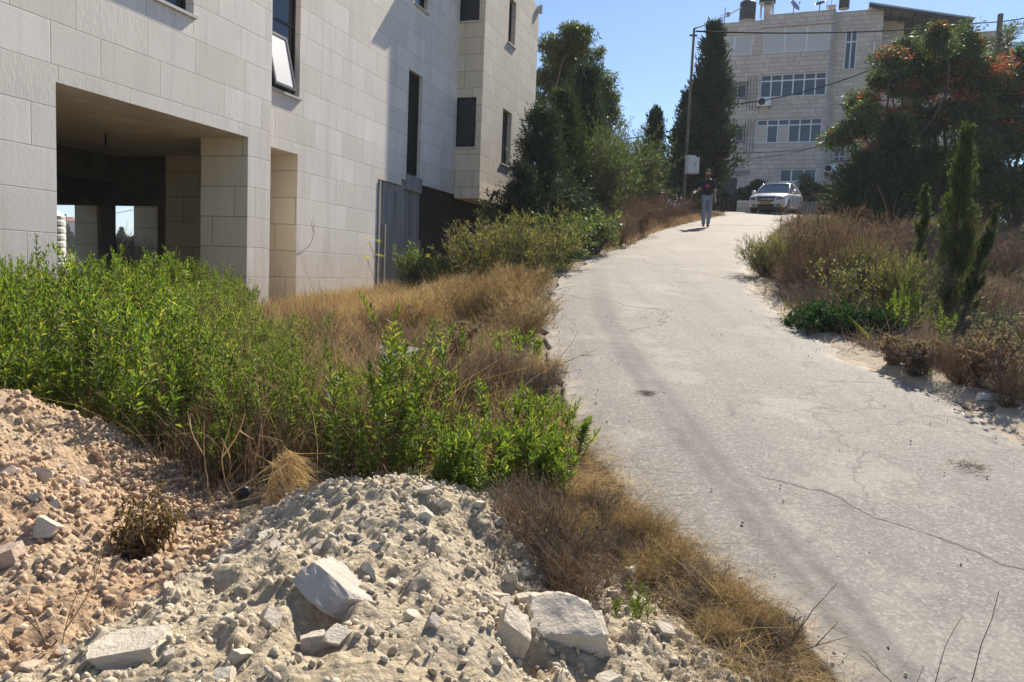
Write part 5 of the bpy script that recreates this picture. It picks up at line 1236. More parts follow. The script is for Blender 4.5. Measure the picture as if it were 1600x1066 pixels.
def onpile(side):
    def f(n):
        out = []
        while len(out) < n:
            x = r.uniform(-3.6, 1.05, n); y = r.uniform(1.45, 4.6, n); d = split(x, y) + fbm(x, y, 3, 4, 71) * .35; ok = (pf(x, y) > ground(x, y) - .03) & (abs(x / y) < .95 + 0 * x)
            ok &= (d > -.05) if side > 0 else (d < .05); dens = (vnoise(x, y, 2.5, 77) * .6 + vnoise(x, y, 9, 78) * .6) > r.random(n) * (.95 if side > 0 else .75); ok &= dens
            ok &= y > 1.7
            out += list(zip(x[ok], y[ok]))
        return np.array(out[:n])
    return f
scatter(17000, onpile(1), lambda n: .0014 + .024 * r.random(n) ** 8, pile, 'pale_gravel', M['st_w'])
scatter(13000, onpile(-1), lambda n: .0025 + .028 * r.random(n) ** 4.5, pile, 'reddish_gravel', M['st_p'])
def quad_xy(*pp):
    c = np.array([tuple(G(a, b))[:2] for a, b in pp])
    def f(n):
        u = r.random(n)[:, None]; v = r.random(n)[:, None]
        return (c[0] * (1 - u) + c[1] * u) * (1 - v) + (c[3] * (1 - u) + c[2] * u) * v
    return f
gap_xy = quad_xy((150, 755), (370, 755), (370, 830), (150, 830))
verge_xy = quad_xy((960, 925), (1110, 925), (1180, 1065), (960, 1065))
scatter(1500, gap_xy, lambda n: .006 + .026 * r.random(n) ** 2.0, lambda x, y: np.maximum(pile(x, y) * (y < 4.8) - 9 * (y >= 4.8), ground(x, y)), 'reddish_gravel', M['st_p'], .2)
scatter(900, verge_xy, lambda n: .005 + .022 * r.random(n) ** 2.2, ground, 'pale_gravel', M['st_w'], .2)
def road_xy(n):
    y = r.uniform(1.9, 20, n) ** 1.0; u = r.random(n); e = r.random(n) < .5
    x = np.where(e, le(y) + r.exponential(.14, n), le(y) + (re_(y) - le(y)) * u); x = np.where(r.random(n) < .35, re_(y) - r.exponential(.18, n) + .2, x); return np.stack([x, y], 1)
scatter(1500, road_xy, lambda n: .003 + .010 * r.random(n) ** 3.5, lambda x, y: zr(y) + .012, 'loose_road_gravel', M['st_w'], .2)
# rocks one can tell apart ------------------------------------------------------------------------
iv3, if3 = ico(5)
def rock_mesh(seed, sx, sy, sz, mat, V0=iv3, F0=if3, cuts=9, amp=.10, lo=.42):
    rr = np.random.default_rng(seed); V = V0.copy()
    bs = rotm(*rr.uniform(-.35, .35, 3))
    for k in range(cuts + 6):
        n = unit(rr.normal(size=3)); dd = rr.uniform(lo + .08, .82)
        if k < 6: n = unit(bs[k % 3] * (1 if k < 3 else -1) + rr.normal(size=3) * .16); dd = rr.uniform(.48, .66); s = V @ n; V = V - np.clip(s - dd, 0, None)[:, None] * n * .985
    def n3(V, s, sd): return fbm(V[:, 0] + V[:, 2] * .7 + sd, V[:, 1] - V[:, 2] * .6, s, 4, seed + sd) + fbm(V[:, 2] + sd, V[:, 0] * .8 - V[:, 1] * .5, s, 4, seed + 3 + sd)
    V = V * (1 + (n3(V, 1.7, 1) * amp * 1.8 + n3(V, 6, 5) * amp * .9 + n3(V, 22, 7) * amp * .22)[:, None]); V = V * [sx, sy, sz]
    me = npmesh('rock', V, F0, mat, smooth=True, link=False); me.set_sharp_from_angle(angle=radians(22)); return me
def put_rock(px, py, me, label, rot=(0, 0, 0), Y=None, lift=0.0, group=None, s=1, name='rock'):
    if True:
        q = ray(px, py); k = 1.2; o_ = Vector((0, 0, EYE))
        while k < 6:
            P = o_ + q * (k / q.y); h = max(float(pile(np.array([P.x]), np.array([P.y]))[0]) if P.y < 4.6 else -9, gz(P.x, P.y))
            if P.z < h: break
            k += .01
    o = bpy.data.objects.new(name, me); COL.objects.link(o); o.location = (P.x, P.y, P.z + lift); o.rotation_euler = rot; o.scale = (s, s, s)
    return tag(o, label, 'rock', group)
put_rock(885, 985, rock_mesh(1, .20, .155, .105, M['rk_w'], amp=.12), 'big white boulder at the right foot of the pale rubble heap', (.1, .15, -.25), Y=2.62, name='boulder')
put_rock(793, 1000, rock_mesh(2, .082, .075, .13, M['rk_w'], amp=.08), 'upright cream boulder leaning against the big white boulder', (.1, .25, .4), Y=2.36, name='boulder')
put_rock(925, 985, rock_mesh(3, .085, .07, .07, M['rk_w'], amp=.1), 'white knobbly right end piece of the big boulder', (.3, .1, .6), Y=2.6, name='boulder')
put_rock(525, 925, rock_mesh(4, .20, .11, .04, M['rk_g'], amp=.09, lo=.6, cuts=5), 'tilted grey slab of rock sticking out of the pale heap', (.12, .42, -.35), lift=.02, name='rock_slab')
put_rock(490, 1015, rock_mesh(5, .07, .05, .085, M['rk_g'], amp=.06), 'smooth grey rock under the tilted slab', (.2, .2, .3), Y=2.12)
put_rock(420, 975, rock_mesh(6, .05, .05, .055, M['rk_g'], amp=.07), 'grey rock wedged left of the tilted slab', (.2, .6, .3), Y=2.2)
put_rock(215, 1022, rock_mesh(7, .15, .10, .075, M['rk_w'], amp=.12), 'broad crumbly pale rock at the bottom left of the pale heap', (.1, -.05, .3), Y=1.95, name='boulder')
put_rock(98, 1022, rock_mesh(8, .032, .035, .036, M['rk_g'], amp=.02, lo=.6), 'small square bluish grey stone at bottom left', (.1, .2, .5), Y=1.93)
put_rock(72, 828, rock_mesh(9, .075, .06, .058, M['rk_w'], amp=.07), 'rounded white rock in the middle of the reddish heap', (0, .1, .2))
put_rock(66, 742, rock_mesh(10, .07, .055, .045, M['rk_w'], amp=.1), 'rounded cream rock high on the reddish heap', (0, .1, .4))
put_rock(10, 742, rock_mesh(11, .055, .045, .04, M['rk_p'], amp=.07), 'smooth pinkish stone at the left edge of the reddish heap', (0, 0, .2))
put_rock(98, 730, rock_mesh(12, .036, .03, .028, M['rk_w'], amp=.07), 'small white stone beside the cream rock high on the reddish heap', (0, .2, .4))
put_rock(55, 778, rock_mesh(13, .035, .03, .028, M['rk_g'], amp=.06), 'small grey stone just below the high cream rock', (0, .2, 1.4))
put_rock(82, 788, rock_mesh(14, .045, .035, .03, M['rk_w'], amp=.06), 'flat cream stone touching the small grey one on the reddish heap', (0, .2, 2.4))
put_rock(8, 880, rock_mesh(15, .085, .08, .10, M['rk_p'], amp=.08), 'large pinkish block cut off by the left edge of the photo', (.2, .1, .3), name='boulder')
put_rock(355, 812, rock_mesh(16, .045, .035, .03, M['rk_w'], amp=.07), 'pale stone in the shaded gap between the two heaps', (0, .1, .3))
put_rock(285, 858, rock_mesh(17, .036, .03, .024, M['rk_w'], amp=.07), 'pale stone at the right foot of the withered brown sprig', (.1, .1, .9))
put_rock(800, 895, rock_mesh(18, .05, .04, .035, M['rk_w'], amp=.08), 'white stone above the boulders among dry twigs', (.3, .1, .3))
put_rock(812, 858, rock_mesh(19, .03, .025, .03, M['rk_w'], amp=.05), 'small pointed white stone topmost above the boulders', (.3, .5, .3))
put_rock(780, 935, rock_mesh(20, .045, .04, .03, M['rk_w'], amp=.07), 'pale stone stacked just above the upright boulder', (.1, .2, .8))
put_rock(820, 935, rock_mesh(21, .045, .035, .02, M['rk_w'], amp=.05), 'flat cream stone resting on the back of the big boulder', (.1, -.2, .2))
put_rock(755, 935, rock_mesh(22, .035, .03, .025, M['rk_w'], amp=.07), 'small pale stone left of the boulder group', (.1, .2, 1.8))
put_rock(645, 968, rock_mesh(23, .035, .03, .032, M['rk_w'], amp=.06), 'cream stone right of the tilted slab, lower of a pair', (.1, .5, .2))
put_rock(612, 912, rock_mesh(24, .03, .03, .022, M['rk_w'], amp=.06), 'cream stone right of the tilted slab, upper of a pair', (.1, .5, .2))
put_rock(575, 892, rock_mesh(25, .05, .016, .03, M['rk_w'], amp=.05), 'thin upright flake of pale rock above the tilted slab', (.2, .5, -.6))
put_rock(676, 975, rock_mesh(26, .03, .026, .035, M['rk_g'], amp=.06), 'grey stone in the gully between slab and boulders', (.2, .5, -.6))
put_rock(372, 1030, rock_mesh(27, .035, .03, .045, M['rk_w'], amp=.06), 'cream wedge-shaped stone in the lower gully of the pale heap', (.2, .4, .6))
put_rock(265, 1030, rock_mesh(28, .022, .03, .04, M['rk_w'], amp=.05), 'narrow cream stone right of the broad crumbly rock', (.2, .1, .6))
put_rock(1035, 985, rock_mesh(29, .05, .045, .03, M['rk_w'], amp=.06), 'pale triangular rock lying on the verge gravel right of the green sprout', (.1, .3, .3))
put_rock(940, 880, rock_mesh(30, .06, .05, .04, M['rk_w'], amp=.09), 'pale rock half hidden in dry twigs between heap and road', (.1, .2, .3))
put_rock(960, 930, rock_mesh(31, .05, .04, .03, M['rk_w'], amp=.09), 'pale rock in dry twigs just above the green sprout', (.1, .2, 1.3))
put_rock(625, 555, rock_mesh(32, .22, .2, .09, simple('weathered_rock', (.20, .19, .17), .9, 0, .3, 12), amp=.1), 'grey rock lying in the dry grass below the ribbed concrete wall', (.1, .1, .2), Y=7.9, name='boulder')
iv2, if2 = ico(3)
mids = [rock_mesh(50 + k, 1, r.uniform(.65, 1), r.uniform(.45, .8), M['rk_w'], iv2, if2, 5, .08) for k in range(10)]
midp = [rock_mesh(70 + k, 1, r.uniform(.65, 1), r.uniform(.45, .8), M['rk_p'], iv2, if2, 5, .08) for k in range(10)]
def mids_on(side, n, meshes, label, group):
    xy = onpile(side)(n)
    for k, (x, y) in enumerate(xy):
        o = bpy.data.objects.new('stone', meshes[k % 10]); COL.objects.link(o); s = .018 + .034 * r.random() ** 1.8
        o.location = (x, y, float(pile(np.array([x]), np.array([y]))[0]) + s * .15); o.scale = (s, s, s); o.rotation_euler = tuple(r.uniform(-.6, .6, 2)) + (r.uniform(0, 6.28),); tag(o, label, 'stone', group)
mids_on(1, 95, mids, 'loose pale stone half sunk in the cream rubble heap', 'loose stones on the pale heap')
mids_on(-1, 110, midp, 'loose reddish stone half sunk in the reddish rubble heap', 'loose stones on the reddish heap')
# ------------------------------------------------------------------ dry grass, straw and brush that nobody could count
def lo_edge(y): return le(y)
def grass_patch(name, poly, n, L, Wd, mat, seed, bend=.35, up=1.0, flat=.35, dens=None, zf=ground, grp=9):
    rr = np.random.default_rng(seed); xs_ = [p[0] for p in poly]; ys_ = [p[1] for p in poly]; out = []
    m_ = max(1, n // grp)
    while len(out) < m_:
        x = rr.uniform(min(xs_), max(xs_)); y = rr.uniform(min(ys_), max(ys_))
        if inside(poly, x, y) and (dens is None or rr.random() < dens(x, y)): out.append((x, y))
    c = np.repeat(np.array(out), grp, 0); c = c + rr.normal(size=c.shape) * L * .22; z = zf(c[:, 0], c[:, 1]); P = np.stack([c[:, 0], c[:, 1], z - .01], 1)
    D = rr.normal(size=P.shape) * flat; D[:, 2] = up; V, F = blades(P, D, L * rr.uniform(.4, 1.15, len(P)), Wd * rr.uniform(.7, 1.3, len(P)), rr, bend)
    return tag(npmesh(name, V, F, mat), kind='stuff')
slope = [(.25, 8.6), (.2, 6.4), (.3, 5.2), (-.1, 4.6), (-1.0, 5.0), (-1.5, 6.2), (-2.3, 7.6), (-3.3, 9.6), (-4.2, 12.2), (-3.2, 15.5), (-1.0, 15.5), (.7, 13), (.3, 10.4)]
clear = lambda x, y: .15 + .85 * min(1, max(0, (le(y) - x) / .5))
grass_patch('dry_grass', slope, 34000, .30, .0042, M['straw'], 500, .45, flat=.45, dens=clear)
grass_patch('dry_grass', slope, 9000, .36, .005, M['brown_brush'], 501, .5, flat=.6, dens=clear)
grass_patch('dry_grass', [(-2.6, 11.2), (-1.9, 12.6), (-.6, 13.2), (.1, 11.2), (-.1, 9.6), (-1.0, 8.6)], 9000, .42, .005, M['straw'], 502, .4, dens=clear)
foot = [(-4.0, 11.2), (-3.6, 13.0), (-2.6, 16), (-1.6, 16), (-2.2, 13), (-3.2, 10.6)]
grass_patch('dry_grass', foot, 9000, .38, .005, M['straw'], 503, .4)
road_edge = [(.6, 4.3), (.72, 3.7), (.95, 3.1), (1.1, 2.75), (1.13, 2.5), (1.22, 2.2), (1.2, 1.9), (.8, 1.9), (.7, 2.5), (.45, 3.0), (.2, 3.4), (-.1, 4.2), (.1, 5.2), (.38, 5.2)]
grass_patch('dry_grass', road_edge, 16000, .21, .0026, M['straw'], 504, .8, up=.75, flat=.75, grp=14)
grass_patch('dry_grass', road_edge, 6000, .19, .0026, M['brown_brush'], 505, .8, up=.8, flat=.9, grp=16)
grass_patch('dry_grass', road_edge, 6000, .22, .0024, M['straw_grey'], 518, .8, up=.8, flat=.9, grp=16)
ge = [(float(le(y)) - .20, y) for y in (1.9, 2.4, 2.9, 3.4, 3.9, 4.4)] + [(float(le(y)) + .05, y) for y in (4.4, 3.9, 3.4, 2.9, 2.4, 1.9)]
grass_patch('golden_straw', ge, 6500, .16, .0024, M['straw_gold'], 521, .9, up=.30, flat=.9, grp=12)
tip = [(1.2, 2.45), (1.28, 2.1), (.9, 2.0), (.55, 2.3), (.6, 2.8), (.9, 2.7)]
grass_patch('dry_grass', tip, 4000, .13, .0022, M['straw_grey'], 506, .7, up=.6, flat=.8)
tw = [(-.1, 3.2), (.15, 2.75), (.5, 2.6), (.75, 2.75), (.55, 3.2), (.25, 3.7), (-.2, 3.8)]
grass_patch('dry_brush', tw, 5200, .14, .0028, M['straw_grey'], 507, .9, up=.35, flat=1.0)
grass_patch('dry_brush', tw, 1800, .13, .003, M['brown_brush'], 517, .9, up=.35, flat=1.0)
inweeds = [(-3.2, 4.7), (-1.9, 4.35), (-.9, 4.1), (-.3, 4.6), (-1.0, 5.8), (-2.0, 7.6), (-3.2, 9.0), (-5, 8.0), (-5, 5.5)]
grass_patch('dry_grass', inweeds, 7500, .72, .0045, M['straw'], 508, .55, flat=.3)
grass_patch('withered_stems', inweeds, 2600, .95, .006, M['brown_brush'], 519, .25, flat=.18)
grass_patch('withered_stems', [(-3.0, 4.35), (-1.5, 4.1), (-.6, 4.05), (-.2, 4.6), (-.8, 5.0), (-3, 5.3)], 2600, .5, .006, M['brown_brush'], 509, .3, flat=.25)
vL = [(le(y) - .05, y) for y in (15, 18, 21, 24, 27, 30, 34)] + [(le(y) - 3.4, y) for y in (34, 30, 27, 24, 21, 18, 15)]
grass_patch('dry_brush', vL, 16000, .38, .013, M['brown_brush'], 510, .5, flat=.6)
grass_patch('dry_brush', vL, 7000, .34, .012, M['straw'], 511, .5, flat=.6)
vR = [(re_(y) + .12, y) for y in (7.6, 9, 11, 13.5, 17, 21, 25, 30, 34)] + [(re_(y) + 14, y) for y in (34, 28, 22)] + [(re_(y) + 8, 16), (re_(y) + 5, 10), (7.0, 7)]
grass_patch('dry_brush', vR, 30000, .42, .010, M['straw_grey'], 512, .5, flat=.6)
grass_patch('dry_brush', vR, 20000, .40, .010, M['brown_brush'], 513, .5, flat=.6)
grass_patch('olive_ground_cover', vR, 9000, .36, .012, M['lf_broom'], 520, .5, flat=.5)
vR2 = [(4.05, 4.6), (3.95, 5.6), (3.6, 6.6), (3.45, 7.4), (3.45, 8.4), (5.5, 8.6), (6.5, 6.5), (5.8, 4.4)]
grass_patch('dry_brush', vR2, 16000, .19, .0040, M['brown_brush'], 514, .6, flat=.7)
grass_patch('dry_brush', vR2, 10000, .22, .0038, M['straw_grey'], 515, .6, flat=.6)
grass_patch('green_ground_cover', [(le(y) - .25, y) for y in (11, 13, 15, 18)] + [(le(y) - 1.8, y) for y in (18, 15, 13, 11)], 6000, .22, .012, M['lf_olive'], 516, .5, flat=.7)
for k, (px, py, s_, t_) in enumerate([(905, 800, .28, 0), (940, 815, .3, 1), (985, 845, .26, 0), (1020, 850, .24, 2), (1050, 895, .26, 0), (1100, 925, .24, 1), (1140, 955, .24, 0), (1180, 985, .22, 2), (1215, 1020, .22, 1), (960, 880, .26, 1), (1010, 920, .24, 2), (1080, 970, .2, 1), (1130, 1010, .2, 0), (890, 855, .3, 2)]):
    P = G(px, py); put_plant([strawb, grey, strawb][t_][k % 3], 'dry_tuft', P.x, P.y, s_ * [1, .7, 1][t_], k, 'dry bristly tuft in the straw strip between the rubble and the road', 'dry tuft', 'dry tufts along the near road edge')
for k, (px, py, s_, lab) in enumerate([(835, 870, .34, 'grey brown tangle of dry twigs nearest the top of the pale heap'), (880, 900, .34, 'grey brown tangle of dry twigs between the small white stones and the straw strip'), (905, 950, .28, 'grey brown tangle of dry twigs just behind the green sprout'), (820, 830, .3, 'grey brown tangle of dry twigs under the green weeds beside the pale heap')]):
    P = G(px, py); put_plant((grey if k % 2 else brown)[k % 3], 'dry_bush', P.x, P.y, s_, k, lab, 'bush')
for k, (px, py, s_) in enumerate([(600, 610, .42), (665, 640, .4), (725, 640, .42), (545, 570, .4), (780, 615, .38), (640, 575, .36), (840, 625, .34), (590, 530, .4), (500, 540, .4)]):
    P = G(px, py); put_plant((brown if k % 3 else grey)[k % 3], 'dry_bush', P.x, P.y, s_, k, 'low brown dry bush scattered among the straw on the slope below the building', 'bush', 'low dry bushes on the slope')
# heap of fallen straw among the weeds, hanging withered heads
def straw_heap(px, py, w_, d_, h_, n, L, label, seed, mat='straw', name='straw_heap'):
    rr = np.random.default_rng(seed); P0 = G(px, py); a = rr.uniform(0, 6.28, n); q = np.sqrt(rr.random(n)); x = np.cos(a) * q * w_; y = np.sin(a) * q * d_; z = h_ * (1 - q ** 2)
    P = np.stack([x, y, z], 1) + rr.normal(size=(n, 3)) * .01; D = np.stack([x / w_ * .8 + .6, y / d_ * .6 - .3, -.25 + 0 * x], 1) + rr.normal(size=(n, 3)) * .3
    V, F = blades(P, D, L * rr.uniform(.5, 1.2, n), .0035, rr, .5)
    o = npmesh(name, V, F, M[mat]); o.location = (P0.x, P0.y, gz(P0.x, P0.y)); return tag(o, label, 'straw heap')
straw_heap(745, 745, .26, .2, .16, 3600, .20, 'rounded heap of combed-over straw between the green weeds and the road', 600)
straw_heap(75, 655, .3, .2, .55, 2400, .24, 'drooping tuft of withered straw at the left, above the reddish heap', 601)
straw_heap(445, 800, .09, .07, .30, 700, .16, 'hanging brown withered seed tuft low in the front of the green stand', 602)
straw_heap(150, 720, .14, .1, .4, 900, .2, 'small withered straw tuft where the green stand meets the reddish heap', 603)
# withered sprig between the heaps and thin stalks
def sprig(px, py, h, n, nl, label, seed, leafL=.04, Y=None, mat='lf_dry', wid=.3):
    rr = np.random.default_rng(seed); paths = []; P = []; D = []
    for k in range(n):
        a = rr.uniform(0, 6.28); e = np.array([cos(a), sin(a), 0]) * h * rr.uniform(.2, .75) + Z3 * h * rr.uniform(.4, 1); p = curve_path((0, 0, -.02), e, rr, 7, .12); paths.append(p)
        q = p[rr.integers(2, 7, nl)]; P.append(q + rr.normal(size=q.shape) * .008); D.append(rr.normal(size=q.shape) - Z3 * .3)
    P = np.concatenate(P); D = np.concatenate(D); V, F = leaves(P, D, leafL * rr.uniform(.6, 1.3, len(P)), leafL * wid, rr, .4, .6); Vs, Fs = stalks(paths, [(.0035, .001)] * len(paths), 4)
    Pp = put_rock(px, py, mids[0], 'x', s=.001); loc = Pp.location.copy(); bpy.data.objects.remove(Pp)
    o = put_plant((npmesh('stem', Vs, Fs, M['twig'], link=False), npmesh('foliage', V, F, M[mat], link=False)), 'withered_plant', loc.x, loc.y, 1, 0, label, 'withered plant', z=loc.z); return o
sprig(235, 865, .24, 34, 18, 'withered brown leafy sprig lying between the reddish and pale heaps', 610)
sprig(205, 880, .15, 16, 14, 'smaller left tuft of the withered brown sprig between the heaps', 611, .03)
def stalk_plant(px, py, tips, label, mat, th=.004, seed=1, name='bare_stalk', heads=None, Y=None):
    """a thin branched stalk whose tips reach given picture points at the same distance"""
    if Y is None: b = G(px, py)
    else: b = W(px, py, Y); b.z = gz(b.x, b.y)
    rr = np.random.default_rng(seed); paths = []; ends = []
    main = W(*tips[0], b.y); main = main - b; p = curve_path((0, 0, -.02), tuple(main), rr, 9, .07); p = p + rr.normal(size=p.shape) * np.linalg.norm(main) * .008; paths.append(p); ends.append(p[-1])
    for k, t_ in enumerate(tips[1:]):
        e = np.array(tuple(W(t_[0], t_[1], b.y) - b)) + rr.normal(size=3) * [0, .05, 0]; i = int(np.clip((e[2] / max(p[-1][2], .01)) * 8 * .6, 1, 6)); q = curve_path(p[i], e, rr, 6, .06); paths.append(q); ends.append(q[-1])
        paths.append(curve_path(q[3], q[3] + (q[5] - q[3]) * .8 + rr.normal(size=3) * .04, rr, 4, .1)); ends.append(paths[-1][-1])
    Vs, Fs = stalks(paths, [(th, th * .35)] * len(paths), 5); o = npmesh(name, Vs, Fs, M[mat]); o.location = b; tag(o, label, 'stalk')
    if heads:
        for e_ in ends:
            H = np.repeat(np.array([e_]), 40, 0) + rr.normal(size=(40, 3)) * [.025, .025, .010]; V, F = sprays(H, rr.normal(size=H.shape), .02, .012, rr); npmesh('flower_head', V, F, M[heads], parent=o)
    return o
stalk_plant(462, 468, [(470, 335), (490, 340), (455, 380), (478, 372), (448, 410)], 'thin bare stalk in front of the pale niche jamb', 'twig', .006, 1)
stalk_plant(583, 475, [(592, 375), (575, 372), (598, 400), (570, 400)], 'thin fennel stalk with yellow umbels at the edge of the concrete wall', 'twig', .005, 2, 'fennel_stalk', 'yellow')
stalk_plant(648, 455, [(650, 392), (632, 410), (668, 398), (640, 400)], 'fennel with bright yellow green tops in front of the ribbed concrete', 'lf_fresh', .006, 3, 'fennel_stalk', 'yellow')
stalk_plant(745, 400, [(710, 310), (735, 330), (752, 352), (722, 345)], 'pale dry stalk leaning left in front of the black wall', 'straw', .008, 4)
stalk_plant(790, 400, [(775, 360), (800, 352), (765, 378), (790, 370)], 'dry branching stalk right of the leaning pale one by the black wall', 'twig', .006, 5, heads='yellow')
stalk_plant(505, 620, [(500, 495), (520, 520), (488, 530)], 'dark reddish bare stalk rising at the left of the dry slope', 'brown_brush', .004, 6)
stalk_plant(620, 600, [(640, 480), (600, 520), (628, 505)], 'dark thin stalk with small heads in the middle of the dry slope', 'brown_brush', .004, 7, heads='brown_brush')
stalk_plant(380, 800, [(365, 650), (395, 640), (410, 690), (345, 690), (430, 720)], 'pale forked stalk in front of the dark gap of the green stand', 'straw', .004, 8)
stalk_plant(335, 790, [(320, 655), (300, 640)], 'straw-coloured bent stalk left of the forked pale one', 'straw', .004, 9)
stalk_plant(1515, 1085, [(1560, 925), (1590, 1040)], 'dark leafless twig at the bottom right corner in front of the road', 'brown_brush', .0026, 10, Y=2.1)
stalk_plant(1455, 1090, [(1505, 960)], 'shorter dark leafless twig left of the corner one', 'brown_brush', .0020, 11, Y=2.1)
stalk_plant(1215, 1040, [(1310, 910), (1240, 950), (1180, 960), (1270, 985), (1330, 1000)], 'sparse dry twiggy stalk at the tip of the verge, bottom centre right', 'twig', .0026, 12)
stalk_plant(1280, 1075, [(1440, 1040), (1500, 1060), (1350, 1030)], 'long thin twig arching low over the road at the bottom edge', 'twig', .0022, 13, Y=2.25)
stalk_plant(830, 600, [(905, 515), (935, 545), (880, 560)], 'thin dry twig reaching over the road edge', 'straw', .0035, 14)
stalk_plant(905, 745, [(922, 655), (905, 690)], 'dark dry twig by the green clump touching the road', 'twig', .003, 15)
stalk_plant(775, 930, [(790, 850), (760, 880)], 'brown dry twig sticking up right of the pale heap', 'brown_brush', .004, 16)
stalk_plant(850, 880, [(880, 820), (838, 830), (900, 850)], 'grey dry twig tangle between pale heap and road', 'straw_grey', .004, 17)
stalk_plant(90, 980, [(135, 890), (160, 860), (50, 940)], 'thin straw stalk across the lower left rubble', 'straw', .003, 18, Y=2.3)
# ------------------------------------------------------------------ utility pole, meter box, cables
P = W(1069, 296, 33); zb = gz(P.x, P.y); topz = W(1082, 45, 33).z
up = MB().tube([(P.x, P.y, zb - .2), (P.x + .02, P.y, topz)], [.075, .05], 12).build('utility_pole', M['wood']); tag(up, 'tall thin grey brown utility pole standing in front of the tall dark cypress', 'utility pole')
MB().box(P.x - .16, P.x + .16, P.y - .03, P.y + .03, topz - .3, topz - .24).build('bracket', M['iron'], up)
Q = W(1080, 258, 32.7)
mb = empty('meter_box', (Q.x, 32.7, Q.z - .37), .25, 'white electric meter box mounted on the utility pole', 'meter box')
box('cabinet', (-.23, .12, -.2, .1, 0, .74), M['paint_white'], mb, .01); box('side_cabinet', (.13, .27, -.2, .1, .02, .68), M['paint_white'], mb, .01)
MB().box(-.2, .09, -.212, -.201, .05, .69).build('door', M['paint_white'], mb); MB().box(.05, .075, -.225, -.212, .33, .42).build('handle', M['iron'], mb)
def cable(a, b, sag, label, rad=.018, n=20):
    a = Vector(a); b = Vector(b); pts = [a.lerp(b, k / n) - Vector((0, 0, sag * 4 * (k / n) * (1 - k / n))) for k in range(n + 1)]
    return tag(MB().tube(pts, rad, 5).build('overhead_cable', M['cable'], smooth=True), label, 'cable')
T = Vector((P.x, P.y, topz))
cable(T + Vector((.1, 0, -.1)), W(1530, 36, 44), .25, 'black overhead cable crossing the top floor of the apartment block', .035)
cable(W(1530, 36, 44), W(1640, 20, 38), .1, 'black overhead cable continuing to the top right corner', .03)
cable(T, W(1158, 12, 46), .1, 'overhead cable from pole top to the tall roof tank', .03)
cable(W(1128, 165, 42), W(1400, 92, 45), .45, 'overhead cable sagging across the upper windows of the apartment block', .03)
cable(W(1075, 238, 33), W(1320, 222, 46), .25, 'upper of the thin cables below the lower window strip', .02)
cable(W(1075, 252, 33), W(1290, 226, 46), .25, 'lower of the thin cables below the lower window strip', .02)
cable(T - Vector((0, 0, 4.0)), W(700, 205, 40), .7, 'overhead cable in the sky gap left of the utility pole, upper one', .022)
cable(T - Vector((0, 0, 4.2)), W(700, 215, 40), .9, 'overhead cable in the sky gap left of the utility pole, lower one', .022)
Pq = W(1560, 60, 40); zz = gz(Pq.x, Pq.y)
tag(MB().tube([(Pq.x, Pq.y, zz), (Pq.x, Pq.y, W(1560, 22, 40).z)], [.15, .13], 8).build('wooden_pole', M['wood']), 'thick brown post top poking out above the big tree', 'pole')
# far pole behind the building
P = W(102, 400, 40); zb = gz(P.x, P.y)
tag(MB().tube([(P.x, P.y, zb - .2), (P.x, P.y, W(102, 335, 40).z)], [.09, .07], 8).build('utility_pole', M['wood']), 'dark utility pole seen through the left opening of the building', 'utility pole')
cable(W(102, 340, 40), W(50, 352, 42), .1, 'thin wire from the far pole to the left', .012); cable(W(102, 340, 40), W(250, 318, 34), .15, 'thin wire from the far pole to the right, seen in both openings', .012)
# low walls beside the car
for (px, py, Y, w_, h_, lab) in [(1168, 331, 40.5, 1.1, .75, 'pale concrete block at the left front of the parked car'), (1262, 330, 42, .9, .95, 'grey low concrete wall end behind the parked car'), (1195, 331, 42.5, 3.4, .35, 'long low concrete kerb block behind the parked car')]:
    P = W(px, py, Y); o = box('low_wall', (-w_ / 2, w_ / 2, -.15, .15, -.2, h_), M['concrete' if 'grey' in lab else 'sill'], None, .02); o.location = (P.x, Y, gz(P.x, Y)); o.rotation_euler.z = -.38; tag(o, lab, 'low wall')
# fence of thin posts behind the walking man
fe = empty('metal_fence', (0, 0, 0), 0, 'low dark metal fence behind the walking person', 'fence'); A = W(1118, 316, 41); Bp = W(1160, 318, 41); za = gz(A.x, 41)
fm = MB()
for k in range(7): x = A.x + (Bp.x - A.x) * k / 6; fm.box(x - .02, x + .02, 40.98, 41.02, za - .1, za + .95)
fm.build('posts', M['iron'], fe); MB().box(A.x, Bp.x, 40.985, 41.015, za + .9, za + .95).box(A.x, Bp.x, 40.985, 41.015, za + .4, za + .44).build('rail', M['iron'], fe)
# pale stones along the upper left road edge, litter
rrr = np.random.default_rng(8)
for k, (px, py, s) in enumerate([(1012, 372, .10), (1040, 360, .13), (1052, 357, .09), (1070, 352, .12), (1093, 343, .13), (1120, 330, .2), (1131, 331, .16), (1140, 331, .12), (990, 378, .09), (1028, 364, .08), (1110, 334, .14), (1108, 329, .2)]):
    P = G(px, py); o = bpy.data.objects.new('stone', mids[k % 10]); COL.objects.link(o); o.location = (P.x, P.y, P.z + s * .2); o.scale = (s * 1.2, s, s * .7); o.rotation_euler = (0, 0, k); tag(o, 'pale stone lying along the upper left road edge near the walking person', 'stone', 'stones along the upper road edge')
for k, (px, py, s) in enumerate([(1540, 632, .035), (1515, 655, .02), (1575, 655, .025), (1590, 662, .02), (1480, 640, .02), (1552, 650, .018), (1380, 590, .02), (1585, 640, .03)]):
    P = G(px, py); o = bpy.data.objects.new('stone', mids[k % 10]); COL.objects.link(o); o.location = (P.x, P.y, P.z + s * .3); o.scale = (s, s * .8, s * .7); o.rotation_euler = (0, 0, k); tag(o, 'small pale stone on the sandy verge at the right', 'stone', 'small stones on the sandy verge')
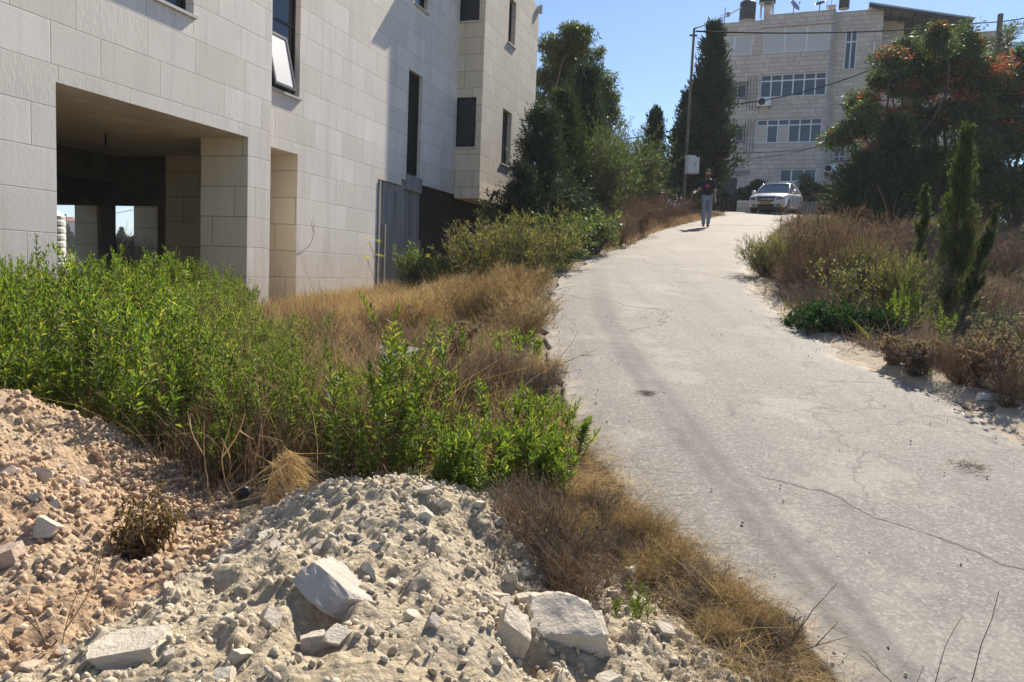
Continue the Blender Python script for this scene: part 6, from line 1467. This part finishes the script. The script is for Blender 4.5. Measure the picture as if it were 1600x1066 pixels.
P = G(1545, 628); o = MB().lathe([(.028, 0), (.03, .02), (.03, .15), (.012, .19), (.012, .21), (.001, .211)], 14, (0, 0, 0), 'x').build('plastic_bottle', M['plastic_white']); o.location = (P.x - .08, P.y, P.z + .04); o.rotation_euler = (0, 0, -.15); tag(o, 'white plastic bottle lying on the sandy verge at right', 'bottle')
for k, (px, py, s, lab) in enumerate([(1515, 748, .05, 'dark scrap of weed lying on the road at right'), (1010, 632, .03, 'small dark twig scrap on the road near its left edge')]):
    P = G(px, py); V, F = blades(rrr.normal(size=(160, 3)) * [s, s, .004] + [0, 0, .006], rrr.normal(size=(160, 3)) * [1, 1, .15], .04, .003, rrr, .3); o = npmesh('dried_scrap', V, F, M['straw_grey']); o.location = (P.x, P.y, float(zr(P.y)) + .02); tag(o, lab, 'scrap')
P = G(340, 815); o = MB().lathe([(.02, 0), (.035, .01), (.035, .10), (.02, .12), (.001, .121)], 12).build('crumpled_cup', M['plastic_black']); o.location = (P.x, P.y + .3, P.z + .05); o.rotation_euler = (1.2, .3, .4); tag(o, 'black plastic scrap in the shade between heap and weeds', 'litter')
P = G(1020, 985) ; o = box('plastic_scrap', (-.012, .012, -.01, .01, 0, .006), simple('blue_plastic', (.05, .25, .5), .4), None); o.location = P + Vector((.03, 0, .01)); tag(o, 'tiny blue plastic scrap on the verge gravel', 'litter')

# ------------------------------------------------------------------ parked car
def mat_paint():
    t = NT('white_car_paint'); t.col((.66, .68, .68)); t.b.inputs['Roughness'].default_value = .3; t.b.inputs['Coat Weight'].default_value = .6; t.b.inputs['Coat Roughness'].default_value = .06
    tc = t.n('ShaderNodeTexCoord').outputs['Object']; nz = t.noise(tc, 3, 5).outputs[0]; t.col(t.mix(nz, (.60, .61, .60), (.70, .71, .71))); return t.m
M['paint'] = mat_paint(); M['chrome'] = simple('chrome', (.6, .6, .62), .15, 1, .02); M['tyre'] = simple('tyre_rubber', (.015, .015, .016), .85); M['lamp'] = simple('headlight_lens', (.22, .24, .30), .08, .3, .1, 30)
M['carglass'] = mat_glass('windscreen_glass', (.06, .09, .12), .04); M['plate'] = simple('yellow_plate', (.62, .36, .03), .5, 0, .03); M['ink'] = simple('plate_ink', (.02, .02, .02), .6); M['rim'] = simple('alloy_rim', (.35, .36, .38), .3, .9)
def make_car():
    c = empty('parked_car', (0, 0, 0), 0, 'white four-door sedan parked at the top of the road, facing the camera', 'car')
    # x forward (front at +2.28), y left, z up
    # cross sections: x, half width, z bottom, z shoulder, z top(deck), corner softness
    xs_ = [-2.28, -2.18, -1.9, -1.45, -1.1, -.6, 0, .6, 1.0, 1.35, 1.75, 2.05, 2.2, 2.29]
    hw = [.62, .78, .85, .88, .885, .885, .885, .885, .885, .885, .87, .82, .74, .58]
    zb_ = [.42, .32, .26, .24, .22, .20, .20, .20, .20, .21, .22, .24, .26, .34]
    zs_ = [.88, .93, .95, .95, .94, .92, .91, .90, .88, .86, .82, .76, .71, .62]
    zt_ = [.96, 1.03, 1.06, 1.05, 1.03, .98, .95, .95, .97, .95, .90, .84, .78, .66]
    rings = []
    for x, h, a, s_, t_ in zip(xs_, hw, zb_, zs_, zt_):
        q = [(0, a), (h * .85, a), (h * .97, a + .08), (h, a + .22), (h, (a + s_) / 2 + .08), (h * .985, s_ - .04), (h * .93, s_ + .02), (h * .78, s_ + (t_ - s_) * .65), (h * .45, t_ - .005), (0, t_)]
        ring = [(x, y, z) for y, z in q] + [(x, -y, z) for y, z in q[-2:0:-1]]; rings.append(ring)
    m = MB(); n = len(rings[0]); vs = [v for r_ in rings for v in r_]; fs = []
    for i in range(len(rings) - 1):
        for k in range(n): fs.append((i * n + k, i * n + (k + 1) % n, (i + 1) * n + (k + 1) % n, (i + 1) * n + k))
    fs.append(tuple(range(n))); fs.append(tuple((len(rings) - 1) * n + k for k in range(n - 1, -1, -1))); m.add(vs, fs)
    b = m.build('body', M['paint'], c, smooth=True, fixn=True)
    # wheel wells cut with a boolean
    cut = MB()
    for x in (1.38, -1.38): cut.lathe([(.355, -.95), (.355, -.62)], 28, (x, 0, .32), 'y'); cut.lathe([(.355, .62), (.355, .95)], 28, (x, 0, .32), 'y')
    co = cut.build('c', M['plastic_black'], fixn=True); mo = b.modifiers.new('s', 'SUBSURF'); mo.levels = 2; mo.render_levels = 2
    bo = b.modifiers.new('b', 'BOOLEAN'); bo.operation = 'DIFFERENCE'; bo.object = co; bo.solver = 'EXACT'
    dg = bpy.context.evaluated_depsgraph_get(); me = bpy.data.meshes.new_from_object(b.evaluated_get(dg)); b.modifiers.clear(); b.data = me; bpy.data.objects.remove(co)
    if len(me.materials) < 1: me.materials.append(M['paint'])
    # greenhouse: glass volume with painted roof and pillars
    base = [(1.02, .80), (.35, .82), (-.35, .82), (-.95, .81), (-1.62, .74)]
    gl = MB()
    # lower and upper outlines
    lo = [(1.06, .76, .93), (-.3, .80, .95), (-1.78, .70, 1.02)]; hi = [(.28, .60, 1.40), (-.3, .62, 1.43), (-1.05, .57, 1.38)]
    L_ = [Vector(p) for p in lo]; H_ = [Vector(p) for p in hi]; mir = lambda v: Vector((v.x, -v.y, v.z))
    for i in range(2):
        gl.face([L_[i], L_[i + 1], H_[i + 1], H_[i]]); gl.face([mir(L_[i]), mir(H_[i]), mir(H_[i + 1]), mir(L_[i + 1])])
    side = gl.build('side_window', M['carglass'], c)
    ws = MB(); n_ = 6
    def strip(a, b_, bulge):
        out = []
        for k in range(n_ + 1):
            t_ = k / n_; w2 = 1 - (2 * t_ - 1) ** 2; out.append((a.lerp(mir(a), t_) + Vector((bulge * w2, 0, 0)), b_.lerp(mir(b_), t_) + Vector((bulge * .6 * w2, 0, .02 * w2))))
        return out
    s1 = strip(L_[0], H_[0], .13)
    for p, q in zip(s1, s1[1:]): ws.face([p[0], p[1], q[1], q[0]])
    ws.build('windscreen', M['carglass'], c, smooth=True)
    rw = MB(); s2 = strip(L_[2], H_[2], -.10)
    for p, q in zip(s2, s2[1:]): rw.face([p[0], q[0], q[1], p[1]])
    rw.build('rear_window', M['carglass'], c, smooth=True)
    rf = MB(); rows = []
    for (x, y, z), bl, by in ((hi[0], .078, .02), ((.12, .62, 1.425), .03, .03), (hi[1], 0, .035), ((-.75, .60, 1.42), -.02, .03), (hi[2], -.06, .02)):
        rows.append([Vector((x + bl * (1 - (2 * k / 8 - 1) ** 2), y * (1 - 2 * k / 8), z + .012 + by * (1 - (2 * k / 8 - 1) ** 2))) for k in range(9)])
    for ra, rb_ in zip(rows, rows[1:]):
        for k in range(8): rf.face([ra[k], rb_[k], rb_[k + 1], ra[k + 1]])
    ro = rf.build('roof', M['paint'], c, smooth=True, fixn=True); so_ = ro.modifiers.new('s', 'SOLIDIFY'); so_.thickness = .03; so_.offset = 0
    pl = MB()
    for sgn in (1, -1):
        f = (lambda v: v) if sgn > 0 else mir
        pl.tube([f(L_[0] + Vector((.03, .01, -.02))), f(L_[0].lerp(H_[0], .5) + Vector((.0, .02, .01))), f(H_[0] + Vector((.0, .01, .005))), f(H_[1] + Vector((0, .01, .005))), f(H_[2] + Vector((0, .01, 0))), f(L_[2].lerp(H_[2], .5) + Vector((0, .015, .02))), f(L_[2] + Vector((0, .01, -.02)))], [.045, .04, .035, .03, .035, .05, .07], 6)
        pl.tube([f(Vector((-.35, .805, .94))), f(Vector((-.38, .635, 1.42)))], .035, 6); pl.tube([f(Vector((-1.2, .775, .97))), f(Vector((-1.0, .60, 1.39)))], .03, 6)
    pl.build('window_pillars', M['paint'], c, smooth=True)
    for sx in (1, -1):
        for x in (1.38, -1.38):
            wl = empty('wheel', (x, sx * .74, .32)); wl.parent = c
            MB().lathe([(.20, -.11), (.305, -.11), (.32, -.085), (.32, .085), (.305, .11), (.20, .11)], 32, (0, 0, 0), 'y').build('tyre', M['tyre'], wl)
            rm = MB().lathe([(.215, sx * .105), (.215, sx * .115), (.19, sx * .118), (.185, sx * .09), (.04, sx * .10), (.04, sx * .115), (.001, sx * .116)], 24, (0, 0, 0), 'y')
            for k in range(7):
                a = 2 * pi * k / 7; rm.tube([(cos(a) * .03, sx * .112, sin(a) * .03), (cos(a) * .19, sx * .112, sin(a) * .19)], .016, 5)
            rm.build('rim', M['rim'], wl)
        # mirror
        mm = MB(); mm.lathe([(.001, 0), (.07, .01), (.09, .06), (.085, .15), (.05, .19), (.001, .2)], 10, (0, 0, 0), 'y'); mo_ = mm.build('mirror', M['paint'], c, smooth=True); mo_.location = (.72, sx * .84 if sx > 0 else -.84 - .2, 1.02)
        if sx > 0: mo_.location = (.72, .84, 1.02)
        # door shut lines
        for x in (.78, -.32, -1.18): MB().tube([(x, sx * .888, .30), (x, sx * .889, .6), (x - .02, sx * .874, .88)], .006, 4).build('door_seam', M['plastic_black'], c)
        for x in (-.15, -1.02): MB().box(x - .08, x + .08, sx * .885 - .012, sx * .885 + .012, .80, .825).build('door_handle', M['chrome'], c)
    def front(name, pts, mat, out=.012, parent=c, y0=None):
        """shape laid on the car's nose; pts are (y,z), x from the nose curve"""
        y0_, y1_ = min(p[0] for p in pts), max(p[0] for p in pts); ny, nz = 14, 4; m = MB(); V_ = []
        for i in range(ny + 1):
            y = y0_ + (y1_ - y0_) * min(max(i / ny, .002), .998); zs = []
            for (a, b), (c_, d_) in zip(pts, pts[1:] + pts[:1]):
                if (a - y) * (c_ - y) <= 0 and a != c_: zs.append(b + (d_ - b) * (y - a) / (c_ - a))
            lo_, hi_ = min(zs), max(zs)
            V_.append([lo_ + (hi_ - lo_) * q / nz for q in range(nz + 1)] + [y])
        vs = [(nose(r_[-1], z) + out, r_[-1], z) for r_ in V_ for z in r_[:-1]]; bs_ = [(v[0] - .05, v[1], v[2]) for v in vs]; n1 = nz + 1
        fs = [(i * n1 + q, (i + 1) * n1 + q, (i + 1) * n1 + q + 1, i * n1 + q + 1) for i in range(ny) for q in range(nz)]
        o_ = len(vs); rim = [i * n1 for i in range(ny + 1)] + [ny * n1 + q for q in range(1, nz + 1)] + [i * n1 + nz for i in range(ny - 1, -1, -1)] + [q for q in range(nz - 1, 0, -1)]
        fs += [(rim[k], rim[(k + 1) % len(rim)], rim[(k + 1) % len(rim)] + o_, rim[k] + o_) for k in range(len(rim))]
        m.add(vs + bs_, fs); return m.build(name, mat, parent, fixn=True)
    # measure the nose by casting rays at the body
    from mathutils.bvhtree import BVHTree
    bvh = BVHTree.FromPolygons([v.co[:] for v in me.vertices], [tuple(p.vertices) for p in me.polygons])
    def nose(y, z):
        h = bvh.ray_cast(Vector((4, y, z)), Vector((-1, 0, 0))); return h[0].x if h[0] is not None else 2.1
    front('grille', [(-.43, .715), (-.39, .56), (-.33, .525), (.33, .525), (.39, .56), (.43, .715), (.37, .74), (-.37, .74)], M['plastic_black'])
    for z in (.575, .615, .655): front('grille_bar', [(-.37, z), (.37, z), (.37, z + .016), (-.37, z + .016)], M['chrome'], .022)
    gt = front('grille_frame', [(-.43, .732), (.43, .732), (.38, .752), (-.38, .752)], M['chrome'], .02)
    em = MB(); xn = nose(0, .63) + .03; em.lathe([(.062, 0), (.070, .0), (.070, .012), (.062, .012)], 24, (xn, 0, .63), 'x')
    for k in range(3):
        a = pi / 2 + 2 * pi * k / 3; em.tube([(xn + .006, 0, .63), (xn + .006, cos(a) * .063, .63 + sin(a) * .063)], [.012, .004], 5)
    em.build('emblem', M['chrome'], c)
    front('number_plate', [(-.26, .40), (.26, .40), (.26, .51), (-.26, .51)], M['plate'], .03)
    cu = bpy.data.curves.new('t', 'FONT'); cu.body = '52-276-38'; cu.size = .105; cu.align_x = 'CENTER'; cu.extrude = .001; to = bpy.data.objects.new('t', cu); COL.objects.link(to)
    dg = bpy.context.evaluated_depsgraph_get(); tm = bpy.data.meshes.new_from_object(to.evaluated_get(dg)); bpy.data.objects.remove(to); tm.materials.clear(); tm.materials.append(M['ink'])
    tn = bpy.data.objects.new('plate_digits', tm); COL.objects.link(tn); tn.parent = c; tn.location = (nose(0, .45) + .034, 0, .418); tn.rotation_euler = (pi / 2, 0, pi / 2)
    front('lower_intake', [(-.42, .385), (-.36, .28), (.36, .28), (.42, .385)], M['plastic_black'])
    for s_ in (1, -1):
        o = [(s_ * .47, .57), (s_ * .66, .59), (s_ * .76, .66), (s_ * .72, .725), (s_ * .50, .715)]; front('headlight', o, M['lamp'], .012)
        front('fog_light', [(s_ * .47, .37), (s_ * .50, .30), (s_ * .68, .32), (s_ * .70, .36), (s_ * .62, .40)], M['plastic_black'], .008); front('fog_light_trim', [(s_ * .50, .335), (s_ * .68, .345), (s_ * .68, .36), (s_ * .50, .35)], M['chrome'], .014)
    MB().box(1.0, 2.1, -.6, .6, .17, .23).build('underbody', M['plastic_black'], c)
    return c
car = make_car()
ca = W(1207, 331, 37.8); ca.z = float(zr(ca.y)) + .01
car.rotation_euler = (0, -radians(-2.5), radians(-90 - 31)); 
cx_, cy_ = W(1213, 331, 38.2).x, 38.2
car.location = (cx_, cy_, float(zr(cy_)) + .012); car.rotation_euler = (0, float(np.arctan((zr(cy_ + 1.3) - zr(cy_ - 1.3)) / 2.6)) * .85, radians(-121))

# ------------------------------------------------------------------ walking person
M['skin'] = simple('skin', (.38, .21, .14), .5, 0, .08, 30); M['shirt'] = simple('navy_cotton', (.012, .014, .030), .9, 0, .15, 25); M['print'] = simple('red_print', (.45, .03, .02), .8)
M['jeans'] = simple('faded_denim', (.20, .25, .30), .9, 0, .15, 30); M['hair'] = simple('dark_hair', (.025, .016, .012), .8, 0, .3, 60); M['beard'] = simple('brown_beard', (.09, .035, .02), .9, 0, .3, 60); M['shoe'] = simple('dark_shoe', (.015, .015, .018), .6)
M['eye_w'] = simple('eye_white', (.6, .6, .58), .3); M['eye_b'] = simple('iris', (.03, .02, .01), .2)
def skin_mesh(verts, edges, sub=2, extra=None):
    """verts: (x,y,z,rx,ry) -> evaluated skinned mesh"""
    me = bpy.data.meshes.new('s'); me.from_pydata([v[:3] for v in verts], edges, []); o = bpy.data.objects.new('s', me); COL.objects.link(o)
    sk = o.modifiers.new('k', 'SKIN'); sk.use_smooth_shade = True
    for i, v in enumerate(verts):
        d = me.skin_vertices[0].data[i]; d.radius = (v[3], v[4] if len(v) > 4 else v[3]); d.use_root = (i == 0)
    ss = o.modifiers.new('u', 'SUBSURF'); ss.levels = ss.render_levels = sub
    dg = bpy.context.evaluated_depsgraph_get(); out = bpy.data.meshes.new_from_object(o.evaluated_get(dg)); bpy.data.objects.remove(o); return out
def link_mesh(name, me, mat, parent, smooth=True):
    me.name = name; me.materials.clear(); me.materials.append(mat)
    if smooth: me.polygons.foreach_set('use_smooth', [True] * len(me.polygons))
    o = bpy.data.objects.new(name, me); COL.objects.link(o); o.parent = parent; return o
def join_meshes(list_):
    bm = bmesh.new()
    for me in list_: bm.from_mesh(me)
    out = bpy.data.meshes.new('j'); bm.to_mesh(out); bm.free(); return out
P = W(1102, 356, 24.5); pz = float(zr(24.5)) + .03
pe = empty('person', (P.x, 24.5, pz), radians(-12), 'person in navy T-shirt with red print and faded jeans walking down the road', 'person')
# local frame: faces -y; +x is the viewer's right (the person's left side)
jt = dict(pel=(0, 0, .95), wa=(0, .01, 1.08), ch=(.0, .01, 1.30), sh=(.0, .015, 1.43), nk=(-.005, .01, 1.50), hd=(-.01, -.005, 1.58))
LA = [(.17, .02, 1.42), (.225, .03, 1.18), (.235, .05, 1.13), (.235, -.02, .93), (.235, -.04, .87)]
RA = [(-.17, .01, 1.42), (-.25, -.03, 1.20), (-.265, -.05, 1.16), (-.36, -.22, 1.06), (-.39, -.27, 1.03)]
LL_ = [(.09, 0, .90), (.095, -.03, .52), (.10, -.02, .47), (.075, .12, .12), (.08, .13, .08)]
RL_ = [(-.09, 0, .90), (-.085, -.09, .52), (-.085, -.10, .47), (-.07, -.14, .10), (-.07, -.14, .07)]
vs = [jt['pel'] + (.14, .10), jt['wa'] + (.135, .095), jt['ch'] + (.155, .105), jt['sh'] + (.12, .08), jt['nk'] + (.055, .058), jt['hd'] + (.06, .06)]
ed = [(0, 1), (1, 2), (2, 3), (3, 4), (4, 5)]
def chain(start, pts, rads):
    p = start
    for q, r_ in zip(pts, rads): vs.append(tuple(q) + (r_, r_)); ed.append((p, len(vs) - 1)); p = len(vs) - 1
chain(3, LA, [.055, .043, .041, .030, .026]); chain(3, RA, [.055, .043, .041, .030, .026]); chain(0, LL_, [.085, .058, .055, .038, .035]); chain(0, RL_, [.085, .058, .055, .038, .035])
bodyme = skin_mesh(vs, ed)
def hand(w_, d, side, curl=.5):
    """palm plus four bent fingers and a thumb; w_ wrist, d direction of the fingers"""
    w_ = Vector(w_); d = Vector(d).normalized(); n = Vector((0, -1, 0)) if abs(d.y) < .8 else Vector((0, 0, 1)); s = d.cross(n).normalized(); n = s.cross(d); m = MB()
    m.tube([w_ - d * .02, w_ + d * .02, w_ + d * .06, w_ + d * .095], [.024, .034, .040, .034], 10)
    for k, ln in enumerate((.068, .078, .073, .058)):
        b_ = w_ + d * .088 + s * side * (.028 - k * .019); c_ = n * curl
        m.tube([b_, b_ + (d + c_ * .3).normalized() * ln * .45, b_ + (d + c_ * .3).normalized() * ln * .45 + (d * .6 + c_).normalized() * ln * .32, b_ + (d + c_ * .3).normalized() * ln * .45 + (d * .6 + c_).normalized() * ln * .32 + (d * .1 + c_ * 1.4).normalized() * ln * .25], [.0095, .009, .008, .006], 7)
    b_ = w_ + d * .03 + s * side * .032; m.tube([b_, b_ + (d * .7 + s * side * .8).normalized() * .035, b_ + (d * .7 + s * side * .8).normalized() * .035 + (d + n * .4).normalized() * .032], [.013, .011, .008], 7)
    o = m.build('h', M['skin']); me = o.data; bpy.data.objects.remove(o); return me
hl = hand((.235, -.04, .875), (0, -.15, -1), -1, .6); hr = hand((-.385, -.265, 1.032), (-.5, -.55, -.28), 1, .8)
# head, turned toward the viewer's left
bm = bmesh.new(); bmesh.ops.create_uvsphere(bm, u_segments=32, v_segments=24, radius=1)
yaw = radians(-38); hc = Vector((-.012, -.012, 1.665))
for v in bm.verts:
    x, y, z = v.co; jaw = max(0, -z); w_ = .078 * (1 - .28 * jaw ** 1.5); dp = .098 * (1 - .08 * jaw)
    X = x * w_; Y = y * dp; Zz = z * .118
    if y < -.5 and abs(x) < .25 and -.45 < z < .15: Y -= .022 * (1 - abs(x) / .25) * (1 - abs(z + .25) / .45 if abs(z + .25) < .45 else 0)   # nose
    if y < -.4 and abs(abs(x) - .38) < .22 and abs(z - .05) < .16: Y += .010 * (1 - abs(abs(x) - .38) / .22)                                # eye sockets
    if y < -.5 and abs(z + .52) < .07 and abs(x) < .3: Y -= .005                                                                             # lips
    if abs(x) > .93 and abs(z + .05) < .25 and abs(y) < .3: X *= 1.14                                                                        # ears
    q = Vector((X, Y, Zz)); q.rotate(Euler((0, 0, yaw))); v.co = hc + q
hm = bpy.data.meshes.new('head'); bm.to_mesh(hm); bm.free()
body = link_mesh('body', join_meshes([bodyme, hl, hr, hm]), M['skin'], pe)
def head_piece(name, cond, mat, grow):
    bm = bmesh.new(); bmesh.ops.create_uvsphere(bm, u_segments=32, v_segments=24, radius=1)
    bmesh.ops.delete(bm, geom=[v for v in bm.verts if not cond(*v.co)], context='VERTS')
    for v in bm.verts:
        x, y, z = v.co; jaw = max(0, -z); q = Vector((x * .078 * (1 - .28 * jaw ** 1.5) * grow, y * .098 * (1 - .08 * jaw) * grow, z * .118 * grow)); q.rotate(Euler((0, 0, yaw))); v.co = hc + q
    me = bpy.data.meshes.new(name); bm.to_mesh(me); bm.free(); o = link_mesh(name, me, mat, pe); s_ = o.modifiers.new('s', 'SOLIDIFY'); s_.thickness = .008; s_.offset = 1; return o
head_piece('hair', lambda x, y, z: (z > .42 - .0 and y < .3) or (y >= .0 and z > -.2 and not (abs(x) > .85 and z < .15)), M['hair'], 1.05)
head_piece('beard', lambda x, y, z: y < .15 and z < -.30 and not (abs(z + .52) < .06 and abs(x) < .28 and y < -.5), M['beard'], 1.045)
for sx in (-1, 1):
    q = Vector((sx * .031, -.083, .008)); q.rotate(Euler((0, 0, yaw))); e = MB().lathe([(.001, -.011), (.008, -.008), (.011, 0), (.008, .008), (.001, .011)], 10).build('eye', M['eye_w'], pe, smooth=True); e.location = hc + q
    q = Vector((sx * .031, -.094, .008)); q.rotate(Euler((0, 0, yaw))); i_ = MB().lathe([(.001, -.004), (.005, 0), (.001, .004)], 10).build('iris', M['eye_b'], e); i_.location = q - Vector((sx * .031, -.083, .008)) * 0 - (e.location - hc)
# T-shirt
vt = [(0, 0, .93, .165, .120), (0, .01, 1.08, .155, .118), (0, .01, 1.30, .175, .125), (0, .015, 1.435, .135, .092), (0, .012, 1.478, .078, .075)]
et = [(0, 1), (1, 2), (2, 3), (3, 4)]
for A_ in (LA, RA):
    a0 = Vector(A_[0]); a1 = Vector(A_[1]); i0 = len(vt); vt.append(tuple(a0) + (.075, .075)); et.append((3, i0)); m_ = a0.lerp(a1, .75); vt.append(tuple(m_) + (.066, .066)); et.append((i0, i0 + 1)); m_ = a0.lerp(a1, .92); vt.append(tuple(m_) + (.066, .066)); et.append((i0 + 1, i0 + 2))
shirt = link_mesh('t_shirt', skin_mesh(vt, et), M['shirt'], pe)
from mathutils.bvhtree import BVHTree
def on_front(me, pts, out):
    b = BVHTree.FromPolygons([v.co[:] for v in me.vertices], [tuple(p.vertices) for p in me.polygons]); r_ = []
    for x, z in pts:
        h = b.ray_cast(Vector((x, -1, z)), Vector((0, 1, 0))); r_.append(Vector((x, (h[0].y if h[0] else -.1) - out, z)))
    return r_
def print_patch(c_, rad, n_=20, sq=1.0):
    ring = [(c_[0] + cos(2 * pi * k / n_) * rad * (1 + .12 * sin(5 * k)), c_[1] + sin(2 * pi * k / n_) * rad * sq) for k in range(n_)]
    q = on_front(shirt.data, ring + [c_], .004); m = MB(); m.add([tuple(v) for v in q], [(k, (k + 1) % n_, n_) for k in range(n_)]); return m.build('shirt_print', M['print'], pe)
print_patch((-.02, 1.265), .055); print_patch((.05, 1.27), .018)
# jeans: two legs joined at the hip
vj = [(0, 0, .93, .148, .110)]; ej = []
for s_, L2 in ((1, LL_), (-1, RL_)):
    p = 0
    for q, r_ in zip(L2, [.098, .078, .076, .062, .062]): vj.append(tuple(q) + (r_, r_)); ej.append((p, len(vj) - 1)); p = len(vj) - 1
link_mesh('jeans', skin_mesh(vj, ej), M['jeans'], pe)
for q in (LL_[-1], RL_[-1]):
    x, y, z = q; z0 = z - .08
    sh = skin_mesh([(x, y + .05, z0 + .045, .042, .042), (x, y - .02, z0 + .045, .042, .045), (x, y - .12, z0 + .035, .045, .032), (x, y - .19, z0 + .03, .032, .024)], [(0, 1), (1, 2), (2, 3)]); link_mesh('shoe', sh, M['shoe'], pe)
# dark phone held in each... only the hanging hand holds it
ph = box('mobile_phone', (-.035, .035, -.006, .006, -.075, .075), M['plastic_black'], None, .004)
lw = Matrix.Rotation(radians(-12), 4, 'Z') @ Vector((.235, -.095, .79)); ph.location = (P.x + lw.x, 24.5 + lw.y, pz + lw.z); ph.rotation_euler = (0, .1, 1.2); tag(ph, "small dark object held in the walking person's hanging hand", 'phone')

# ------------------------------------------------------------------ thin haze volume, added to lift distant shadows
hz = MB().box(-700, 520, -60, 980, -8, 60).build('haze', bpy.data.materials.new('haze')); tag(hz, kind='stuff')
hm_ = hz.data.materials[0]; hm_.use_nodes = True; ht = hm_.node_tree; ht.nodes.clear(); ho = ht.nodes.new('ShaderNodeOutputMaterial'); hv_ = ht.nodes.new('ShaderNodeVolumePrincipled')
hv_.inputs['Color'].default_value = (.85, .92, 1, 1); hv_.inputs['Density'].default_value = .0005; hv_.inputs['Anisotropy'].default_value = .2; ht.links.new(hv_.outputs[0], ho.inputs['Volume'])
